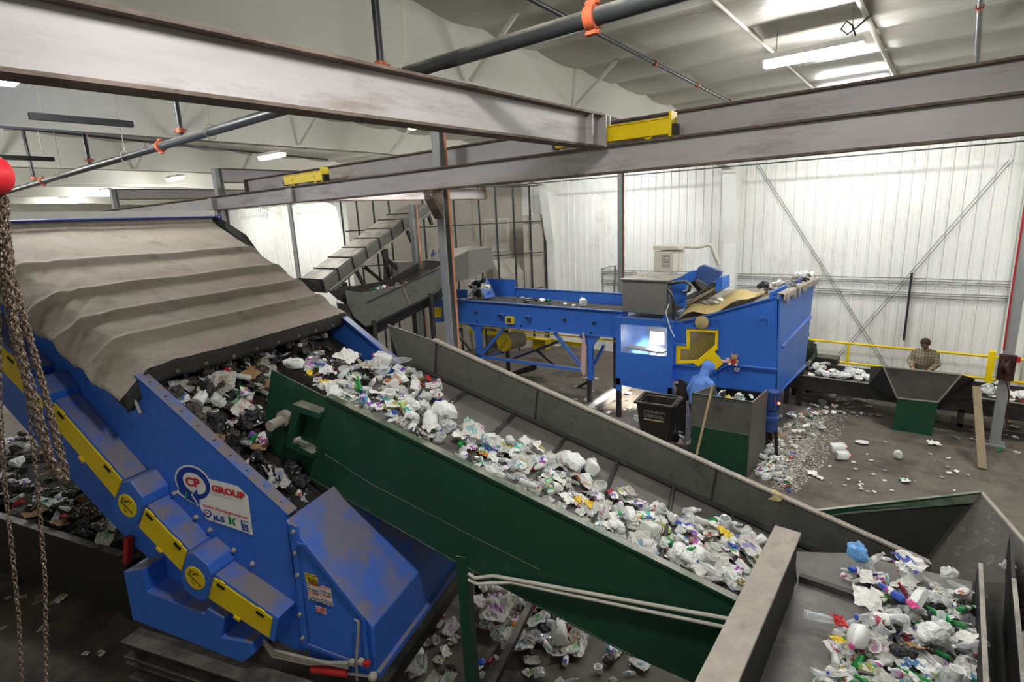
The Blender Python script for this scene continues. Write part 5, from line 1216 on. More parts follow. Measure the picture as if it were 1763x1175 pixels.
m = MB(); tp = [FP(*q_, .35) for q_ in ((850, 452), (868, 437), (930, 434), (912, 470), (880, 462))]
b0_, b1_ = FP(862, 470, .25), FP(935, 470, .25)
k_ = fn_*.7
m.add([(b0_[0], b0_[1], 0), (b1_[0], b1_[1], 0), (b1_[0], b1_[1], 3.0), (b0_[0], b0_[1], 2.8), (b0_[0]+k_[0], b0_[1]+k_[1], 0), (b1_[0]+k_[0], b1_[1]+k_[1], 0), (b1_[0]+k_[0], b1_[1]+k_[1], 3.45), (b0_[0]+k_[0], b0_[1]+k_[1], 3.4)],
      [(0, 1, 2, 3), (1, 5, 6, 2), (4, 0, 3, 7), (3, 2, 6, 7), (5, 4, 7, 6)])
tag(m.build('covered_pile', 'tarp_grey', bevel=.05), 'pale dust-covered box pile inside the wire cage', 'pile')
m = MB(); q_ = KP([(905, 645), (1060, 640), (1200, 650), (1200, 780), (905, 775)], 1.6); m.prism(q_, nn*.8); tag(m.build('steel_bin', 'gray_cabinet'), 'grey steel box behind the rising feed conveyor', 'box')
m = MB(); q_ = KP([(1310, 640), (1330, 530), (1400, 590), (1330, 640)], 1.5); m.prism(q_, nn*.6); tag(m.build('steel_hood', 'gray_cabinet'), 'small grey sloping hood beside the tall column, behind the feed conveyor', 'hood')
c_ = KP([(1210, 620)], 1.3)[0]
m = MB(); m.lathe([(.09, -.25), (.09, .15), (.03, .22), (.03, .28)], c_, (0, 0, 1), 12); tag(m.build('blue_bottle', 'motor_blue', smooth=40), 'tall blue bottle shape left of the column top of the feed conveyor', 'bottle')
# dark conveyor trough at the lower left that holds the rubbish pile
LT = empty('trough_conveyor', G(-8, 4.5, 0), 'dark steel trough at the lower left holding a heap of rubbish', 'conveyor')
WT = 4.0
t_ = [SW(*q, WT)[::2] for q in ((-60, 868), (0, 888), (215, 955), (230, 1062), (0, 985), (-60, 965))]
m = MB(); m.prism(wpoly(t_, WT), AX*.03); m.build('side_panel', 'dark_steel', LT)
p, q = G(t_[0][0], WT-.02, t_[0][1]), G(t_[2][0], WT-.02, t_[2][1]); m = MB(); m.bar(p, q, .1, .03); m.build('rim', 'dark_steel', LT)
m = MB(); m.prism([G(t_[0][0]-2, WT+.03, t_[0][1]-.5), G(t_[2][0]+1.5, WT+.03, t_[2][1]-.5), G(t_[2][0]+1.5, WT+2.2, t_[2][1]-.5), G(t_[0][0]-2, WT+2.2, t_[0][1]-.5)], (0, 0, -.05)); m.build('belt', 'belt_dark', LT)
m = MB(); m.prism(wpoly([(t_[0][0]-2, t_[0][1]-1), (t_[2][0]+1.5, t_[2][1]-1), (t_[2][0]+1.5, t_[2][1]+.3), (t_[0][0]-2, t_[0][1]+.6)], WT+2.2), AX*.03); m.build('side_panel', 'dark_steel', LT)
for s_ in (t_[0][0]+.6, t_[2][0]-.3):
    m = MB(); m.bar(G(s_, WT+.1, 0), G(s_, WT+.1, .9), .1, .1, up=EX); m.build('leg', 'dark_steel', LT)
# ================================================================== people
def fuse(name, mb, voxel, mt, parent, smooth_it=3):
    me = mb.mesh('tmp', mt, (0, 0, 0)); t = bpy.data.objects.new('tmp_body', me); COL.objects.link(t)
    md = t.modifiers.new('r', 'REMESH'); md.mode = 'VOXEL'; md.voxel_size = voxel
    ms = t.modifiers.new('s', 'SMOOTH'); ms.factor = .5; ms.iterations = smooth_it
    bpy.context.view_layer.update()
    out = bpy.data.meshes.new_from_object(t.evaluated_get(bpy.context.evaluated_depsgraph_get()))
    bpy.data.objects.remove(t); out.name = name
    out.materials.clear(); out.materials.append(MATS[mt])
    org = ORI[parent.name]
    out.transform(Matrix.Translation(tuple(-org))); out.shade_smooth()
    o = bpy.data.objects.new(name, out); COL.objects.link(o); o.parent = parent; ORI[o.name] = org
    return o
def person(base, head_ang, lean, nod, arms, label, top_mat, leg_mat, top_name, hat=None, hood=False, hgt=1.75, glove=False):
    base = np.array(base, float); f = np.array([math.cos(head_ang), math.sin(head_ang), 0]); l = np.array([-f[1], f[0], 0]); u = np.array([0, 0, 1.])
    k = hgt/1.75
    P = lambda a, b, c: base+(f*a+l*b+u*c)*k
    o = empty('person', base, label, 'person')
    hip = .95; cl, sl = math.cos(lean), math.sin(lean)
    T = lambda a, b, h: P(a*cl+(h)*sl, b, hip+h*cl-a*sl)     # torso frame, h above the hips
    neck0, neck1 = T(0, 0, .50), T(.02, 0, .585)
    hc = neck1+(f*(math.sin(lean+nod)*.115+.015)+u*math.cos(lean+nod)*.115)*k
    hu = f*math.sin(lean+nod)+u*math.cos(lean+nod); hf = f*math.cos(lean+nod)-u*math.sin(lean+nod)
    b = MB()
    b.tube([T(0, 0, -.08), T(0, 0, .1), T(.01, 0, .3), T(0, 0, .45), neck0], [.125*k, .12*k, .135*k, .12*k, .07*k], 14)
    b.tube([T(0, .15, .44), T(0, 0, .47), T(0, -.15, .44)], [.07*k, .08*k, .07*k], 12)
    b.tube([neck0, neck1, hc], [.06*k, .055*k, .06*k], 12)
    # head: skull, jaw, nose, ears, brow
    b.ball(hc+hu*.02*k, (.088*k, .088*k, .105*k), 18, 12); b.ball(hc+hf*.045*k-hu*.055*k, (.055*k, .055*k, .055*k), 12, 8)
    b.tube([hc+hf*.085*k+hu*.02*k, hc+hf*.112*k-hu*.022*k], [.012*k, .017*k], 8)
    for s in (-1, 1): b.ball(hc+l*s*.088*k, (.02*k, .02*k, .03*k), 8, 6)
    b.tube([hc+hf*.085*k+l*.04*k+hu*.03*k, hc+hf*.092*k+hu*.033*k, hc+hf*.085*k-l*.04*k+hu*.03*k], .013*k, 8)
    for s, arm in zip((1, -1), arms):
        sh = T(0, s*.19, .43); el, ha = P(*arm[0]), P(*arm[1])
        b.tube([sh, sh*.5+el*.5, el, el*.5+ha*.5, ha], [.055*k, .05*k, .042*k, .04*k, .028*k], 12)
        d = (ha-el)/np.linalg.norm(ha-el); sd = np.cross(d, u); sd = sd/np.linalg.norm(sd); nd = np.cross(sd, d)
        b.tube([ha, ha+d*.05*k, ha+d*.09*k], [.03*k, .038*k, .034*k], 10)
        for q in range(4):
            off = (q-1.5)*.021*k; ln = (.075, .088, .082, .062)[q]*k
            st = ha+d*.085*k+sd*off
            b.tube([st, st+d*ln*.5-nd*.006, st+d*ln*.85-nd*.03*k, st+d*ln*.9-nd*.05*k], [.011*k, .0105*k, .010*k, .009*k], 8)
        st = ha+d*.03*k+sd*s*.03*k
        b.tube([st, st+d*.035*k+sd*s*.03*k-nd*.01, st+d*.075*k+sd*s*.035*k-nd*.025*k], [.014*k, .012*k, .010*k], 8)
    for s in (1, -1):
        b.tube([T(0, s*.09, -.02), P(.03, s*.1, .5), P(-.01, s*.1, .09), P(-.01, s*.1, .05)], [.085*k, .06*k, .045*k, .045*k], 12)
        b.tube([P(-.05, s*.1, .045), P(.1, s*.11, .035), P(.17, s*.115, .03)], [.045*k, .042*k, .03*k], 10)
    fuse('body', b, .0085, 'skin', o)
    for s in (-1, 1):
        m = MB(); m.ball(hc+hf*.088*k+l*s*.032*k+hu*.012*k, .012*k, 8, 6); m.build('eye', 'ink_black', o)
    m = MB(); m.tube([hc+hf*.1*k-hu*.058*k+l*.022*k, hc+hf*.104*k-hu*.06*k, hc+hf*.1*k-hu*.058*k-l*.022*k], .005, 6); m.build('mouth', 'bear_red', o)
    c = MB()
    c.tube([T(0, 0, -.10), T(0, 0, .02), T(.02, 0, .2), T(.01, 0, .38), T(-.0, 0, .47), T(0, 0, .53)], [.195*k, .195*k, .21*k, .205*k, .14*k, .08*k], 18)
    c.tube([T(0, .2, .41), T(0, 0, .44), T(0, -.2, .41)], [.092*k, .12*k, .092*k], 12)
    for s, arm in zip((1, -1), arms):
        sh = T(0, s*.19, .43); el, ha = P(*arm[0]), P(*arm[1]); w = el*.12+ha*.88
        c.tube([sh, sh*.5+el*.5, el, el*.45+ha*.55, w], [.088*k, .075*k, .068*k, .06*k, .05*k], 14)
    if hood:
        c.ball(hc+hu*.02*k-hf*.03*k, (.125*k, .125*k, .14*k), 16, 10); c.ball(hc+hu*.04*k+hf*.015*k, (.118*k, .118*k, .118*k), 16, 10); c.tube([hc-hf*.03*k-hu*.06*k, T(-.02, 0, .52), T(-.07, 0, .42)], [.10*k, .095*k, .07*k], 12)
    fuse(top_name, c, .016, top_mat, o, 5)
    j = MB()
    for s in (1, -1): j.tube([T(0, s*.08, -.0), T(0, s*.1, -.12), P(.03, s*.105, .5), P(-.01, s*.105, .1)], [.12*k, .115*k, .085*k, .075*k], 14)
    j.tube([T(0, 0, -.14), T(0, 0, .02)], [.15*k, .16*k], 16)
    fuse('trousers', j, .016, leg_mat, o, 4)
    for s in (1, -1):
        m = MB(); m.tube([P(-.01, s*.105, .14), P(-.02, s*.105, .06)], [.07*k, .065*k], 12); m.tube([P(-.07, s*.105, .055), P(.08, s*.112, .05), P(.19, s*.118, .045)], [.055*k, .055*k, .044*k], 12); fuse('boot', m, .012, 'boot_brown', o, 2)
    if hat:
        m = MB(); m.ball(hc+hu*.05*k-hf*.012*k, (.102*k, .102*k, .095*k), 16, 10); m.ball(hc+hu*.0*k-hf*.05*k, (.085*k, .085*k, .09*k), 12, 8); fuse('hair', m, .014, hat, o, 3)
        if hat == 'hair_brown':
            m = MB(); m.prism([hc+hu*.065*k+hf*.08*k+l*.075*k, hc+hu*.05*k+hf*.17*k+l*.045*k, hc+hu*.05*k+hf*.17*k-l*.045*k, hc+hu*.065*k+hf*.08*k-l*.075*k], hu*.012); m.build('cap_peak', 'hair_brown', o, bevel=.004)
    if glove:
        for arm in arms:
            el, ha = P(*arm[0]), P(*arm[1]); d = (ha-el)/np.linalg.norm(ha-el); sd = np.cross(d, u); sd = sd/np.linalg.norm(sd); nd = np.cross(sd, d)
            g = MB(); g.tube([ha-d*.05, ha, ha+d*.05, ha+d*.1], [.04, .042, .048, .044], 12)
            for q in range(4):
                st = ha+d*.085+sd*(q-1.5)*.024; g.tube([st, st+d*.045-nd*.01, st+d*.075-nd*.045], [.015, .015, .013], 8)
            st = ha+d*.03+sd*.035; g.tube([st, st+d*.04+sd*.035, st+d*.08+sd*.04], [.017, .015, .013], 8)
            fuse('glove', g, .008, 'glove_grey', o, 2)
    return o
def plaid():
    m = mat('plaid_shirt', (150, 138, 112), .85, var=.12, scale=14)
    nt = m.node_tree; N = nt.nodes; L = nt.links; b = N['Principled BSDF']; src = b.inputs['Base Color'].links[0].from_socket
    tc = N.new('ShaderNodeTexCoord'); sx = N.new('ShaderNodeSeparateXYZ'); L.new(tc.outputs['Object'], sx.inputs[0]); prev = src
    for ax in (1, 2):
        w = N.new('ShaderNodeMath'); w.operation = 'MULTIPLY'; w.inputs[1].default_value = 16; L.new(sx.outputs[ax], w.inputs[0])
        fr = N.new('ShaderNodeMath'); fr.operation = 'FRACT'; L.new(w.outputs[0], fr.inputs[0])
        lt = N.new('ShaderNodeMath'); lt.operation = 'LESS_THAN'; lt.inputs[1].default_value = .33; L.new(fr.outputs[0], lt.inputs[0])
        ml = N.new('ShaderNodeMath'); ml.operation = 'MULTIPLY'; ml.inputs[1].default_value = .55; L.new(lt.outputs[0], ml.inputs[0])
        mx = N.new('ShaderNodeMix'); mx.data_type = 'RGBA'; L.new(ml.outputs[0], mx.inputs[0]); L.new(prev, mx.inputs[6]); mx.inputs[7].default_value = (*lin((84, 76, 66)), 1); prev = mx.outputs[2]
    L.new(prev, b.inputs['Base Color'])
plaid()
person((11.12, 4.06, 0), R(-28), R(13), R(22), (((.03, .33, 1.10), (.10, .32, .86)), ((.12, -.34, 1.12), (.32, -.30, 1.0))),
       'person in a blue hooded sweatshirt bending over the steel chute', 'hoodie_blue', 'jeans_dark', 'hoodie', hood=True, hgt=1.78)
person((15.98, .42, 0), R(172), R(8), R(30), (((.16, .27, 1.14), (.40, .16, 1.04)), ((.14, -.27, 1.14), (.40, -.14, 1.04))),
       'person in a checked shirt looking down behind the green hopper', 'plaid_shirt', 'jeans_dark', 'shirt', hat='hair_brown', hgt=1.76)
person((15.95, 3.0, 0), R(185), R(14), R(20), (((.18, .26, 1.08), (.42, .18, .96)), ((.16, -.26, 1.08), (.42, -.16, .98))),
       'person in a dark green sleeve with a grey glove, mostly hidden behind the blue bunker', 'sleeve_green', 'jeans_dark', 'jacket', hat='boot_brown', hgt=1.72, glove=True)

# ================================================================== rubbish
mat('clear_plastic', (235, 238, 238), .08, var=.05, trans=.78, spec=.8)
mat('cloudy_plastic', (222, 222, 216), .3, var=.08, trans=.25, rnd_hue=.12)
mat('white_plastic', (232, 232, 228), .4, var=.05)
mat('green_plastic', (30, 140, 62), .2, var=.1, trans=.35)
mat('blue_plastic', (38, 78, 180), .35, var=.1)
mat('lightblue_film', (110, 170, 226), .3, var=.15, scale=8)
mat('red_film', (190, 42, 44), .35, var=.2, scale=12)
mat('orange_film', (232, 140, 46), .35, var=.2, scale=10)
mat('yellow_film', (236, 204, 52), .35, var=.15, scale=10)
mat('pink_film', (226, 84, 150), .35, var=.15, scale=10)
mat('white_paper', (234, 231, 224), .75, var=.06, scale=8, rnd_hue=.10)
mat('grey_paper', (178, 172, 162), .8, var=.12, scale=8, rnd_hue=.3)
mat('dark_film', (46, 44, 44), .4, var=.3, scale=10, rnd_hue=.4)
mat('grimy_film', (72, 67, 61), .4, var=.35, scale=12, rnd_hue=.55)
mat('tin_metal', (172, 172, 170), .3, metal=.8, var=.12)
mat('cardboard', (170, 134, 92), .85, var=.15, scale=8, rnd_hue=.25)
mat('dark_red_plastic', (120, 26, 44), .25, var=.15, trans=.2)
def printed(name, base, scale, lines):
    m = mat(name, base, .7, var=.05); nt = m.node_tree; N = nt.nodes; L = nt.links; b = N['Principled BSDF']; src = b.inputs['Base Color'].links[0].from_socket
    tc = N.new('ShaderNodeTexCoord'); vo = N.new('ShaderNodeTexVoronoi'); vo.distance = 'CHEBYCHEV'; vo.inputs['Scale'].default_value = scale; L.new(tc.outputs['Object'], vo.inputs['Vector'])
    oi = N.new('ShaderNodeObjectInfo'); sep = N.new('ShaderNodeSeparateColor'); L.new(vo.outputs['Color'], sep.inputs[0])
    gt = N.new('ShaderNodeMath'); gt.operation = 'GREATER_THAN'; gt.inputs[1].default_value = .62 if lines else .45; L.new(sep.outputs[0], gt.inputs[0])
    hs = N.new('ShaderNodeHueSaturation'); ad = N.new('ShaderNodeMath'); ad.operation = 'MULTIPLY_ADD'; ad.inputs[1].default_value = .35; L.new(sep.outputs[1], ad.inputs[0]); L.new(oi.outputs['Random'], ad.inputs[2])
    fr = N.new('ShaderNodeMath'); fr.operation = 'FRACT'; L.new(ad.outputs[0], fr.inputs[0]); L.new(fr.outputs[0], hs.inputs['Hue']); hs.inputs['Color'].default_value = (.55, .12, .08, 1); hs.inputs['Saturation'].default_value = .55 if lines else .95; hs.inputs['Value'].default_value = .8
    mx = N.new('ShaderNodeMix'); mx.data_type = 'RGBA'; L.new(gt.outputs[0], mx.inputs[0]); L.new(src, mx.inputs[6]); L.new(hs.outputs[0], mx.inputs[7]); prev = mx.outputs[2]
    if lines:
        br = N.new('ShaderNodeTexBrick'); br.inputs['Scale'].default_value = 26; br.inputs['Color1'].default_value = (*lin((150, 146, 140)), 1); br.inputs['Color2'].default_value = (*lin((190, 186, 178)), 1); br.inputs['Mortar'].default_value = (*lin((226, 222, 212)), 1)
        br.inputs['Mortar Size'].default_value = .03; br.inputs['Brick Width'].default_value = 1.4; br.inputs['Row Height'].default_value = .16; L.new(tc.outputs['Object'], br.inputs['Vector'])
        m2 = N.new('ShaderNodeMix'); m2.data_type = 'RGBA'; L.new(gt.outputs[0], m2.inputs[0]); L.new(br.outputs['Color'], m2.inputs[6]); L.new(prev, m2.inputs[7]); prev = m2.outputs[2]
    L.new(prev, b.inputs['Base Color'])
printed('newsprint', (206, 202, 192), 9, True)
printed('packaging', (228, 226, 220), 16, False)
rt = random.Random(11)
def nz3(p, s, k): return noise.noise_vector(Vector((p[0]*s+k*7.3, p[1]*s-k*3.1, p[2]*s+k)))
def sheet(w, h, amp, k, n=7, curl=0., thick=0.):
    mb = MB()
    def fn(u, v):
        x, y = (u-.5)*w, (v-.5)*h; q = nz3((x, y, 0), 5/max(w, h)*1.3, k); q2 = nz3((x, y, 0), 11/max(w, h), k+5)
        e = 1+.12*q2[0]
        return (x*e+q[0]*amp*.5, y*e+q[1]*amp*.5, abs(q[2])*amp*1.3+q2[2]*amp*.35+curl*(u-.5)**2*w*4*.35+.01)
    mb.grid(fn, n, n)
    if thick:
        t = mb; o = len(t.v); t.v += [(a, b, c-thick) for a, b, c in t.v[:o]]; nf = len(t.f); t.f += [tuple(i+o for i in f[::-1]) for f in t.f[:nf]]; t.m += [0]*nf
    return mb
def crush(mb, amp, sc, k, flat=1.):
    a = np.array(mb.v); c = a.mean(0); out = []
    for p in a:
        q = nz3(p, sc, k); out.append((p[0]+q[0]*amp, p[1]+q[1]*amp, (p[2]-c[2])*flat+c[2]*flat+q[2]*amp))
    mb.v = out; return mb
def lay(mb):
    mb.v = [(p[2], p[1], p[0]) for p in mb.v]; a = np.array(mb.v); c = (a.min(0)+a.max(0))/2; lo = a[:, 2].min(); mb.v = [(p[0]-c[0], p[1]-c[1], p[2]-lo) for p in mb.v]; return mb
VAR = {}
def variant(kind, parts): VAR.setdefault(kind, []).append(parts)
def mk(mb, name, mt, smooth=False): return (name, mb.mesh(name, mt, (0, 0, 0), smooth))
def bottle(k, body_mt, cap_mt, lab_mt, h=.24, r=.035, amp=.006, flat=.8):
    def pack(prof):
        m = MB(); m.lathe(prof, (0, 0, 0), (0, 0, 1), 14); return m
    body = pack([(r*.75, 0), (r, .012), (r, h*.3), (r*.92, h*.38), (r, h*.46), (r, h*.62), (r*.8, h*.75), (r*.38, h*.9), (r*.36, h*.96), (r*.36, h)])
    cap = pack([(r*.42, h*.955), (r*.45, h*.96), (r*.45, h*1.02), (r*.4, h*1.025)]); lab = pack([(r*1.015, h*.4), (r*1.03, h*.45), (r*1.03, h*.62), (r*1.0, h*.63)])
    out = []
    allv = [len(x.v) for x in (body, cap, lab)]; j = MB(); j.v = body.v+cap.v+lab.v
    crush(j, amp, 14, k, 1.0); lay(j); a = np.array(j.v); a[:, 2] *= flat; j.v = [tuple(p) for p in a]
    body.v, cap.v, lab.v = j.v[:allv[0]], j.v[allv[0]:allv[0]+allv[1]], j.v[allv[0]+allv[1]:]
    out = [mk(body, 'plastic_bottle', body_mt, 50)]
    if cap_mt: out.append(mk(cap, 'cap', cap_mt, 40))
    if lab_mt: out.append(mk(lab, 'label_band', lab_mt, 50))
    return out
for k, (b_, c_, l_) in enumerate((('clear_plastic', 'white_plastic', 'packaging'), ('clear_plastic', 'blue_plastic', None), ('clear_plastic', None, 'packaging'), ('cloudy_plastic', 'red_film', None), ('clear_plastic', 'blue_plastic', 'packaging'), ('clear_plastic', 'white_plastic', None))):
    variant('clear plastic bottle', bottle(k, b_, c_, l_, h=.22+.03*(k % 3), amp=.006+.004*(k % 3), flat=.9-.12*(k % 3)))
for k in range(2): variant('green plastic bottle', bottle(k+9, 'green_plastic', 'white_plastic' if k else 'green_plastic', 'packaging' if k else None, h=.25, amp=.009, flat=.7))
variant('dark red plastic bottle', bottle(15, 'dark_red_plastic', 'red_film', None, h=.22, amp=.006))
variant('blue plastic bottle', bottle(17, 'blue_plastic', 'white_plastic', 'packaging', h=.22))
def jug(k, mt, cap_mt):
    m = MB(); s = .078
    def ring_(hw, z, n=16): return [(hw*np.sign(math.cos(t))*abs(math.cos(t))**.6, hw*np.sign(math.sin(t))*abs(math.sin(t))**.6, z) for t in [2*math.pi*i/n for i in range(n)]]
    R_ = [ring_(s*.9, 0), ring_(s, .01), ring_(s, .13), ring_(s*.85, .175), ring_(s*.45, .215), ring_(s*.25, .225), ring_(s*.25, .245)]
    m.v = [p for r_ in R_ for p in r_]; n = 16; m.f = [(i*n+j, i*n+(j+1) % n, (i+1)*n+(j+1) % n, (i+1)*n+j) for i in range(6) for j in range(n)]+[tuple(range(n))[::-1], tuple(range(6*n, 7*n))]; m.m = [0]*len(m.f)
    m.tube([(.03, 0, .225), (.075, 0, .2), (.088, 0, .14), (.075, 0, .09)], .013, 8)
    crush(m, .012, 9, k); c = MB(); c.lathe([(.022, .24), (.024, .245), (.024, .262), (.02, .265)], (0, 0, 0), (0, 0, 1), 12)
    nb = len(m.v); j = MB(); j.v = m.v+c.v; lay(j); m.v, c.v = j.v[:nb], j.v[nb:]
    return [mk(m, 'plastic_jug', mt, 45), mk(c, 'cap', cap_mt, 40)]
for k, (mt, cm) in enumerate((('cloudy_plastic', 'blue_plastic'), ('white_plastic', 'pink_film'), ('cloudy_plastic', 'red_film'))): variant('white plastic jug', jug(k, mt, cm))
def bag(k, mt, nm='plastic_bag', r=.11, fl=.5):
    m = MB(); m.ball((0, 0, 0), (r, r*.8, r*fl), 30, 18); a = np.array(m.v); out = []
    for p in a:
        q = nz3(p, 9, k); q2 = nz3(p, 24, k+3); q3 = nz3(p, 55, k+9); out.append(tuple(p*(1+.55*q[0])+np.array(q2)*.024+np.array(q)*.02+np.array(q3)*.009))
    m.v = out; lo = min(p[2] for p in out); m.v = [(p[0], p[1], p[2]-lo*.8) for p in out]; return [mk(m, nm, mt)]
for k, mt in enumerate(('cloudy_plastic', 'white_plastic', 'clear_plastic', 'cloudy_plastic')): variant('pale plastic bag', bag(k, mt, r=.09+.015*(k % 3)))
for k, mt in enumerate(('dark_film', 'grimy_film', 'dark_film')): variant('grimy plastic bag', bag(k+8, mt, r=.10))
for k, mt in enumerate(('clear_plastic', 'cloudy_plastic', 'clear_plastic', 'cloudy_plastic')): variant('crumpled clear plastic film', [mk(sheet(.18, .14, .06, k+72, 10), 'plastic_film', mt)])
for k, mt in enumerate(('dark_film', 'grimy_film', 'dark_film')): variant('grimy plastic film', [mk(sheet(.2, .15, .06, k+82, 9), 'plastic_film', mt)])
variant('brown paper lump', bag(31, 'kraft', 'paper_lump', .09, .8))
variant('light blue plastic bag', bag(21, 'lightblue_film', r=.10, fl=.7))
for k in range(5): variant('crumpled white paper', [mk(sheet(.15+.03*(k % 3), .12+.03*(k % 2), .035, k+2), 'paper_scrap', 'white_paper')])
for k in range(3): variant('crumpled grey paper', [mk(sheet(.16, .13, .03, k+22), 'paper_scrap', 'grey_paper')])
for k in range(4): variant('newspaper page', [mk(sheet(.30, .22, .03, k+32, 8, curl=.15), 'newspaper_page', 'newsprint')])
for k in range(5): variant('printed food wrapper', [mk(sheet(.17, .11, .028, k+42), 'food_wrapper', 'packaging')])
for c_, mt in (('orange', 'orange_film'), ('red', 'red_film'), ('yellow', 'yellow_film'), ('blue', 'blue_plastic'), ('pink', 'pink_film'), ('green', 'green_plastic')):
    variant(c_+' plastic wrapper', [mk(sheet(.13, .085, .03, len(c_)+52), 'food_wrapper', mt)])
for k in range(3): variant('torn cardboard piece', [mk(sheet(.2, .13, .02, k+62, 5, curl=.3, thick=.005), 'cardboard_piece', 'cardboard')])
def carton(k, mt):
    m = MB(); m.box((0, 0, .035), (.19, .09, .07)); 
    m.prism([(.095, -.045, .0), (.095, .045, .0), (.14, .04, .035), (.14, -.04, .035)], (0, 0, .035)); crush(m, .012, 12, k); return [mk(m, 'carton', mt)]
for k, mt in enumerate(('packaging', 'white_plastic', 'packaging')): variant('crushed drink carton', carton(k, mt))
def tub(k, mt):
    m = MB(); m.lathe([(.045, 0), (.05, .005), (.058, .085), (.064, .085), (.064, .09), (.054, .088), (.046, .012), (.04, .01)], (0, 0, 0), (0, 0, 1), 18); crush(m, .008, 12, k)
    if k % 2: lay(m)
    return [mk(m, 'plastic_tub', mt, 40)]
for k, mt in enumerate(('white_plastic', 'cloudy_plastic', 'clear_plastic')): variant('plastic tub', tub(k, mt))
def can(k, mt):
    m = MB(); m.lathe([(.028, 0), (.033, .006), (.033, .11), (.027, .118), (.026, .114)], (0, 0, 0), (0, 0, 1), 16); crush(m, .006, 16, k); lay(m); return [mk(m, 'drink_can', mt, 40)]
for k, mt in enumerate(('tin_metal', 'packaging')): variant('drink can', can(k, mt))
def cap(mt): m = MB(); m.lathe([(.022, 0), (.024, .004), (.024, .02), (.02, .022)], (0, 0, 0), (0, 0, 1), 14); return [mk(m, 'bottle_cap', mt, 40)]
variant('blue bottle cap', cap('blue_plastic')); variant('red bottle cap', cap('red_film')); variant('white bottle cap', cap('white_plastic')); variant('orange bottle cap', cap('orange_film'))
def platem(): m = MB(); m.lathe([(.07, 0), (.085, .006), (.11, .018), (.112, .02), (.085, .01), (.07, .006)], (0, 0, 0), (0, 0, 1), 22); return [mk(crush(m, .005, 9, 4), 'paper_plate', 'white_paper', 40)]
variant('paper plate', platem())
CATS = {'plastic_film': 'film', 'paper_lump': 'paper', 'plastic_bottle': 'bottle', 'plastic_jug': 'jug', 'plastic_bag': 'bag', 'paper_scrap': 'paper', 'newspaper_page': 'newspaper', 'food_wrapper': 'wrapper', 'cardboard_piece': 'cardboard',
        'carton': 'carton', 'plastic_tub': 'tub', 'drink_can': 'can', 'bottle_cap': 'cap', 'paper_plate': 'plate'}
def put(kind, p, nrm=(0, 0, 1), scale=1., label=None, group=None, tilt=.35, spin=None, v=None):
    parts = VAR[kind][rt.randrange(len(VAR[kind])) if v is None else v]
    nv = Vector(nrm).normalized(); nv = (nv+Vector((rt.uniform(-tilt, tilt), rt.uniform(-tilt, tilt), 0))).normalized()
    q = Vector((0, 0, 1)).rotation_difference(nv).to_matrix().to_4x4(); sp_ = rt.uniform(0, 6.283) if spin is None else spin
    Mx = Matrix.Translation(tuple(float(c) for c in p)) @ q @ Matrix.Rotation(sp_, 4, 'Z') @ Matrix.Scale(scale, 4)
    root = None
    for i, (nm, me) in enumerate(parts):
        o = bpy.data.objects.new(nm, me); COL.objects.link(o)
        if i == 0: o.matrix_world = Mx; root = o
        else: o.parent = root
    root['label'] = label; root['category'] = CATS[parts[0][0]]
    if group: root['group'] = group
    return root
def pip(x, y, poly):
    r = False
    for i in range(len(poly)):
        a, b = poly[i], poly[i-1]
        if (a[1] > y) != (b[1] > y) and x < (b[0]-a[0])*(y-a[1])/(b[1]-a[1])+a[0]: r = not r
    return r
def sample(poly):
    xs = [p[0] for p in poly]; ys = [p[1] for p in poly]
    while True:
        x, y = rt.uniform(min(xs), max(xs)), rt.uniform(min(ys), max(ys))
        if pip(x, y, poly): return x, y
def scatter(n, poly, surf, nrm, mix, where, gname, zmax=.1, sc=(.8, 1.15), tilt=.45, z0=.0):
    kinds = list(mix); ws = [mix[k] for k in kinds]
    for _ in range(n):
        x, y = sample(poly); p = surf(x, y); k = rt.choices(kinds, ws)[0]
        p = p+np.array([0, 0, z0+rt.random()**1.6*zmax])
        art = 'an ' if k[0] in 'aeiou' else ''
        put(k, p, nrm, rt.uniform(*sc), f'{k} {where}', f'{k}s {gname}', tilt)
# --- green conveyor stream
BN = (EX*math.sin(math.atan(.383))+np.array([0, 0, math.cos(math.atan(.383))]))
BP0 = G(-3.27, 4.6, belt_z(-3.27))
bsurf = lambda x, y: ppl(x, y, BP0, BN)
MIXW = {'crumpled white paper': 15, 'clear plastic bottle': 17, 'pale plastic bag': 13, 'crumpled clear plastic film': 15, 'printed food wrapper': 26, 'newspaper page': 5, 'white plastic jug': 2, 'crumpled grey paper': 5, 'green plastic bottle': 4, 'orange plastic wrapper': 4, 'red plastic wrapper': 4, 'yellow plastic wrapper': 3, 'blue plastic wrapper': 4, 'plastic tub': 6, 'crushed drink carton': 6, 'torn cardboard piece': 2, 'drink can': 3, 'blue bottle cap': 2, 'white bottle cap': 2}
st_poly = [(497, 640), (520, 622), (590, 618), (660, 622), (690, 630), (712, 650), (770, 682), (765, 700), (720, 715), (790, 735), (850, 722), (850, 742), (800, 755), (885, 770), (945, 778), (945, 800), (1030, 815), (1035, 850), (1135, 870), (1140, 895), (1200, 905), (1250, 912), (1315, 950), (1300, 1010), (1275, 1032), (1200, 995), (1100, 950), (1000, 900), (880, 842), (760, 780), (640, 722), (560, 682)]
scatter(300, st_poly, bsurf, BN, MIXW, 'in the rubbish stream on the green conveyor', 'on the green conveyor', .12, (.6, 1.0))
def one(kind, q, surf, nrm, scale, label, spin=None, v=None, dz=.03, tilt=.15, group=None): return put(kind, surf(*q)+np.array([0, 0, dz]), nrm, scale, label, group, tilt, spin, v)
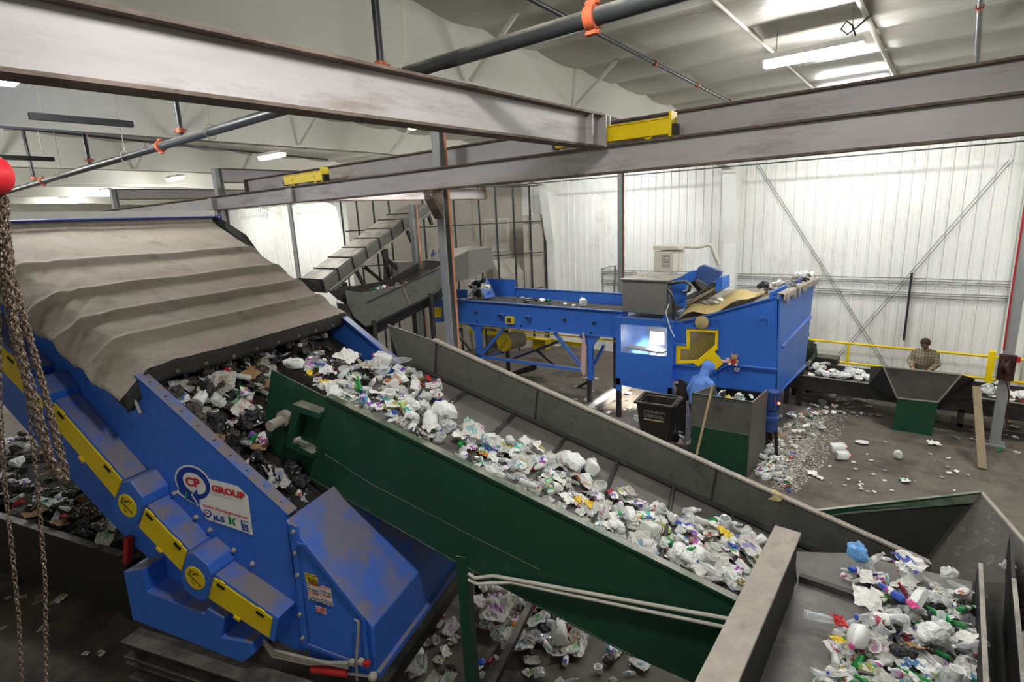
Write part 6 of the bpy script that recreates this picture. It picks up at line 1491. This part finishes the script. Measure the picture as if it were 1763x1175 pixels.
scatter(150, st_poly, bsurf, BN, {'clear plastic bottle': 4, 'pale plastic bag': 5, 'crumpled clear plastic film': 6, 'printed food wrapper': 12, 'plastic tub': 4, 'newspaper page': 3, 'crushed drink carton': 5, 'yellow plastic wrapper': 1, 'orange plastic wrapper': 1, 'blue plastic wrapper': 1}, 'in the rubbish stream on the green conveyor', 'on the green conveyor', .05, (.7, 1.1))
one('crumpled white paper', (600, 640), bsurf, BN, 2.0, 'largest torn white paper sheet at the top of the green conveyor', .4, 0, .16)
one('white plastic jug', (655, 634), bsurf, BN, .9, 'white plastic jug lying at the head of the green conveyor', 2.2, 1, .06)
one('clear plastic bottle', (690, 630), bsurf, BN, 1.35, 'big clear bottle lying behind the white jug at the conveyor head', -.3, 1, .03)
one('orange plastic wrapper', (685, 664), bsurf, BN, 1.7, 'orange and yellow wrapper at the right edge of the rubbish near the conveyor head', .2, 0, .05)
one('green plastic bottle', (618, 682), bsurf, BN, 1.0, 'green crushed bottle in the rubbish just below the conveyor head', 1.0, 0, .12)
one('pale plastic bag', (985, 820), bsurf, BN, 1.15, 'plump white plastic bag halfway down the green conveyor', 1.0, 1, .1)
one('pale plastic bag', (768, 735), bsurf, BN, 1.2, 'tall white plastic bag on the upper half of the green conveyor', 2.0, 1, .12)
one('newspaper page', (815, 765), bsurf, BN, .95, 'crumpled newspaper page on the upper half of the green conveyor', .6, 0, .14)
one('clear plastic bottle', (1190, 888), bsurf, BN, 1.0, 'lone clear bottle lying apart on the belt, lower right of the stream', -.5, 0, .03)
one('green plastic bottle', (1232, 906), bsurf, BN, 1.05, 'green crushed bottle at the upper edge of the stream, low on the conveyor', -.3, 1, .05)
one('newspaper page', (1290, 965), bsurf, BN, .9, 'brown printed magazine page at the foot of the green conveyor', .9, 1, .14)
one('yellow plastic wrapper', (1245, 945), bsurf, BN, 1.1, 'bright yellow label sheet low in the conveyor stream', 1.3, 0, .17)
one('green plastic bottle', (1165, 962), bsurf, BN, .8, 'small green bottle beside the green side panel near the conveyor foot', 1.3, 1, .08)
p = G(SW(1333, 866, CF)[0], CF+.03, SW(1333, 866, CF)[2]); put('brown paper lump', p+np.array([0, 0, .005]), (0, 0, 1), .8, 'small crumpled brown paper lump on the far edge of the green conveyor', None, .2)
# --- infeed belt heap
isurf = lambda x, y: pz(x, y, IB+.02)
in_poly = [(1440, 1000), (1480, 985), (1560, 990), (1630, 1005), (1672, 1030), (1680, 1120), (1680, 1210), (1400, 1210), (1420, 1150), (1455, 1128), (1440, 1095), (1500, 1050), (1560, 1040), (1480, 1015)]
MIXI = {'clear plastic bottle': 28, 'pale plastic bag': 8, 'crumpled clear plastic film': 9, 'crumpled white paper': 12, 'printed food wrapper': 22, 'white plastic jug': 3, 'green plastic bottle': 6, 'newspaper page': 5, 'plastic tub': 6, 'crushed drink carton': 6, 'torn cardboard piece': 3, 'blue plastic bottle': 2, 'red plastic wrapper': 2, 'dark red plastic bottle': 2, 'grimy plastic bag': 3}
scatter(215, in_poly, isurf, (0, 0, 1), MIXI, 'in the heap on the infeed belt at lower right', 'on the infeed belt', .15, (.55, .9), .6)
one('light blue plastic bag', (1476, 978), isurf, (0, 0, 1), 1.1, 'shiny light blue plastic bag at the far corner of the infeed heap', .4, 0, .1)
one('clear plastic bottle', (1415, 1077), isurf, (0, 0, 1), 1.1, 'clear bottle sticking out to the left of the infeed heap', R(15)-R(90), 1, .03)
one('red plastic wrapper', (1443, 1088), isurf, (0, 0, 1), 1.1, 'red and green label wrapper at the left edge of the infeed heap', .4, 0, .08)
one('yellow plastic wrapper', (1450, 1122), isurf, (0, 0, 1), 1.25, 'bright yellow packet at the left edge of the infeed heap', 1.2, 0, .06)
one('pink plastic wrapper', (1565, 1078), isurf, (0, 0, 1), .8, 'bright pink label on top of the infeed heap', .6, 0, .19)
one('clear plastic bottle', (1515, 1105), isurf, (0, 0, 1), 1.45, 'largest clear bottle with printed label in the middle of the infeed heap', 1.9, 4, .16)
one('blue plastic bottle', (1527, 1060), isurf, (0, 0, 1), 1.0, 'deep blue bottle upright in the middle of the infeed heap', 1.0, 0, .2)
one('crumpled white paper', (1490, 1055), isurf, (0, 0, 1), 1.3, 'white card with a hole at the left of the infeed heap', .2, 1, .12)
one('printed food wrapper', (1560, 1010), isurf, (0, 0, 1), 1.4, 'dark printed wrapper at the top of the infeed heap', 1.0, 2, .24)
one('pale plastic bag', (1732, 985), lambda x, y: pz(x, y, 1.66), (0, 0, 1), .55, 'small clear bag caught between the two steel walls at the right edge', 1, 2, .03)
# --- disc screen deck
msurf_z = lambda s: top_z(s)-.40
MN = (EX*(-TOPK)+np.array([0, 0, 1.])); MN = MN/np.linalg.norm(MN)
M0 = G(-4, 4.6, msurf_z(-4))
dsurf = lambda x, y: ppl(x, y, M0, MN)
def mound(u, v):
    s = -3.36-2.2*u; w = WN+.06+(WF-WN-.08)*v
    return G(s, w, msurf_z(s)-.03+.07*noise.noise(Vector((s*4, w*4, 0)))+.05*noise.noise(Vector((s*11, w*11, 5)))+.16*max(0, 1-u*5))
m = MB(); m.grid(mound, 60, 70); tag(m.build('rubbish_layer', 'rubbish_dark', smooth=30, solid=.02), 'dark matted rubbish covering the discs of the blue screen', 'rubbish', kind='stuff')
MIXD = {'grimy plastic bag': 34, 'grimy plastic film': 26, 'clear plastic bottle': 14, 'crumpled grey paper': 7, 'printed food wrapper': 8, 'crumpled white paper': 2, 'newspaper page': 5, 'torn cardboard piece': 9, 'drink can': 6, 'pale plastic bag': 1, 'plastic tub': 1, 'red plastic wrapper': 2, 'green plastic bottle': 3, 'dark red plastic bottle': 2, 'yellow plastic wrapper': 1}
d_poly = [(262, 690), (240, 650), (400, 585), (590, 548), (600, 575), (540, 640), (470, 640), (460, 760), (540, 850), (500, 885), (480, 868), (380, 780)]
scatter(300, d_poly, dsurf, MN, MIXD, 'tumbling on the dark blue disc screen', 'on the disc screen', .14, (.6, 1.0), .9)
one('newspaper page', (450, 612), dsurf, MN, .9, 'brown printed sheet just under the front edge of the fabric cover', .3, 2, .1, .3)
one('white plastic jug', (345, 705), dsurf, MN, .75, 'white container in the middle of the dark disc screen', .8, 1, .08)
one('crumpled white paper', (431, 738), dsurf, MN, .62, 'small square white card on the disc screen near the conveyor bearing', .1, 3, .16)
one('torn cardboard piece', (432, 665), dsurf, MN, 1.1, 'long brown cardboard strip on the disc screen', .6, 0, .12)
one('red plastic wrapper', (393, 662), dsurf, MN, .7, 'small bright red wrapper on the disc screen', .6, 0, .14)
one('green plastic bottle', (440, 780), dsurf, MN, .6, 'bright green bottle low on the disc screen', .6, 0, .14)
one('torn cardboard piece', (530, 588), dsurf, MN, 1.0, 'grey curled card leaning by the far blue wall of the disc screen', 2.2, 1, .12, .6)
# --- floor under the green conveyor
fsurf = lambda x, y: pz(x, y, .015)
MIXF = {'newspaper page': 24, 'clear plastic bottle': 12, 'crumpled white paper': 12, 'printed food wrapper': 18, 'crumpled grey paper': 10, 'pale plastic bag': 6, 'dark red plastic bottle': 3, 'plastic tub': 3, 'torn cardboard piece': 4, 'grimy plastic bag': 5}
f_poly = [(818, 1030), (880, 1012), (950, 1060), (1010, 1078), (1020, 1110), (960, 1135), (870, 1120), (822, 1090)]
scatter(85, f_poly, fsurf, (0, 0, 1), MIXF, 'in the pile on the floor under the green conveyor', 'under the green conveyor', .16, (.75, 1.15), .5)
scatter(26, [(690, 1100), (780, 990), (795, 1175), (690, 1175)], fsurf, (0, 0, 1), MIXF, 'on the dark floor beside the green conveyor leg', 'beside the conveyor leg', .03, (.6, 1.), .3)
scatter(22, [(820, 1110), (900, 1130), (1060, 1100), (1140, 1150), (1100, 1190), (820, 1190)], fsurf, (0, 0, 1), MIXF, 'scattered on the floor in front of the pile under the conveyor', 'in front of the floor pile', .02, (.5, .8), .2)
one('white plastic jug', (965, 1102), fsurf, (0, 0, 1), 1.2, 'white jug lying at the right of the floor pile under the green conveyor', .6, 0, .05)
one('dark red plastic bottle', (920, 1070), fsurf, (0, 0, 1), 1.1, 'dark red bottle on top of the floor pile under the green conveyor', .2, 0, .2)
one('blue bottle cap', (829, 1143), fsurf, (0, 0, 1), 1.7, 'single blue bottle cap on the floor right of the conveyor leg', 0, 0, .0)
one('orange bottle cap', (889, 1098), fsurf, (0, 0, 1), 1.8, 'bright orange cap in the floor pile under the conveyor', 0, 0, .16)
one('drink can', (974, 1141), fsurf, (0, 0, 1), 1.1, 'pale can lying alone on the floor below the green conveyor', .4, 1, .0)
one('drink can', (1053, 1126), fsurf, (0, 0, 1), 1.1, 'pale can farthest right on the floor below the green conveyor', 1.2, 1, .0)
one('newspaper page', (990, 1115), fsurf, (0, 0, 1), 1.2, 'folded newspaper lying flat at the right of the floor pile', .3, 1, .02)
one('newspaper page', (860, 1075), fsurf, (0, 0, 1), 1.5, 'largest coloured newspaper page on top of the floor pile', .3, 3, .2)
# --- right floor
MIXR = {'crumpled white paper': 18, 'printed food wrapper': 20, 'crumpled grey paper': 12, 'clear plastic bottle': 8, 'pale plastic bag': 7, 'crumpled clear plastic film': 8, 'blue plastic wrapper': 3, 'red plastic wrapper': 3, 'green plastic bottle': 2, 'torn cardboard piece': 4, 'newspaper page': 3, 'plastic tub': 3}
r_poly = [(1345, 715), (1400, 690), (1440, 700), (1430, 735), (1385, 760), (1360, 800), (1355, 845), (1330, 835), (1303, 815), (1303, 770), (1335, 750)]
scatter(120, r_poly, fsurf, (0, 0, 1), MIXR, 'littering the floor beside the blue bunker', 'beside the blue bunker', .10, (.45, .9), .4)
scatter(45, [(1303, 770), (1345, 790), (1360, 845), (1330, 838), (1303, 825)], fsurf, (0, 0, 1), {'clear plastic bottle': 8, 'printed food wrapper': 10, 'red plastic wrapper': 2, 'pale plastic bag': 5, 'green plastic bottle': 1}, 'heaped on the floor at the corner of the steel chute', 'at the chute corner', .18, (.6, .95), .6)
scatter(34, [(1390, 740), (1480, 730), (1700, 800), (1660, 850), (1480, 850), (1380, 830)], fsurf, (0, 0, 1), {'crumpled white paper': 8, 'crumpled grey paper': 8, 'printed food wrapper': 3, 'white bottle cap': 3}, 'lying scattered on the open floor at the right', 'on the open floor', .01, (.25, .5), .1)
scatter(26, [(1420, 680), (1510, 690), (1510, 720), (1440, 715)], fsurf, (0, 0, 1), MIXR, 'on the floor under the picking belt', 'under the picking belt', .03, (.5, .9), .3)
scatter(16, [(1640, 700), (1763, 730), (1763, 790), (1640, 760)], fsurf, (0, 0, 1), MIXR, 'on the dark floor by the right column', 'by the right column', .02, (.4, .8), .3)
scatter(30, [(1080, 660), (1180, 690), (1100, 730), (1000, 705), (960, 640)], fsurf, (0, 0, 1), MIXR, 'on the floor under the blue sorter', 'under the blue sorter', .02, (.5, .9), .3)
scatter(10, [(1170, 740), (1195, 750), (1190, 790), (1160, 770)], fsurf, (0, 0, 1), MIXR, 'on the floor between the wheeled bin and the steel chute', 'between bin and chute', .08, (.7, 1.), .4)
m = MB()
for _ in range(7000):
    x, y = sample([(1312, 800), (1345, 735), (1395, 705), (1425, 715), (1400, 770), (1365, 830), (1335, 835)] if rt.random() < .6 else [(1310, 790), (1340, 735), (1400, 695), (1470, 700), (1450, 745), (1420, 800), (1370, 850), (1330, 840)]); p = pz(x, y, .006); a = rt.uniform(0, 6.28); s_ = rt.uniform(.005, .018)
    c_, n_ = math.cos(a)*s_, math.sin(a)*s_; h = rt.uniform(.001, .008)
    m.add([(p[0]-c_, p[1]-n_, h), (p[0]+n_, p[1]-c_, h), (p[0]+c_, p[1]+n_, h+rt.uniform(0, .008)), (p[0]-n_, p[1]+c_, h)], [(0, 1, 2, 3)])
tag(m.build('shredded_scraps', 'confetti'), 'pale shredded scraps strewn over the floor beside the blue bunker', 'scraps', kind='stuff')
one('white plastic jug', (1446, 779), fsurf, (0, 0, 1), 1.2, 'upper of two white jugs with pink caps on the open floor', R(-60), 1, .0)
one('white plastic jug', (1453, 792), fsurf, (0, 0, 1), 1.05, 'lower of two white jugs with pink caps on the open floor', R(-60), 1, .0)
one('paper plate', (1484, 763), fsurf, (0, 0, 1), 1.15, 'pale torn plate on the floor above the two white jugs', .3, 0, .0)
one('crumpled white paper', (1607, 765), fsurf, (0, 0, 1), 1.5, 'white and blue crumpled pack beside the green hopper foot', .3, 3, .0)
one('plastic tub', (1547, 791), fsurf, (0, 0, 1), 1.3, 'pale tub lying alone on the open floor', .3, 1, .0)
one('printed food wrapper', (1558, 829), fsurf, (0, 0, 1), 1.3, 'white wrapper with red and blue print on the open floor', .3, 3, .0)
one('crumpled white paper', (1398, 816), fsurf, (0, 0, 1), 1.1, 'white torn paper piece on the floor right of the heap', .3, 1, .0)
one('crumpled white paper', (1412, 824), fsurf, (0, 0, 1), .8, 'small white paper piece right of the torn one on the floor', .9, 2, .0)
one('blue plastic wrapper', (1358, 845), fsurf, (0, 0, 1), .7, 'small blue scrap on the floor above the conveyor edge', .9, 0, .0)
one('green plastic bottle', (1350, 833), fsurf, (0, 0, 1), 1.0, 'green bottle on the floor at the lower end of the heap', .9, 0, .03)
# --- chute, bunker top, belts
scatter(55, [(1232, 682), (1250, 676), (1300, 686), (1292, 694), (1240, 690)], lambda x, y: px(x, y, XQ+.45)*np.array([1, 1, 0])+np.array([0, 0, 1.03]), (0, 0, 1), {'clear plastic bottle': 8, 'yellow plastic wrapper': 3, 'printed food wrapper': 10, 'green plastic bottle': 2, 'blue bottle cap': 3, 'crumpled white paper': 4, 'grimy plastic bag': 8}, 'heaped inside the steel chute', 'in the steel chute', .42, (.6, .9), .8)
bt_ = lambda x, y: px(x, y, 12.9)
scatter(48, [(1310, 507), (1350, 485), (1395, 472), (1400, 480), (1345, 508)], bt_, (0, -.3, 1), {'crumpled white paper': 10, 'pale plastic bag': 6, 'printed food wrapper': 8, 'crumpled grey paper': 8, 'grimy plastic bag': 3, 'torn cardboard piece': 3}, 'piled on top of the blue bunker', 'on top of the blue bunker', .06, (.7, 1.2), .5)
scatter(14, [(1205, 520), (1240, 510), (1250, 516), (1200, 532)], lambda x, y: px(x, y, 12.5), (0, -.3, 1), {'crumpled white paper': 10, 'pale plastic bag': 6}, 'on the blue bunker beside the kraft sheet', 'beside the kraft sheet', .04, (.7, 1.1), .5)
put('grimy plastic bag', px(1315, 496, 12.6), (0, 0, 1), 1.3, 'dark plastic bag perched at the top edge of the blue bunker', None, .2, 1., 0)
pz2 = lambda x, y: pz(x, y, zt2-.06)
scatter(60, [(1392, 630), (1498, 641), (1498, 658), (1388, 646)], pz2, (0, 0, 1), {'crumpled white paper': 10, 'pale plastic bag': 14, 'white plastic jug': 3, 'printed food wrapper': 2}, 'on the picking belt left of the green hopper', 'on the picking belt', .08, (.8, 1.2), .4)
scatter(22, [(1690, 672), (1715, 668), (1763, 678), (1763, 694), (1690, 684)], pz2, (0, 0, 1), {'crumpled white paper': 8, 'pale plastic bag': 10, 'white plastic jug': 3, 'red plastic wrapper': 1}, 'on the picking belt at the right edge', 'on the right end of the picking belt', .12, (.9, 1.3), .4)
sb_ = lambda x, y: pz(x, y, zt-.07)
one('green plastic bottle', (945, 521), sb_, (0, 0, 1), 1.5, 'bright green crushed bottle on the blue sorting belt', .3, 0, .02)
one('white plastic jug', (1003, 527), sb_, (0, 0, 1), 1.2, 'white jug on the blue sorting belt', .8, 1, .02)
one('pale plastic bag', (933, 521), sb_, (0, 0, 1), .8, 'small pale bag beside the green bottle on the sorting belt', .8, 1, .02)
scatter(9, [(855, 515), (900, 512), (1000, 525), (1010, 533), (900, 522)], sb_, (0, 0, 1), {'crumpled white paper': 6, 'grimy plastic bag': 3}, 'scattered along the blue sorting belt', 'on the sorting belt', .01, (.5, .9), .2)
scatter(26, [(808, 490), (835, 486), (850, 510), (815, 515)], lambda x, y: px(x, y, XN+.6), (-.3, 0, 1), {'newspaper page': 6, 'grimy plastic bag': 8, 'printed food wrapper': 5, 'crumpled white paper': 4, 'blue plastic wrapper': 3}, 'sliding off the hood onto the blue sorting belt', 'under the feed hood', .05, (.8, 1.2), .9)
fb_ = lambda x, y: ppl(x, y, Pp+nn*.5, nn)
scatter(20, [(635, 500), (700, 487), (700, 494), (640, 506)], fb_, (0, 0, 1), MIXW, 'on the dark feed conveyor', 'on the feed conveyor', .03, (.8, 1.3), .5)
# --- lower-left trough
tz = t_[2][1]-.05
lsurf = lambda x, y: pz(x, y, 1.15)
m = MB(); s0_, s1_ = t_[0][0]-1.5, t_[2][0]+1.0
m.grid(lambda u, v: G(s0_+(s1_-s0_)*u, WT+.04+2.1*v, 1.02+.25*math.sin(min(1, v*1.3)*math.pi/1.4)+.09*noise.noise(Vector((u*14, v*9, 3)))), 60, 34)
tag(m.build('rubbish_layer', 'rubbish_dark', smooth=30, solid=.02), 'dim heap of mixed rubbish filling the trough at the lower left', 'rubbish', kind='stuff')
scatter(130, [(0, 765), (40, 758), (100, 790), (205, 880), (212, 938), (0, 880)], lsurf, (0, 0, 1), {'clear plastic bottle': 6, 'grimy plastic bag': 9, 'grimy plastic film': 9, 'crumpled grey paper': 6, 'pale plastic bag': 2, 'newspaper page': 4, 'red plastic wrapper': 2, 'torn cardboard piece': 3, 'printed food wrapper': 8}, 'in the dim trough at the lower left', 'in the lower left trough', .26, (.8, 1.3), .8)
scatter(9, [(0, 1000), (200, 1060), (200, 1175), (0, 1175)], fsurf, (0, 0, 1), {'crumpled grey paper': 5, 'printed food wrapper': 2, 'torn cardboard piece': 1}, 'on the dark floor at the lower left', 'on the lower left floor', .005, (.5, .9), .1)
one('printed food wrapper', (108, 1030), fsurf, (0, 0, 1), 1.3, 'blue and white wrapper on the floor below the lower left trough', .5, 1, .0)
